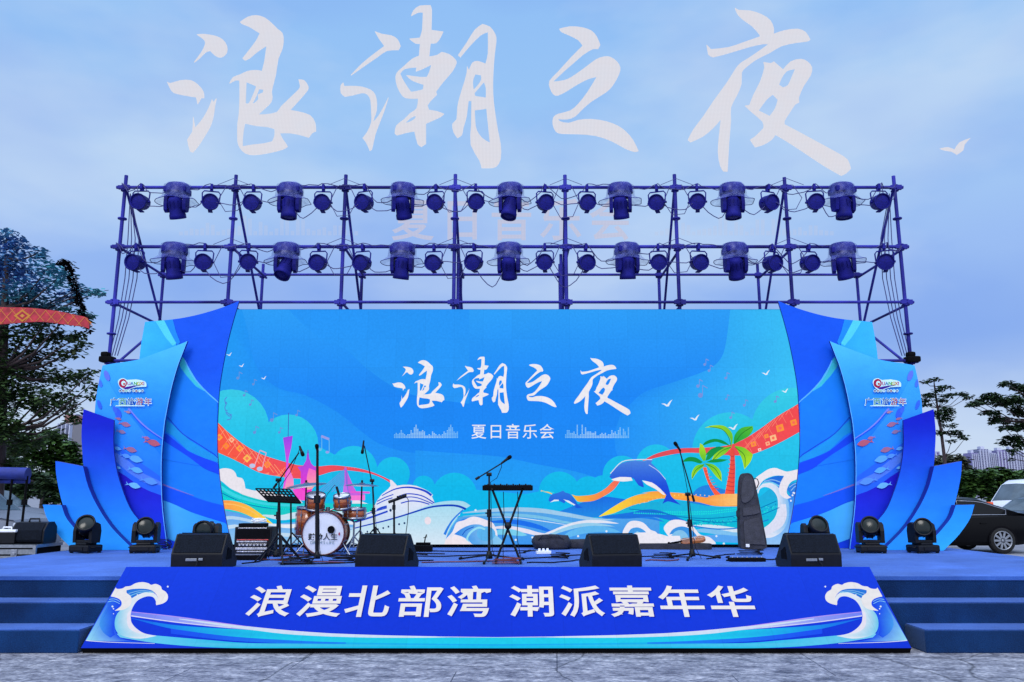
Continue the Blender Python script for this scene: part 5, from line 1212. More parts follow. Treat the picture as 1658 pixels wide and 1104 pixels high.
# drums
M['drumwood'] = mat('red_brown_drum_lacquer', (.30, .045, .010), .25, noise=.4, scale=5, c2=(.46, .12, .02), coat=.4, stretch=(1, 1, 6))
M['drumhead'] = mat('drum_head_film', (.62, .64, .72), .4, noise=.05, scale=6)
M['hoop'] = mat('dark_red_hoop', (.09, .012, .008), .3, noise=.2, scale=9)
M['cymbal'] = mat('bronze_cymbal', (.32, .28, .30), .28, .9, noise=.25, scale=3, stretch=(1, 1, 9))
def drum(name, label, c, r, h, axis, cat='drum', parent=None, grp=None, headz=1, lugs=8):
    Rm = Vector(axis).normalized().to_track_quat('Z', 'Y').to_matrix()
    c = Vector(c)
    if parent is None:
        t_ = thing(name, label, cat, (c.x, c.y, DECK), grp); par = t_
    else: par = None
    def bd(nm, mb, m):
        if parent is None: return mb.build(nm, M[m], t_)
        return mb
    sh = MB(); sh.lathe([(r*.97, -h/2), (r*.985, -h/2), (r*.985, h/2), (r*.97, h/2)], c, Rm, 32)
    hp = MB()
    for zz in (-h/2, h/2): hp.lathe([(r*.98, zz-.018), (r*1.03, zz-.018), (r*1.03, zz+.018), (r*.97, zz+.018), (r*.97, zz)], c, Rm, 32)
    lg = MB()
    for k in range(lugs):
        a_ = 2*PI*(k+.5)/lugs
        for zz in (-h*.25, h*.25):
            p0 = Vector((r*1.02*math.cos(a_), r*1.02*math.sin(a_), zz)); lg.box(c+Rm@p0, (.022, .022, .04), Rm@Matrix.Rotation(a_, 3, 'Z'))
        lg.tube([c+Rm@Vector((r*1.035*math.cos(a_), r*1.035*math.sin(a_), -h/2)), c+Rm@Vector((r*1.035*math.cos(a_), r*1.035*math.sin(a_), h/2))], .0035, 4)
    hd = MB(); hd.lathe([(0, headz*h/2+.001), (r*.5, headz*h/2+.001), (r*.975, headz*h/2)], c, Rm, 32)
    return par, sh, hp, lg, hd, Rm
def full_drum(name, label, c, r, h, axis, hoopm='steel', legs=0):
    par, sh, hp, lg, hd, Rm = drum(name, label, c, r, h, axis)
    sh.build('shell', M['drumwood'], par); hp.build('hoop', M[hoopm], par); lg.build('tension_rods', M['steel'], par); hd.build('drum_head', M['drumhead'], par)
    for k in range(legs):
        a_ = .5+k*2*PI/legs; m_ = MB(); x_, y_ = c[0]+r*1.06*math.cos(a_), c[1]+r*1.06*math.sin(a_); m_.tube([(x_, y_, c[2]), (x_, y_, DECK+.1), (x_+.03*math.cos(a_), y_+.03*math.sin(a_), DECK+.012)], .009, 6); m_.build('leg', M['steel'], par)
    return par
YD = 12.0
cb = at(528, 866, YD); rB = .298
cb.z = DECK+rB+.02
kit = thing('bass_drum', 'red brown bass drum with white printed front head and two toms on top', 'drum', (cb.x, YD, DECK))
_, sh, hp, lg, hd, Rm = drum('x', 'x', cb, rB, .42, (.03, -1, 0), parent=kit)
sh.build('shell', M['drumwood'], kit); hp2 = MB(); nh = len(hp.f)//2; hp2.v = hp.v[len(hp.v)//2:]; hp2.f = [tuple(i-len(hp.v)//2 for i in f) for f in hp.f[nh:]]; hp2.sm = hp.sm[nh:]; hp2.mi = hp.mi[nh:]; hp.v = hp.v[:len(hp.v)//2]; hp.f = hp.f[:nh]; hp.sm = hp.sm[:nh]; hp.mi = hp.mi[:nh]
hp.build('hoop', M['hoop'], kit); hp2.build('hoop', M['hoop'], kit); lg.build('tension_rods', M['steel'], kit); hd.build('front_head', M['drumhead'], kit)
for s in (-1, 1):
    m_ = MB(); m_.tube([(cb.x+s*.24, YD-.12, DECK+.22), (cb.x+s*.40, YD-.22, DECK+.012)], .010, 6); m_.build('spur', M['steel'], kit)
hf_ = YD-.21*1.0-.012
def hm(u, v): return (cb.x+.006+u, hf_, cb.z+v)
A = Art('printed_lettering', kit, lambda px, py, k: Vector((px, hf_-.003-.0002*k, py)), 0)
for i, tp in enumerate(textpolys('鼓动人生', .012)):
    put_text(A, tp, lambda u, v, i=i: (cb.x-.205+i*.105+u*.105, cb.z-.085+v*.10), (18, 18, 26))
for i, tp in enumerate(textpolys("DRUM'SLIFE", 0)):
    xo = [0, .042, .083, .124, .172, .186, .228, .262, .277, .312][i]
    put_text(A, tp, lambda u, v, xo=xo: (cb.x-.17+xo+u*.058, cb.z-.15+v*.058), (120, 122, 140))
A.poly(circ(cb.x+.235, cb.z-.01, .012, 12, .022), (190, 40, 70)); A.done(M['print'])
m_ = MB(); m_.lathe([(0, .0), (.048, 0), (.052, .004), (.05, .006)], (cb.x+.12, hf_-.008, cb.z+.05), Matrix.Rotation(rad(90), 3, 'X'), 20); m_.build('air_hole', M['matte'], kit)
for (px, py, r, h, ax, nm) in ((511, 812, .135, .19, (.10, -.34, 1), 'a'), (554, 812, .118, .17, (-.05, -.30, 1), 'b')):
    c = at(px, py, YD+.02); _, sh, hp, lg, hd, Rm = drum('x', 'x', c, r, h, ax, parent=kit, lugs=6)
    tm = sh.build('tom', M['drumwood'], kit); off = kit.location
    for nm2, q, m in (('hoop', hp, 'steel'), ('tension_rods', lg, 'steel'), ('drum_head', hd, 'drumhead')):
        q.build(nm2, M[m], tm, off=off)
    m_ = MB(); m_.tube([c+Vector((0, .08, -.05)), (cb.x, YD+.05, cb.z+rB)], .013, 7); m_.tube([(cb.x, YD+.05, cb.z+rB-.02), (cb.x, YD+.05, cb.z+rB+.06)], .03, 8); m_.build('tom_mount', M['steel'], kit)
c = at(500, 846, YD+.28); full_drum('floor_tom', 'red brown floor tom on the left of the bass drum', (c.x, c.y, DECK+.46), .185, .40, (.04, -.04, 1), 'steel', 3)
c = at(574, 831, YD+.25); sn = full_drum('snare_drum', 'shallow brown snare drum right of the toms', (c.x, c.y, c.z), .165, .13, (0, -.06, 1), 'steel')
m_ = MB(); tripod(m_, (c.x, c.y, DECK), .26, .22); m_.tube([(c.x, c.y, DECK+.1), (c.x, c.y, c.z-.12)], .014, 7)
for k in range(3): m_.tube([(c.x, c.y, c.z-.13), (c.x+.16*math.cos(k*2.1), c.y+.16*math.sin(k*2.1), c.z-.06)], .01, 6)
m_.build('snare_stand', M['steel'], sn)
def cymbal(label, px, py, r, Y, ax, pole_px, mirror_hat=False):
    c = at(px, py, Y); t_ = thing('cymbal', label, 'cymbal', (c.x, Y, DECK), 'cymbals of the drum kit')
    Rm = Vector(ax).normalized().to_track_quat('Z', 'Y').to_matrix()
    m_ = MB(); m_.lathe([(.0, .028), (.03, .026), (.045, .012), (r*.6, .002), (r, -.018), (r, -.021), (r*.6, -.003), (.045, .008)], c, Rm, 36); m_.build('disc', M['cymbal'], t_)
    m_ = MB(); m_.tube([c+Vector((0, 0, .06)), c-Vector((0, 0, .05)), (c.x, Y, DECK+.1)], .012, 7); m_.lathe([(0, .03), (.016, .03), (.016, .06), (0, .06)], c, Rm, 10); m_.tube([(c.x, Y, DECK+.5), (c.x, Y, DECK+.56)], .022, 8); m_.build('stand_pole', M['black'], t_)
    m_ = MB(); tripod(m_, (c.x, Y, DECK), .34, .28, a0=1.2); m_.build('tripod_base', M['steel'], t_)
    return t_
cymbal('larger bronze cymbal hanging over the music stand side of the kit', 496, 784, .29, YD+.15, (-.09, -.12, 1), 484)
cymbal('thin pale cymbal on the right side of the drum kit', 586, 784, .25, YD+.35, (.03, -.05, 1), 585)
# clip microphone on the tom
c0 = at(545, 800, YD-.05); m_ = MB(); m_.tube([at(549, 802, YD-.05), at(545, 788, YD-.05)], .018, 8); m_.tube([at(545, 788, YD-.05), at(542, 785, YD-.05), at(530, 800, YD-.05), at(520, 822, YD-.05), at(515, 850, YD-.3)], .004, 5)
m_.tube([at(549, 802, YD-.05), at(547, 812, YD-.02), at(546, 818, YD-.0)], .008, 5)
o = m_.build('clip_microphone', M['black'], None, off=c0); o.location = c0; tag(o, 'small black microphone clipped between the two toms', 'microphone')

# keyboard on an X stand
Y = deck(822, 912).y; kx = (at(786, 800, Y).x+at(858, 800, Y).x)/2; kz = at(822, 790, Y).z
t_ = thing('keyboard_stand', 'black crossed keyboard stand right of the boom microphone', 'keyboard stand', (kx, Y, DECK))
for (a, c_, yo) in (((797, 792), (843, 916), -.02), ((846, 792), (803, 911), .02)):
    m_ = MB(); pa, pc = at(*a, Y), at(*c_, Y); pc.z = DECK+.02; m_.tube([pa+Vector((0, yo, 0)), pc+Vector((0, yo, 0))], .015, 8); m_.tube([pc+Vector((0, yo-.17, 0)), pc+Vector((0, yo+.17, 0))], .016, 8); m_.tube([pa+Vector((0, yo-.14, .0)), pa+Vector((0, yo+.14, 0))], .014, 8); m_.build('leg', M['black'], t_)
pm = at(822.5, 851, Y); m_ = MB(); m_.lathe([(0, -.05), (.045, -.05), (.045, .05), (0, .05)], pm, Matrix.Rotation(rad(90), 3, 'X'), 14); m_.build('pivot_disc', M['black'], t_)
t_ = thing('keyboard', 'slim black keyboard lying on the crossed stand', 'keyboard', (kx, Y, kz-.03))
m_ = MB(); m_.box((kx, Y, kz), (.64, .24, .065), bev=.01); m_.build('body', M['matte'], t_)
m_ = MB()
for k in range(22): m_.box((kx-.29+k*.0277, Y+.05, kz+.037), (.024, .12, .012))
m_.build('keys', M['black'], t_)
m_ = MB()
for k in range(7): m_.lathe([(0, 0), (.010, 0), (.009, .02), (0, .02)], (kx-.25+k*.08, Y-.08, kz+.033), n=8)
m_.build('knobs', M['black'], t_)
for k, (px, sx) in enumerate(((815, .0), (838, .05))):
    m_ = MB(); m_.tube([at(px, 796, Y+.1), at(px+1, 830, Y+.12), at(px-1, 870, Y+.1), (at(px, 880, Y).x+sx, Y+.02, DECK+.012)], .005, 5)
    o = m_.build('hanging_cable', M['cable'], None, off=at(px, 796, Y+.1)); o.location = at(px, 796, Y+.1); tag(o, 'thin cable hanging from the %s underside of the keyboard' % ('middle' if k == 0 else 'right'), 'cable')

# amplifier stack
Y = 11.7; a0, a1 = at(380, 860, Y), at(440, 860, Y); cx = (a0.x+a1.x)/2; wd = a1.x-a0.x
t_ = thing('guitar_amplifier', 'black guitar amplifier with silver control strips left of the music stand', 'amplifier', (cx, Y, DECK))
M['chrometext'] = mat('silver_panel', (.5, .5, .55), .35, .6, noise=.5, scale=40, stretch=(3, 1, .6))
M['redlamp'] = mat('red_panel', (.5, .05, .05), .4, noise=.4, scale=40)
zt_ = at(410, 853, Y).z
m_ = MB(); m_.box((cx, Y+.13, (DECK+.02+zt_)/2), (wd, .26, zt_-DECK-.02), bev=.012); m_.build('cabinet', M['black'], t_)
m_ = MB(); m_.box((cx, Y-.004, zt_-.095), (wd-.05, .012, .12)); m_.build('grille', M['matte'], t_)
for k, (dz, mm, hh) in enumerate(((.175, 'redlamp', .012), (.20, 'chrometext', .018), (.245, 'chrometext', .03), (.295, 'chrometext', .03), (.335, 'chrometext', .014), (.016, 'chrometext', .01))):
    m_ = MB(); m_.box((cx-.01*(k % 2), Y-.006, zt_-dz), (wd-.08-.02*(k % 3), .012, hh), bev=.002); m_.build('control_strip', M[mm], t_)
m_ = MB()
for k in range(9): m_.lathe([(0, 0), (.012, 0), (.010, .022), (0, .022)], (cx-.2+k*.05, Y-.012, zt_-.245), Matrix.Rotation(rad(90), 3, 'X'), 8)
m_.build('knobs', M['black'], t_)
t_ = thing('effects_unit', 'small black effects unit with a coiled cable on top of the guitar amplifier', 'audio unit', (cx, Y+.1, zt_))
m_ = MB(); m_.box((cx-.03, Y+.1, zt_+.025), (wd*.72, .18, .045), bev=.008); m_.build('housing', M['matte'], t_)
m_ = MB(); pts = []
for k in range(60): a_ = k*.42; pts.append((cx+.05+(.075+.0006*k)*math.cos(a_), Y+.08+.04*math.sin(a_), zt_+.075+.02*math.sin(a_*1.3)+.0004*k))
m_.tube(pts, .007, 5); m_.build('coiled_cable', M['white'], t_)
Y = 11.2; b = at(398, 903, Y)
t_ = thing('pedal_case', 'low black pedal case on the deck in front of the guitar amplifier', 'case', (b.x, Y, DECK))
m_ = MB(); m_.box((b.x, Y, DECK+.045), (.50, .26, .085), bev=.01); m_.build('shell', M['matte'], t_)
m_ = MB(); m_.box((b.x, Y-.132, DECK+.075), (.50, .006, .016)); m_.build('edge_trim', M['alu'], t_)

# soft bags, cases, small things
def softbox(c, d, seed, sub=3, amp=.02):
    bm = bmesh.new(); bmesh.ops.create_cube(bm, size=1); bmesh.ops.subdivide_edges(bm, edges=bm.edges[:], cuts=5, use_grid_fill=True)
    rnd = random.Random(seed); ph = [rnd.uniform(0, 6) for _ in range(6)]; vs = []
    for v in bm.verts:
        n3 = v.co*2; l_ = n3.length; sp = n3/l_ if l_ else n3; q = n3.lerp(sp*1.05, .45)
        w_ = amp*(math.sin(q.x*5+ph[0])+math.sin(q.y*6+ph[1]+q.x*3)+math.sin(q.z*5+ph[2]+q.x*4))
        v.co = Vector((q.x*d[0]/2, q.y*d[1]/2, q.z*d[2]/2))*(1+w_)
    vs = [v.co+Vector(c) for v in bm.verts]; fs = [[v.index for v in f.verts] for f in bm.faces]; bm.free(); return vs, fs
M['fabric'] = mat('dark_nylon', (.016, .017, .028), .85, noise=.4, scale=12, bump=.3)
b = deck(893, 889); t_ = thing('equipment_bag', 'bulky black soft bag lying on the deck right of the keyboard stand', 'bag', (b.x, b.y, DECK))
vs, fs = softbox((b.x, b.y, DECK+.115), (.60, .34, .23), 1); m_ = MB(); m_.add(vs, fs, True); m_.build('bag_body', M['fabric'], t_)
m_ = MB(); m_.tube([(b.x-.25, b.y-.12, DECK+.12), (b.x-.15, b.y-.2, DECK+.22), (b.x+.1, b.y-.2, DECK+.22), (b.x+.25, b.y-.12, DECK+.12)], .012, 6); m_.build('strap', M['fabric'], t_)
b2 = deck(930, 888); t_ = tag(MB().add(*softbox((0, 0, .075), (.52, .22, .15), 2), True).build('flat_pouch', M['fabric'], None, off=ZERO), 'flat black pouch lying between the soft bag and the floor monitor', 'bag'); t_.location = (b2.x+.06, b2.y, DECK)
b = deck(1100, 889); t_ = thing('instrument_case', 'long open black instrument case on the deck behind the right microphone stand', 'case', (b.x, b.y, DECK))
m_ = MB(); pl = [(-.62, -.06), (-.2, -.10), (.2, -.15), (.42, -.16), (.50, -.08), (.50, .08), (.42, .16), (.2, .15), (-.2, .10), (-.62, .06)]
m_.prism(pl, .0, .085, lambda a, c_, d: Vector((b.x+a, b.y+c_, DECK+.003+d))); m_.build('lower_shell', M['fabric'], t_)
vb = b+Vector((.22, -.02, .09)); M['varnish'] = mat('varnished_wood', (.30, .07, .02), .3, noise=.4, scale=6, c2=(.42, .14, .04), coat=.5)
t_ = thing('violin', 'reddish brown violin resting on the open black case', 'violin', tuple(vb))
pl = sm([(-.20, 0), (-.18, .075), (-.12, .10), (-.05, .085), (0, .06), (.06, .075), (.13, .085), (.19, .05), (.20, 0), (.19, -.05), (.13, -.085), (.06, -.075), (0, -.06), (-.05, -.085), (-.12, -.10), (-.18, -.075)], 2, 90)
Ry = Matrix.Rotation(rad(-10), 3, 'Y') @ Matrix.Rotation(rad(22), 3, 'X')
m_ = MB(); m_.prism(pl, -.02, .02, lambda a, c_, d: vb+Ry@Vector((a, c_, d+.05))); m_.build('body', M['varnish'], t_)
m_ = MB(); m_.box(vb+Ry@Vector((-.27, 0, .07)), (.20, .025, .022), Ry); m_.lathe([(0, -.02), (.02, -.02), (.02, .02), (0, .02)], vb+Ry@Vector((-.385, 0, .08)), Matrix.Rotation(rad(90), 3, 'X'), 10); m_.build('neck', M['matte'], t_)
m_ = MB(); m_.box(vb+Ry@Vector((.03, 0, .088)), (.012, .06, .03), Ry); m_.tube([vb+Ry@Vector((-.36, 0, .09)), vb+Ry@Vector((.03, 0, .105)), vb+Ry@Vector((.17, 0, .075))], .003, 4); m_.build('bridge', M['white'], t_)
# gig bag standing against the LED wall
G_ = lambda *q: z(1180, 740, 7.36, q)
gy = 13.42; pl = G_((130, 1080), (122, 900), (125, 700), (132, 480), (148, 280), (175, 205), (225, 188), (275, 205), (305, 260), (335, 400), (370, 600), (405, 820), (435, 1000), (436, 1075), (400, 1088), (200, 1092))
pl = sm(pl, 2, 60); b = at(1218, 886, gy)
t_ = thing('gig_bag', 'tall dark guitar gig bag standing upright against the led wall', 'gig bag', (b.x, gy, DECK))
def gb(a, c_, d):
    v = at(a, c_, gy); v.z = max(v.z, DECK+.004); h = (v.z-DECK)/1.1
    return Vector((v.x, gy+d+.10*h, v.z))
m_ = MB(); m_.prism(pl, -.085, .085, gb); o = m_.build('bag_body', M['fabric'], t_); bv = o.modifiers.new('b', 'BEVEL'); bv.width = .03; bv.segments = 3; bv.limit_method = 'ANGLE'; bv.angle_limit = rad(50)
M['fabric2'] = mat('dark_nylon_pocket', (.028, .028, .040), .8, noise=.3, scale=10, bump=.3)
for q in (G_((150, 525), (145, 450), (160, 300), (195, 225), (250, 222), (285, 270), (300, 400), (285, 470), (240, 520), (190, 545)), G_((175, 1030), (165, 800), (175, 760), (330, 720), (365, 740), (395, 900), (412, 1040)), G_((160, 700), (165, 610), (345, 570), (360, 660), (300, 680))):
    m_ = MB(); m_.prism(sm(q, 2, 60), -.105, -.084, gb); m_.build('pocket', M['fabric2'], t_)
m_ = MB(); m_.tube([gb(*G_((318, 250))[0], -.03), gb(*G_((355, 262))[0], -.04), gb(*G_((368, 310))[0], -.05), gb(*G_((345, 370))[0], -.03)], .008, 6); m_.tube([gb(*G_((125, 610))[0], -.03), gb(*G_((95, 650))[0], -.05), gb(*G_((98, 700))[0], -.05), gb(*G_((120, 740))[0], -.03)], .012, 6); m_.build('carry_handle', M['fabric'], t_)
m_ = MB(); m_.box(gb(*G_((205, 1050))[0], -.10), (.06, .01, .05), bev=.006); m_.build('white_tag', M['white'], t_)
# power strip, pedal board, little cased device
b = deck(880, 897); t_ = thing('power_strip', 'white power strip with plugs on the deck before the soft bag', 'power strip', (b.x, b.y, DECK))
m_ = MB(); m_.box((b.x, b.y, DECK+.025), (.22, .07, .045), Matrix.Rotation(.3, 3, 'Z'), bev=.008); m_.build('housing', M['white'], t_)
m_ = MB()
for k in range(3): m_.box((b.x-.06+k*.06, b.y-.01+k*.02, DECK+.062), (.035, .035, .035), bev=.005)
m_.build('plugs', M['white'], t_)
b = deck(1209, 909); t_ = thing('pedal_board', 'long black pedal board with switches on the deck at right', 'pedal board', (b.x, b.y, DECK))
m_ = MB(); m_.box((b.x, b.y, DECK+.025), (.46, .14, .045), bev=.006); m_.build('housing', M['matte'], t_)
m_ = MB()
for k in range(7): m_.lathe([(0, 0), (.013, 0), (.013, .012), (0, .014)], (b.x-.19+k*.063, b.y-.03, DECK+.048), n=8)
m_.build('switches', M['steel'], t_)
b = deck(686, 893); t_ = thing('stage_box', 'low black connector box with upright plugs behind the second floor monitor', 'connector box', (b.x, b.y, DECK))
m_ = MB(); m_.box((b.x, b.y, DECK+.05), (.26, .2, .09), bev=.01); m_.box((b.x-.02, b.y+.1, DECK+.115), (.22, .1, .03), bev=.006); m_.build('housing', M['matte'], t_)
m_ = MB(); m_.tube([(b.x, b.y+.1, DECK+.13), (b.x+.01, b.y+.1, DECK+.2), (b.x+.03, b.y+.1, DECK+.25)], .01, 6); m_.tube([(b.x-.02, b.y+.1, DECK+.2), (b.x+.04, b.y+.1, DECK+.215)], .006, 5); m_.build('plug_stem', M['matte'], t_)
# cables lying on the deck
rnd = random.Random(4)
runs = [((375, 905), (560, 912)), ((380, 898), (640, 900)), ((450, 915), (700, 908)), ((545, 893), (720, 897)), ((660, 893), (880, 893)), ((665, 902), (800, 899)), ((680, 912), (835, 908)), ((560, 905), (620, 893)), ((420, 890), (500, 908)),
        ((850, 913), (945, 908)), ((845, 905), (1000, 896)), ((1040, 901), (1120, 902)), ((1045, 909), (1105, 907)), ((1145, 905), (1185, 897)), ((1180, 902), (1182, 909)), ((1236, 908), (1262, 905)), ((400, 912), (470, 904)), ((840, 897), (860, 892)), ((430, 900), (560, 900)), ((470, 893), (520, 899)), ((585, 893), (690, 899))]
RL = ['reddish cable across the deck front from the pedal case to the bass drum', 'black cable from the amplifier past the drums to the second floor monitor', 'black cable from the music stand base toward the second floor monitor', 'black cable just right of the bass drum', 'black cable along the foot of the led wall left of the keyboard',
 'black cable between the connector box and the keyboard stand', 'reddish cable before the keyboard stand running from the second floor monitor', 'short black cable behind the second floor monitor', 'black cable from the amplifier to the drum kit', 'black cable from the keyboard stand to the third floor monitor', 'black cable from the power strip behind the third floor monitor', 'black cable from the third floor monitor to the right microphone stand',
 'reddish cable close before the right microphone stand', 'black cable from the right microphone stand toward the gig bag', 'short black cable at the left end of the pedal board', 'short black cable at the right end of the pedal board', 'black cable before the pedal case at the deck edge', 'tiny black cable between the keyboard stand and the power strip', 'reddish cable behind the music stand', 'black cable between the music stand and the bass drum', 'black cable from the drums to the connector box']
for k, (a, c_) in enumerate(runs):
    p0, p1 = deck(*a), deck(*c_); pts = []; w1, w2 = rnd.uniform(.03, .14), rnd.uniform(0, 6)
    for j in range(25):
        f = j/24; q = p0.lerp(p1, f); pts.append((q.x+.03*math.sin(f*17+w2), q.y+w1*math.sin(f*7+w2)*(1-f*.3), DECK+.009))
    m_ = MB(); m_.tube(pts, .0085, 5); o = m_.build('deck_cable', M['cable'] if k % 6 else M['redcable'], None, off=pts[0]) if 'redcable' in M else None
    if o is None:
        M['redcable'] = mat('red_brown_cable', (.12, .02, .03), .5, noise=.2, scale=9); o = m_.build('deck_cable', M['redcable'], None, off=pts[0])
    o.location = pts[0]
    tag(o, RL[k], 'cable', 'cables lying on the deck')
for (px, py, r_, c_) in ((1215, 897, .11, 'cable'), (820, 912, .10, 'redcable'), (255, 888, .12, 'cable'), (480, 912, .13, 'cable'), (555, 908, .10, 'cable'), (425, 896, .14, 'cable'), (590, 899, .12, 'cable'), (655, 889, .13, 'cable'), (1075, 903, .09, 'cable'), (905, 903, .08, 'cable')):
    b = deck(px, py+2); pts = []
    for j in range(70): a_ = j*.3; pts.append((b.x+(r_+.02*math.sin(a_*.4))*math.cos(a_)*1.5, b.y+r_*.7*math.sin(a_), DECK+.010+.001*j+(.08*max(0, math.sin(a_)) if px == 255 else 0)))
    m_ = MB(); m_.tube(pts, .007, 5); o = m_.build('cable_coil', M[c_], None, off=(b.x, b.y, DECK)); o.location = (b.x, b.y, DECK)
    tag(o, {1215: 'loose black cable coil behind the pedal board', 820: 'reddish cable coil at the feet of the keyboard stand', 255: 'black cable looping up between two lamps at left', 480: 'black cable coil before the music stand', 555: 'black cable coil before the bass drum', 425: 'black cable coil between the amplifier and the music stand', 590: 'black cable coil right of the bass drum', 655: 'black cable coil beside the connector box', 1075: 'small black cable coil left of the right microphone stand', 905: 'small black cable coil beside the power strip'}[px], 'cable coil')
# ---------------------------------------------------------------- cars
M['glassdark'] = mat('tinted_window', (.002, .003, .005), .2, noise=.2, scale=2, spec=.2)
M['lampglass'] = mat('headlight_glass', (.55, .6, .7), .15, .2, noise=.2, scale=20)
M['redlight'] = mat('tail_lamp', (.4, .01, .02), .2, noise=.2, scale=9)
M['plate'] = mat('blue_number_plate', (.02, .05, .4), .4, noise=.1, scale=9)
def car(name, label, loc, rz, prof, wd, paint, wheels, wr, cat='car', win=None, front=None, trim=True):
    """prof: list of (x, z_bottom, z_belt, z_roof) from nose (+x) to tail; glass spans the stretches where the roof stands above the belt"""
    t_ = thing(name, label, cat, loc, 'parked cars', rz)
    def bd(nm, mb, m, par=None): return mb.build(nm, M[m], par or t_, off=ZERO)
    n_ = len(prof); mb = MB(); rings = []
    for x_, zb_, ze, zr_ in prof:
        tap = 1-.16*max(0, (abs(x_)-prof[0][0]*.72)/(prof[0][0]*.28))**2 if abs(x_) > prof[0][0]*.72 else 1
        hw = wd/2*tap; g_ = zr_-ze; hr = hw-.30*g_ if g_ > .02 else hw*.80
        half = [(hw*.86, zb_), (hw*.97, zb_+.10), (hw, (zb_+ze)/2+.05), (hw*.965, ze-.03), (hw*.93, ze), (hr, zr_-.05 if g_ > .08 else ze+.02*0+zr_-ze), (hr*.82, zr_ if g_ > .08 else zr_+.015), (0, zr_+.03)]
        rings.append([(x_, -a, b_) for a, b_ in half]+[(x_, a, b_) for a, b_ in half[-2::-1]])
    m_ = len(rings[0]); vs = [v for r_ in rings for v in r_]; fs = []
    for i in range(n_-1):
        for k in range(m_-1): fs.append((i*m_+k, i*m_+k+1, (i+1)*m_+k+1, (i+1)*m_+k))
        fs.append((i*m_+m_-1, i*m_, (i+1)*m_, (i+1)*m_+m_-1))
    fs.append(tuple(range(m_))); fs.append(tuple(range((n_-1)*m_, n_*m_))[::-1])
    mb.add(vs, fs, True); body = bd('body', mb, paint)
    es = body.modifiers.new('e', 'EDGE_SPLIT'); es.split_angle = rad(38)
    def side(s, a, b_, off=.008):      # window quad between stations a,b (floats)
        def P(f, top):
            i = min(n_-2, int(f)); fr = f-i; r0, r1 = rings[i], rings[i+1]
            k0, k1 = (4, 5); 
            pa = Vector(r0[k0]).lerp(Vector(r1[k0]), fr); pb = Vector(r0[k1]).lerp(Vector(r1[k1]), fr)
            v = pa.lerp(pb, .92 if top else .08); v.y -= off; 
            if s > 0: v.y = -v.y
            return v
        return P
    for s in (-1, 1):
        for (a, b_) in (win or []):
            P = side(s, a, b_); st = [a+(b_-a)*k/6 for k in range(7)]; w_ = MB(); vs = [P(f, False) for f in st]+[P(f, True) for f in st][::-1]
            w_.add(vs, [(k, k+1, 12-k, 13-k) for k in range(6)]); gl = bd('side_window', w_, 'glassdark')
            if trim: tr_ = MB(); tr_.tube([v+Vector((0, .004 if s > 0 else -.004, 0)) for v in vs], .011, 5, closed=True); bd('window_trim', tr_, 'steel', gl)
    # windscreens: over the stretches where the roof line climbs steeply
    for (a, b_, nm) in front or []:
        r0, r1 = rings[a], rings[b_]; q = [Vector(r0[5]), Vector(r0[m_-6]), Vector(r1[m_-6]), Vector(r1[5])]
        q = [v*.96+sum(q, Vector())/4*.04 for v in q]; nn = (q[1]-q[0]).cross(q[3]-q[0]).normalized()
        if nn.z < 0: nn = -nn
        k0 = [Vector(r0[k]) for k in range(5, m_-5)]; k1 = [Vector(r1[k]) for k in range(5, m_-5)]; c_ = MB()
        vs = [k0[j]+nn*.012 for j in range(len(k0))]+[k1[j]+nn*.012 for j in range(len(k1))]; L0 = len(k0)
        c_.add([(v.x, v.y*.95, v.z) for v in vs], [(j, j+1, L0+j+1, L0+j) for j in range(L0-1)]); bd(nm, c_, 'glassdark' if paint == 'pblack' else 'screenglass')
    for x_ in wheels:
        for s in (-1, 1):
            w_ = MB(); Rw = Matrix.Rotation(rad(90), 3, 'X'); c = (x_, s*(wd/2-.09), wr)
            w_.lathe([(wr*.70, -.10), (wr*.94, -.10), (wr, -.06), (wr, .06), (wr*.94, .10), (wr*.70, .10)], c, Rw, 28); wh = bd('wheel', w_, 'rubber')
            r_ = MB(); r_.lathe([(wr*.70, -.09), (wr*.72, -.105), (wr*.66, -.10), (wr*.62, -.07), (wr*.60, .0), (wr*.60, .06), (wr*.72, .105)], c, Rw, 28)
            for k in range(10):
                a_ = k*PI/5; dv = Vector((math.cos(a_), 0, math.sin(a_))); cc = Vector(c)+dv*wr*.38+Vector((0, s*.082, 0))
                r_.box(cc, (wr*.56, .03, .052), Matrix.Rotation(-a_, 3, 'Y'))
            r_.lathe([(0, -.095), (wr*.17, -.095), (wr*.17, .095), (0, .095)], c, Rw, 14); bd('rim', r_, 'alu', wh)
            dk = MB(); dk.lathe([(0, .0), (wr*.6, .0)], (c[0], c[1]+s*.03, c[2]), Rw, 20); bd('brake_disc', dk, 'matte', wh)
            ar = MB(); pts = [(x_+wr*1.10*math.cos(a_), s*(wd/2+.004), wr+wr*1.10*math.sin(a_)) for a_ in [PI*j/14 for j in range(15)]]; ar.tube(pts, .018, 6)
            # dark arch
            am = MB(); am.add([(x_, s*(wd/2+.002), wr)]+[(x_+wr*1.10*math.cos(a_), s*(wd/2+.002), wr+wr*1.10*math.sin(a_)) for a_ in [-.2+(PI+.4)*j/18 for j in range(19)]], [(0, j+1, j+2) for j in range(18)]); bd('wheel_arch', am, 'matte')
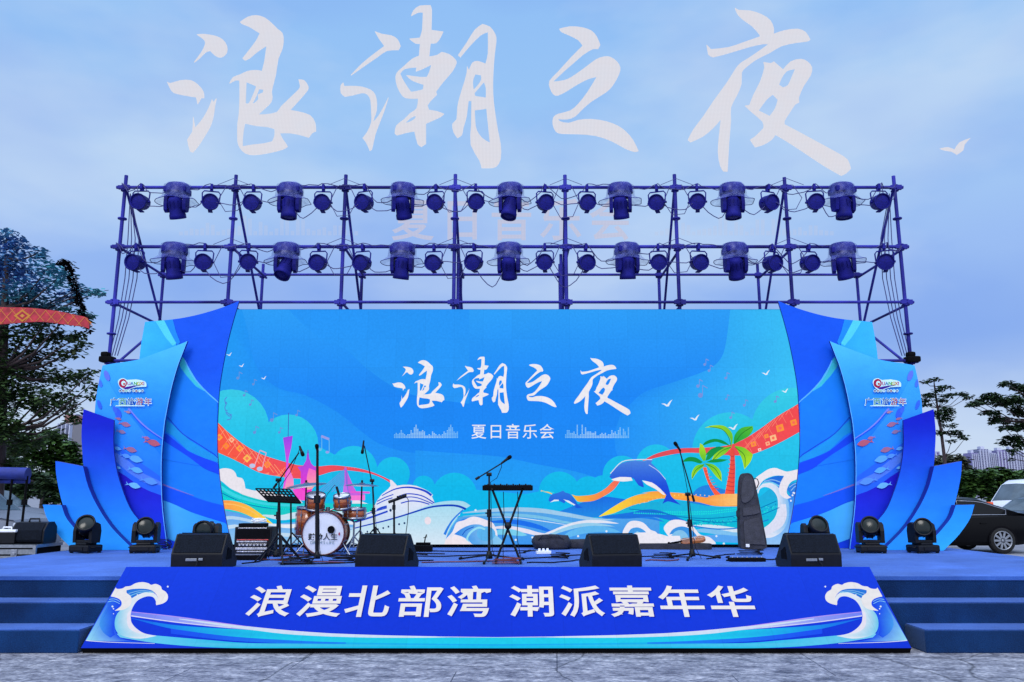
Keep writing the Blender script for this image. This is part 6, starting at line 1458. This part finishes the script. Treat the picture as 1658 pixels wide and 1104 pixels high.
    for s in (-1, 1):
        x0_ = prof[0][0]; zl_ = prof[1][2]-.09
        h = MB(); h.box((x0_-.12, s*(wd/2-.30), zl_), (.22, .36, .11), Matrix.Rotation(s*.30, 3, 'Z'), bev=.03); bd('headlight', h, 'lampglass')
        h = MB(); h.box((prof[-1][0]+.08, s*(wd/2-.26), prof[-2][2]-.12), (.14, .34, .13), bev=.02); bd('tail_lamp', h, 'redlight')
        h = MB(); h.box((prof[0][0]*.30, s*(wd/2+.06), prof[3][2]+.10), (.12, .18, .12), bev=.03); bd('side_mirror', h, paint)
        h = MB(); h.box((-.0, s*(wd/2+.006), prof[3][2]-.13), (.16, .02, .03), bev=.006); h.box((-1.0, s*(wd/2+.006), prof[3][2]-.13), (.16, .02, .03), bev=.006); bd('door_handle', h, paint)
    h = MB(); h.box((prof[0][0]+.005, 0, .45), (.03, wd*.52, .16), bev=.01); bd('front_grille', h, 'matte')
    h = MB(); h.box((prof[0][0]+.03, 0, .38), (.02, .44, .14)); bd('number_plate', h, 'plate')
    return t_
M['pblack'] = mat('black_car_paint', (.001, .001, .002), .3, 0, noise=.1, scale=1, spec=.12)
M['psilver'] = mat('grey_car_paint', (.05, .075, .13), .3, .2, noise=.1, scale=1, coat=.4)
M['pgrey'] = mat('pale_grey_car_paint', (.14, .16, .21), .35, 0, noise=.08, scale=1, spec=.3)
M['pwhite'] = mat('white_car_paint', (.55, .58, .66), .3, 0, noise=.05, scale=1, coat=.4)
M['screenglass'] = mat('windscreen_glass', (.05, .075, .10), .15, noise=.3, scale=2, spec=.4)
sedan = [(2.42, .30, .58, .60), (2.28, .22, .70, .72), (1.5, .20, .84, .87), (.95, .20, .90, .95), (.30, .20, .92, 1.36), (-.35, .20, .93, 1.43), (-1.0, .20, .95, 1.40), (-1.55, .20, .97, 1.20), (-1.95, .22, .99, 1.03), (-2.3, .26, .96, .98), (-2.42, .36, .72, .74)]
car('black_sedan', 'glossy black sedan with chrome window line parked right behind the stage', (11.18, 22.42, 0), PI, sedan, 1.84, 'pblack', (1.42, -1.45), .335, win=[(3.25, 5.0), (5.1, 7.2)], front=[(3, 4, 'windscreen'), (7, 8, 'rear_window')])
suv = [(2.30, .34, .70, .72), (2.18, .26, .88, .90), (1.5, .24, .98, 1.02), (1.0, .24, 1.04, 1.09), (.35, .24, 1.06, 1.62), (-.4, .24, 1.07, 1.69), (-1.2, .24, 1.09, 1.66), (-1.95, .26, 1.10, 1.52), (-2.22, .30, 1.06, 1.10), (-2.32, .40, .80, .84)]
car('grey_car', 'blue grey car facing the stage with lit grille, beyond the black sedan', (17.6, 27.6, 0), rad(207), sedan, 1.86, 'psilver', (1.4, -1.4), .33, win=[(3.3, 5.0), (5.1, 7.0)], front=[(3, 4, 'windscreen')])
van = [(2.55, .36, .78, .80), (2.45, .26, 1.00, 1.02), (2.1, .24, 1.16, 1.24), (1.35, .24, 1.20, 2.02), (.9, .24, 1.21, 2.22), (0, .24, 1.21, 2.26), (-1.4, .24, 1.21, 2.26), (-2.4, .24, 1.21, 2.22), (-2.62, .30, 1.18, 1.9)]
car('white_van', 'white minibus with dark windows at the right edge behind the parked cars', (25.4, 40.5, 0), rad(214), van, 1.9, 'pwhite', (1.6, -1.55), .36, cat='van', win=[(2.5, 3.9), (4.1, 5.3), (5.5, 6.6)], front=[(2, 3, 'windscreen')], trim=False)
car('white_car', 'white car mostly hidden by the smallest board at far right', (at(1484, 800, 29).x, 30.0, 0), PI, sedan, 1.8, 'pwhite', (1.4, -1.4), .35, win=[(3.3, 5.0), (5.1, 7.0)], front=[(3, 4, 'windscreen')], trim=False)
car('white_suv', 'white car parked nearest behind the case and awning at far left', (at(-62, 800, 20.6).x, 20.6, 0), rad(-8), suv, 1.86, 'pgrey', (1.4, -1.4), .35, win=[(3.3, 5.0), (5.1, 7.0)], front=[(3, 4, 'windscreen')])
car('silver_suv', 'silver car parked further back at far left under the trees', (at(-20, 800, 27).x, 27.0, 0), rad(6), suv, 1.86, 'pgrey', (1.4, -1.4), .35, win=[(3.3, 5.0), (5.1, 7.0)], front=[(3, 4, 'windscreen')])

M['orange'] = mat('orange_plastic', (.75, .10, .03), .5, noise=.15, scale=5)
c = at(1591, 812, 30); t_ = thing('water_barrier', 'orange plastic road barrier beside the white car', 'barrier', (c.x, 30, 0))
m_ = MB(); m_.prism([(-.30, 0), (-.30, .15), (-.14, .45), (-.10, 1.25), (.10, 1.25), (.14, .45), (.30, .15), (.30, 0)], -.32, .32, lambda a, b_, d: Vector((c.x+d, 30+a, b_))); m_.build('body', M['orange'], t_)
m_ = MB(); m_.box((c.x, 29.84, .95), (.50, .02, .14)); m_.build('white_band', M['white'], t_)

# ---------------------------------------------------------------- left corner: case, speaker, awning
t_ = thing('flight_case', 'black flight case with aluminium edges beside the left end of the deck', 'flight case', (-7.78, 12.75, 0))
m_ = MB(); m_.box((-7.78, 12.75, .37), (1.44, .7, .72)); m_.build('panels', M['matte'], t_)
m_ = MB()
for zz in (.02, .57, .73):
    m_.box((-7.78, 12.39, zz), (1.46, .03, .045)); m_.box((-7.05, 12.75, zz), (.03, .7, .045))
for x_ in (-8.49, -7.06): m_.box((x_, 12.39, .37), (.045, .035, .74))
m_.box((-7.78, 12.385, .65), (1.46, .02, .07)); m_.build('edge_trim', M['alu'], t_)
for x_ in (-8.2, -7.75, -7.35): m_ = MB(); m_.box((x_, 12.37, .62), (.09, .02, .13), bev=.006); m_.box((x_, 12.355, .62), (.05, .02, .04), bev=.004); m_.build('latch', M['steel'], t_)
c = at(55, 866, 12.7); t_ = thing('loudspeaker', 'rounded black loudspeaker lying on the flight case', 'loudspeaker', (c.x, 12.7, .755))
m_ = MB(); m_.prism([(-.16, 0), (-.18, .05), (-.17, .20), (-.08, .31), (.08, .32), (.17, .24), (.18, .05), (.16, 0)], -.25, .25, lambda a, b_, d: Vector((c.x+d, 12.7+a, .757+b_))); o = m_.build('cabinet', M['black'], t_); bv = o.modifiers.new('b', 'BEVEL'); bv.width = .02; bv.segments = 3
m_ = MB(); m_.prism([(-.17, .03), (-.185, .06), (-.178, .20), (-.09, .305)], -.22, .22, lambda a, b_, d: Vector((c.x+d, 12.695+a-.006, .757+b_))); m_.build('grille', M['wedge'], t_)
m_ = MB(); m_.tube([(c.x-.08, 12.68, 1.07), (c.x-.07, 12.68, 1.12), (c.x+.07, 12.68, 1.12), (c.x+.08, 12.68, 1.07)], .013, 6); m_.build('handle', M['black'], t_)
c = at(14, 868, 12.6); t_ = thing('small_box', 'small dark box with white lid and handle on the flight case', 'box', (c.x, 12.6, .755))
m_ = MB(); m_.box((c.x, 12.6, .757+.085), (.34, .26, .17), bev=.015); m_.build('tub', M['black'], t_)
m_ = MB(); m_.box((c.x, 12.6, .757+.19), (.36, .28, .04), bev=.012); m_.tube([(c.x-.07, 12.55, .96), (c.x-.06, 12.55, 1.0), (c.x+.06, 12.55, 1.0), (c.x+.07, 12.55, .96)], .010, 6); m_.build('lid', M['white'], t_)
M['awning'] = mat('blue_awning_cloth', (.006, .022, .22), .7, noise=.3, scale=5, bump=.3)
c = at(10, 766, 15); t_ = thing('folded_canopy', 'blue folded canopy on thin black poles at the far left edge', 'canopy', (c.x, 15, 0))
m_ = MB(); m_.tube([(c.x-2.2, 15, c.z), (c.x-1, 15, c.z+.02), (c.x+.40, 15, c.z-.01)], lambda f: .11+.012*math.sin(f*19), 12); m_.tube([(c.x-2.2, 15.1, c.z-.13), (c.x+.38, 15.1, c.z-.14)], .045, 8); m_.build('rolled_cloth', M['awning'], t_)
for px in (17, 41, -60): x_ = at(px, 800, 15).x; m_ = MB(); m_.tube([(x_, 15, 0), (x_, 15, c.z-.05)], .022, 7); m_.box((x_, 15, 1.35), (.07, .07, .1)); m_.build('pole', M['matte'], t_)

# ---------------------------------------------------------------- trees
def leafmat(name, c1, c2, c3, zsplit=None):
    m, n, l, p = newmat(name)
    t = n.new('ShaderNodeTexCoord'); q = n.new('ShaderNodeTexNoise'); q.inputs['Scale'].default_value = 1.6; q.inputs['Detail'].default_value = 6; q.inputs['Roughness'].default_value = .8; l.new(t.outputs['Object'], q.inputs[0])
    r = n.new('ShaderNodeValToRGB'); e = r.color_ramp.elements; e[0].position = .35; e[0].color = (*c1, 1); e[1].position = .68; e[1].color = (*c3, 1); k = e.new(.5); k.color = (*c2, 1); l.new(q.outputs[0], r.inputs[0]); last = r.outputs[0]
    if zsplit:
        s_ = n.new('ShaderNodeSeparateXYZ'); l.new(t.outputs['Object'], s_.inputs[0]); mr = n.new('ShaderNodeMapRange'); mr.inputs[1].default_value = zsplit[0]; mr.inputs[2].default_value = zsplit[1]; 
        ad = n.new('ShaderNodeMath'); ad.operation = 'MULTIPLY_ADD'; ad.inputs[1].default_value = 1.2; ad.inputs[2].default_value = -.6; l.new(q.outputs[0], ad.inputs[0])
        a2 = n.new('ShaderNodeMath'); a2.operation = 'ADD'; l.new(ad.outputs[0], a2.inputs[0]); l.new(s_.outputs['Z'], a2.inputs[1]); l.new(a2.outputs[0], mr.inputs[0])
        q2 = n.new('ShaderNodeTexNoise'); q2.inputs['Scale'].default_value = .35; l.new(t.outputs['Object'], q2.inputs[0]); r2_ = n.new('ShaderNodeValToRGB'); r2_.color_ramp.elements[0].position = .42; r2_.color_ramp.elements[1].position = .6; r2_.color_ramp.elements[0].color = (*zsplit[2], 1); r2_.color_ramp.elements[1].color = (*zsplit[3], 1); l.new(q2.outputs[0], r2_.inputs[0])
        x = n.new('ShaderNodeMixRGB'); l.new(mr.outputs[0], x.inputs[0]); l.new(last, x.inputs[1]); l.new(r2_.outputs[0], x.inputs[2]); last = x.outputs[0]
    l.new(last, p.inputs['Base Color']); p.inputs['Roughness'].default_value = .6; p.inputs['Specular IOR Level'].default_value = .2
    return m
M['bark'] = mat('bark', (.035, .022, .025), .9, noise=.4, scale=8, bump=.5)
def leaves(mb, rnd, c, r, n_, s, droop=.3):
    for _ in range(n_):
        a_, b_ = rnd.uniform(0, 2*PI), math.acos(rnd.uniform(-1, 1)); rr = rnd.random()**.45
        p_ = Vector((c[0]+r[0]*rr*math.sin(b_)*math.cos(a_), c[1]+r[1]*rr*math.sin(b_)*math.sin(a_), c[2]+r[2]*rr*math.cos(b_)))
        d = Vector((rnd.uniform(-1, 1), rnd.uniform(-1, 1), rnd.uniform(-1, .6)*droop-.1)).normalized(); sd = d.cross(Vector((rnd.uniform(-.6, .6), rnd.uniform(-.6, .6), 1))).normalized()
        L_ = s*rnd.uniform(.7, 1.4); w_ = L_*.30
        mb.add([p_, p_+d*L_*.5+sd*w_, p_+d*L_, p_+d*L_*.5-sd*w_], [(0, 1, 2, 3)])
def tree(name, label, cat, base, trunk, clumps, lm, Y, dY, dens, ls, flat=.5, grp=None, branches=True, seed=1, thick=.2):
    """trunk: screen points; clumps: (px, py, rx, ry) of foliage masses at about distance Y, given real depth dY"""
    rnd = random.Random(seed); b = at(*base, Y); b.z = 0
    t_ = thing(name, label, cat, tuple(b), grp)
    pts = [Vector((b.x, Y, 0))]+[at(px, py, Y) for px, py in trunk]
    mb = MB(); mb.tube(pts, lambda f: thick*(1-.8*f), 8)
    cr = MB(); sc_ = at(0, 0, Y).y/FPX/1.0
    cs = []
    for (px, py, rx, ry) in clumps:
        y_ = Y+rnd.uniform(-dY, dY); c = at(px, py, y_); k = y_/FPX*.985; R_ = (rx*k, max(rx*k*.7, .3), ry*k); cs.append((c, R_))
        n_ = int(dens*rx*ry); leaves(cr, rnd, c, R_, max(12, n_), ls)
        # nearest trunk point
        if branches:
            q = min(pts[1:], key=lambda v: (v-c).length+max(0, v.z-c.z)*2); 
            mid = q.lerp(c, .5)+Vector((0, 0, -.12*(c-q).length)); mb.tube([q, mid, c], max(.02, thick*.22), 6, .01)
    mb.build('trunk', M['bark'], t_); cr.build('crown', lm, t_, fixn=False)
    return t_
LM1 = leafmat('veiled_brown_leaves', (.012, .018, .008), (.030, .068, .018), (.060, .070, .026), (6.0, 7.2, (.045, .11, .34), (.055, .26, .34)))  # blue veil of the double exposure put into the upper leaves' colour
cl = []
rnd = random.Random(9)
for q in [(10, 385, 26, 16), (25, 400, 24, 14), (5, 430, 40, 26), (62, 410, 17, 12), (30, 440, 34, 16), (80, 432, 26, 10), (45, 470, 45, 22), (95, 450, 28, 14), (20, 500, 44, 20), (70, 500, 40, 20), (115, 480, 26, 12), (128, 468, 12, 8), (158, 473, 12, 7), (145, 470, 10, 6), (110, 510, 26, 14), (140, 512, 14, 8),
          (40, 540, 44, 18), (90, 545, 36, 12), (125, 545, 18, 9), (135, 558, 10, 6), (20, 575, 40, 18), (75, 575, 34, 14), (115, 570, 22, 9), (50, 605, 45, 20), (100, 610, 34, 14), (130, 608, 20, 9), (148, 622, 12, 8), (150, 640, 9, 6), (90, 640, 34, 14), (40, 640, 40, 16), (15, 640, 30, 24), (110, 660, 22, 12), (120, 680, 14, 8), (70, 665, 24, 10), (5, 690, 34, 26), (60, 690, 16, 8), (20, 725, 26, 16), (60, 652, 34, 10), (-30, 450, 40, 60), (-40, 560, 50, 60), (-30, 660, 40, 50), (15, 755, 30, 14), (45, 715, 26, 12), (90, 700, 18, 8), (0, 610, 40, 20), (75, 520, 30, 12), (150, 600, 10, 5)]: cl.append(q)
tree('large_tree', 'large broad leaved tree at the left edge, double-exposure blue above and dark brown below', 'tree', (-5, 800), [(-2, 700), (2, 600), (8, 500), (10, 420)], [(a, b, c*1.08, d*1.25) for a, b, c, d in cl], LM1, 22.5, 1.3, .50, .15, seed=2, thick=.26)
M['leafdark'] = leafmat('dark_green_leaves', (.007, .016, .008), (.015, .036, .013), (.030, .060, .018))
M['leafgreen'] = leafmat('fresh_green_leaves', (.010, .030, .007), (.03, .075, .014), (.07, .14, .025))
M['leafpale'] = leafmat('grey_green_leaves', (.02, .028, .02), (.05, .06, .035), (.12, .11, .08))
# dark strand added for a gap in the double exposure beside the tree
m_ = MB(); rnd = random.Random(5)
for k in range(26):
    f = k/25; px, py = (103+6*f*5, 424+5*f*5) if f < .2 else (113+(142-113)*(f-.2)/.8, 432+(534-432)*(f-.2)/.8)
    leaves(m_, rnd, at(px, py, 21.0), (.08 if f > .2 else .22, .08, .11), 24, .12)
c = at(125, 480, 21.0); o = m_.build('gap_strand', M['matte'], None, off=c, fixn=False); o.location = c; tag(o, 'thin black strand added for a double-exposure gap right of the large left tree', 'gap_strip')
# the screen's red ribbon, double-exposed over that tree, added as a solid strip
rt, rbm = [(-60, 492), (0, 497), (45, 498), (90, 503), (120, 509), (140, 514), (144, 522)], [(-60, 528), (0, 525), (40, 522), (70, 521), (110, 526), (135, 529), (144, 532)]
YR = 20.8; rib = thing('red_ribbon', 'red patterned cloth ribbon double-exposed over the large left tree', 'ribbon', tuple(at(60, 510, YR)))
m_ = MB(); bo = band(rt, rbm); m_.prism(bo, 0, .03, lambda a, b_, d: at(a, b_, YR)+Vector((0, d, 0)))
M['redoverlay'] = mat('red_overlay', (.36, .02, .035), .8, noise=.3, scale=6); m_.build('overlay', M['redoverlay'], rib)
A = Art('overlay_pattern', rib, lambda px, py, k: at(px, py, YR-.006-.001*k), 0)
ft_, fb_ = topfn(sm(rt, 4, 70, False)), topfn(sm(rbm, 4, 70, False)); A.clip = lambda x, y: (x, max(ft_(x)+1, min(fb_(x)-1, y))); A.dens = 3
for i in range(9):
    x_ = -20+i*18; A.line([(x_, 498), (x_+26, 528)], 1.1, (230, 110, 60), smooth=False); A.line([(x_+26, 498), (x_, 528)], 1.1, (230, 110, 60), smooth=False)
for cx in (36, ): A.poly([(cx-14, 511), (cx, 501), (cx+14, 511), (cx, 521)], (226, 120, 50)); A.poly([(cx-9, 511), (cx, 504), (cx+9, 511), (cx, 518)], (190, 40, 60)); A.poly([(cx-4, 511), (cx, 508), (cx+4, 511), (cx, 514)], (230, 130, 60))
A.done(M['print'])
# right side trees
tree('slim_tree', 'slim layered tree with thin leaning trunk behind the right boards', 'tree', (1534, 800), [(1529, 740), (1524, 700), (1518, 660), (1513, 625), (1512, 615)],
     [(1512, 614, 10, 3), (1498, 618, 7, 3), (1530, 626, 12, 4), (1518, 632, 8, 3), (1505, 640, 14, 5), (1498, 648, 9, 5), (1532, 640, 10, 4), (1545, 638, 8, 3), (1558, 638, 10, 4), (1568, 643, 5, 4), (1524, 648, 9, 4), (1500, 655, 10, 3), (1533, 665, 12, 8), (1530, 676, 14, 7), (1515, 668, 8, 5), (1543, 688, 6, 4), (1528, 688, 6, 3), (1522, 700, 9, 5), (1545, 700, 14, 5), (1558, 706, 8, 4), (1541, 713, 7, 3), (1563, 709, 4, 3)], M['leafdark'], 40, .6, 2.6, .16, seed=3, thick=.10)
tree('spreading_tree', 'dark spreading tree with tiered branches at the right edge', 'tree', (1700, 800), [(1690, 740), (1680, 680), (1685, 640), (1690, 610)],
     [(1628, 620, 10, 5), (1645, 625, 12, 6), (1660, 630, 16, 10), (1605, 641, 18, 7), (1620, 650, 18, 8), (1578, 653, 10, 5), (1588, 650, 12, 6), (1570, 656, 5, 3), (1640, 648, 20, 10), (1598, 667, 12, 4), (1610, 668, 10, 5), (1650, 665, 18, 9), (1612, 678, 10, 6), (1628, 680, 14, 6), (1608, 683, 5, 4), (1625, 692, 8, 4), (1640, 692, 10, 5), (1655, 690, 14, 8), (1640, 708, 16, 6), (1626, 716, 8, 6), (1650, 718, 12, 8), (1640, 730, 8, 5), (1638, 743, 4, 3), (1680, 650, 20, 40), (1690, 700, 20, 30)], M['leafdark'], 32, .8, 2.5, .155, seed=4, thick=.15)
tree('round_tree', 'small round greyish tree between the right boards and the far towers', 'tree', (1545, 800), [(1545, 760)], [(1530, 745, 20, 10), (1548, 748, 20, 14), (1560, 758, 14, 12), (1550, 772, 22, 18), (1520, 750, 14, 8), (1562, 785, 14, 14)], M['leafpale'], 48, 1, 1.6, .30, seed=5, thick=.2)
tree('hedge', 'dark green hedge row behind the parked cars at right', 'hedge', (1600, 806), [(1600, 790)], [(1545+i*13, 784+4*math.sin(i*1.7), 13, 24) for i in range(13)]+[(1600, 766, 16, 6), (1615, 762, 18, 7), (1645, 768, 16, 6), (1630, 764, 14, 6), (1665, 766, 14, 8), (1580, 772, 12, 6)], M['leafgreen'], 44, 1.5, 1.5, .30, seed=6, branches=False)
tree('green_tree', 'fresh green bushy tree low behind the canopy at left', 'tree', (70, 810), [(70, 780)], [(20, 722, 24, 14), (50, 715, 24, 16), (85, 712, 26, 16), (110, 728, 22, 16), (60, 740, 30, 18), (20, 750, 26, 16), (95, 748, 30, 18), (125, 745, 18, 14), (130, 770, 16, 20), (95, 775, 20, 18), (150, 760, 20, 16), (-20, 740, 30, 30)], M['leafgreen'], 34, 1.5, .95, .26, seed=7, thick=.16)
tree('hedge', 'dark hedge row behind the parked cars at left', 'hedge', (30, 806), [(30, 790)], [(-30+i*14, 786+4*math.sin(i*1.7), 14, 22) for i in range(15)], M['leafdark'], 46, 1.5, 1.2, .34, seed=16, branches=False)
tree('dark_shrub', 'dark shrub between the left cars and the smallest board', 'shrub', (90, 812), [(90, 800)], [(75, 785, 20, 14), (100, 790, 18, 16), (115, 800, 16, 20), (60, 770, 18, 10), (85, 805, 12, 14), (130, 800, 16, 22)], M['leafdark'], 30, .8, 1.1, .22, seed=8, branches=False)
# ---------------------------------------------------------------- far buildings
def facade(name, wall, band_, dark, sx, sz):
    m, n, l, p = newmat(name); t = n.new('ShaderNodeTexCoord'); mp_ = n.new('ShaderNodeMapping'); mp_.inputs['Rotation'].default_value = (PI/2, 0, 0); l.new(t.outputs['Object'], mp_.inputs[0])
    b_ = n.new('ShaderNodeTexBrick'); b_.offset = 0; b_.inputs['Scale'].default_value = 1; b_.inputs['Brick Width'].default_value = sx; b_.inputs['Row Height'].default_value = sz; b_.inputs['Mortar Size'].default_value = sz*.22; b_.inputs['Color1'].default_value = (*dark, 1); b_.inputs['Color2'].default_value = (*band_, 1); b_.inputs['Mortar'].default_value = (*wall, 1)
    l.new(mp_.outputs[0], b_.inputs[0]); l.new(b_.outputs[0], p.inputs['Base Color']); p.inputs['Roughness'].default_value = .7; return m
FW = facade('tower_facade', (.28, .29, .42), (.12, .13, .24), (.07, .08, .16), 4.2, 3.3)
FP = facade('tower_facade_purple', (.20, .18, .36), (.12, .10, .24), (.06, .05, .15), 4.2, 3.3)
FB = facade('beige_facade', (.30, .26, .26), (.12, .16, .24), (.08, .12, .20), 3.2, 3.0)
M['rib'] = mat('pale_facade_rib', (.40, .42, .54), .7, noise=.1, scale=.05)
M['pinkroof'] = mat('reddish_parapet', (.30, .14, .13), .8, noise=.2, scale=.3)
def tower(label, px0, px1, py, Y, fm, seed=0):
    a, b_ = at(px0, py, Y), at(px1, py, Y); wd = b_.x-a.x; cx = (a.x+b_.x)/2; h = a.z; rnd = random.Random(seed)
    t_ = thing('apartment_tower', label, 'building', (cx, Y, 0), 'far apartment towers')
    m_ = MB(); m_.box((cx, Y+10, h/2), (wd*.98, 20, h)); m_.build('wall', fm, t_)
    for k in range(4):
        x_ = cx-wd*.42+wd*.84*k/3; m_ = MB(); m_.box((x_, Y-1.2, h*.49), (wd*.07, 2.2, h*.98)); m_.build('balcony_column', M['rib'], t_)
    m_ = MB(); m_.box((cx+rnd.uniform(-.1, .1)*wd, Y+8, h+2), (wd*.4, 8, 4)); m_.build('roof_house', M['rib'], t_)
    return t_
YT = 1100
for i, (a, b_, py, fm, lab) in enumerate([(1500, 1522, 731, FP, 'partly hidden far tower just behind the slim tree'), (1572, 1583, 733, FP, 'narrow purple grey far tower left of the pale pair'), (1584, 1600, 727, FW, 'pale far tower with bright ribs, tallest of the left pair'), (1602, 1612, 733, FW, 'narrow pale far tower in the middle of the row'), (1613, 1631, 729, FP, 'wide purple far tower in the middle of the row'), (1632, 1648, 727, FW, 'pale far tower behind the hanging tree tip'), (1650, 1664, 734, FW, 'far tower cut by the right edge of the picture')]):
    tower(lab, a, b_, py, YT+i*14, fm, i)
t_ = tower('beige apartment block with reddish top behind the left trees', 97, 120, 684, 330, FB, 9); t_['group'] = 'apartment blocks behind the left trees'
m_ = MB(); a, b_ = at(98, 678, 330), at(115, 678, 330); m_.box(((a.x+b_.x)/2, 338, a.z+.2), (b_.x-a.x, 10, 3.2)); m_.build('parapet', M['pinkroof'], t_)
t_ = tower('paler lower apartment block right beside the reddish topped one', 121, 140, 692, 345, FB, 8); t_['group'] = 'apartment blocks behind the left trees'
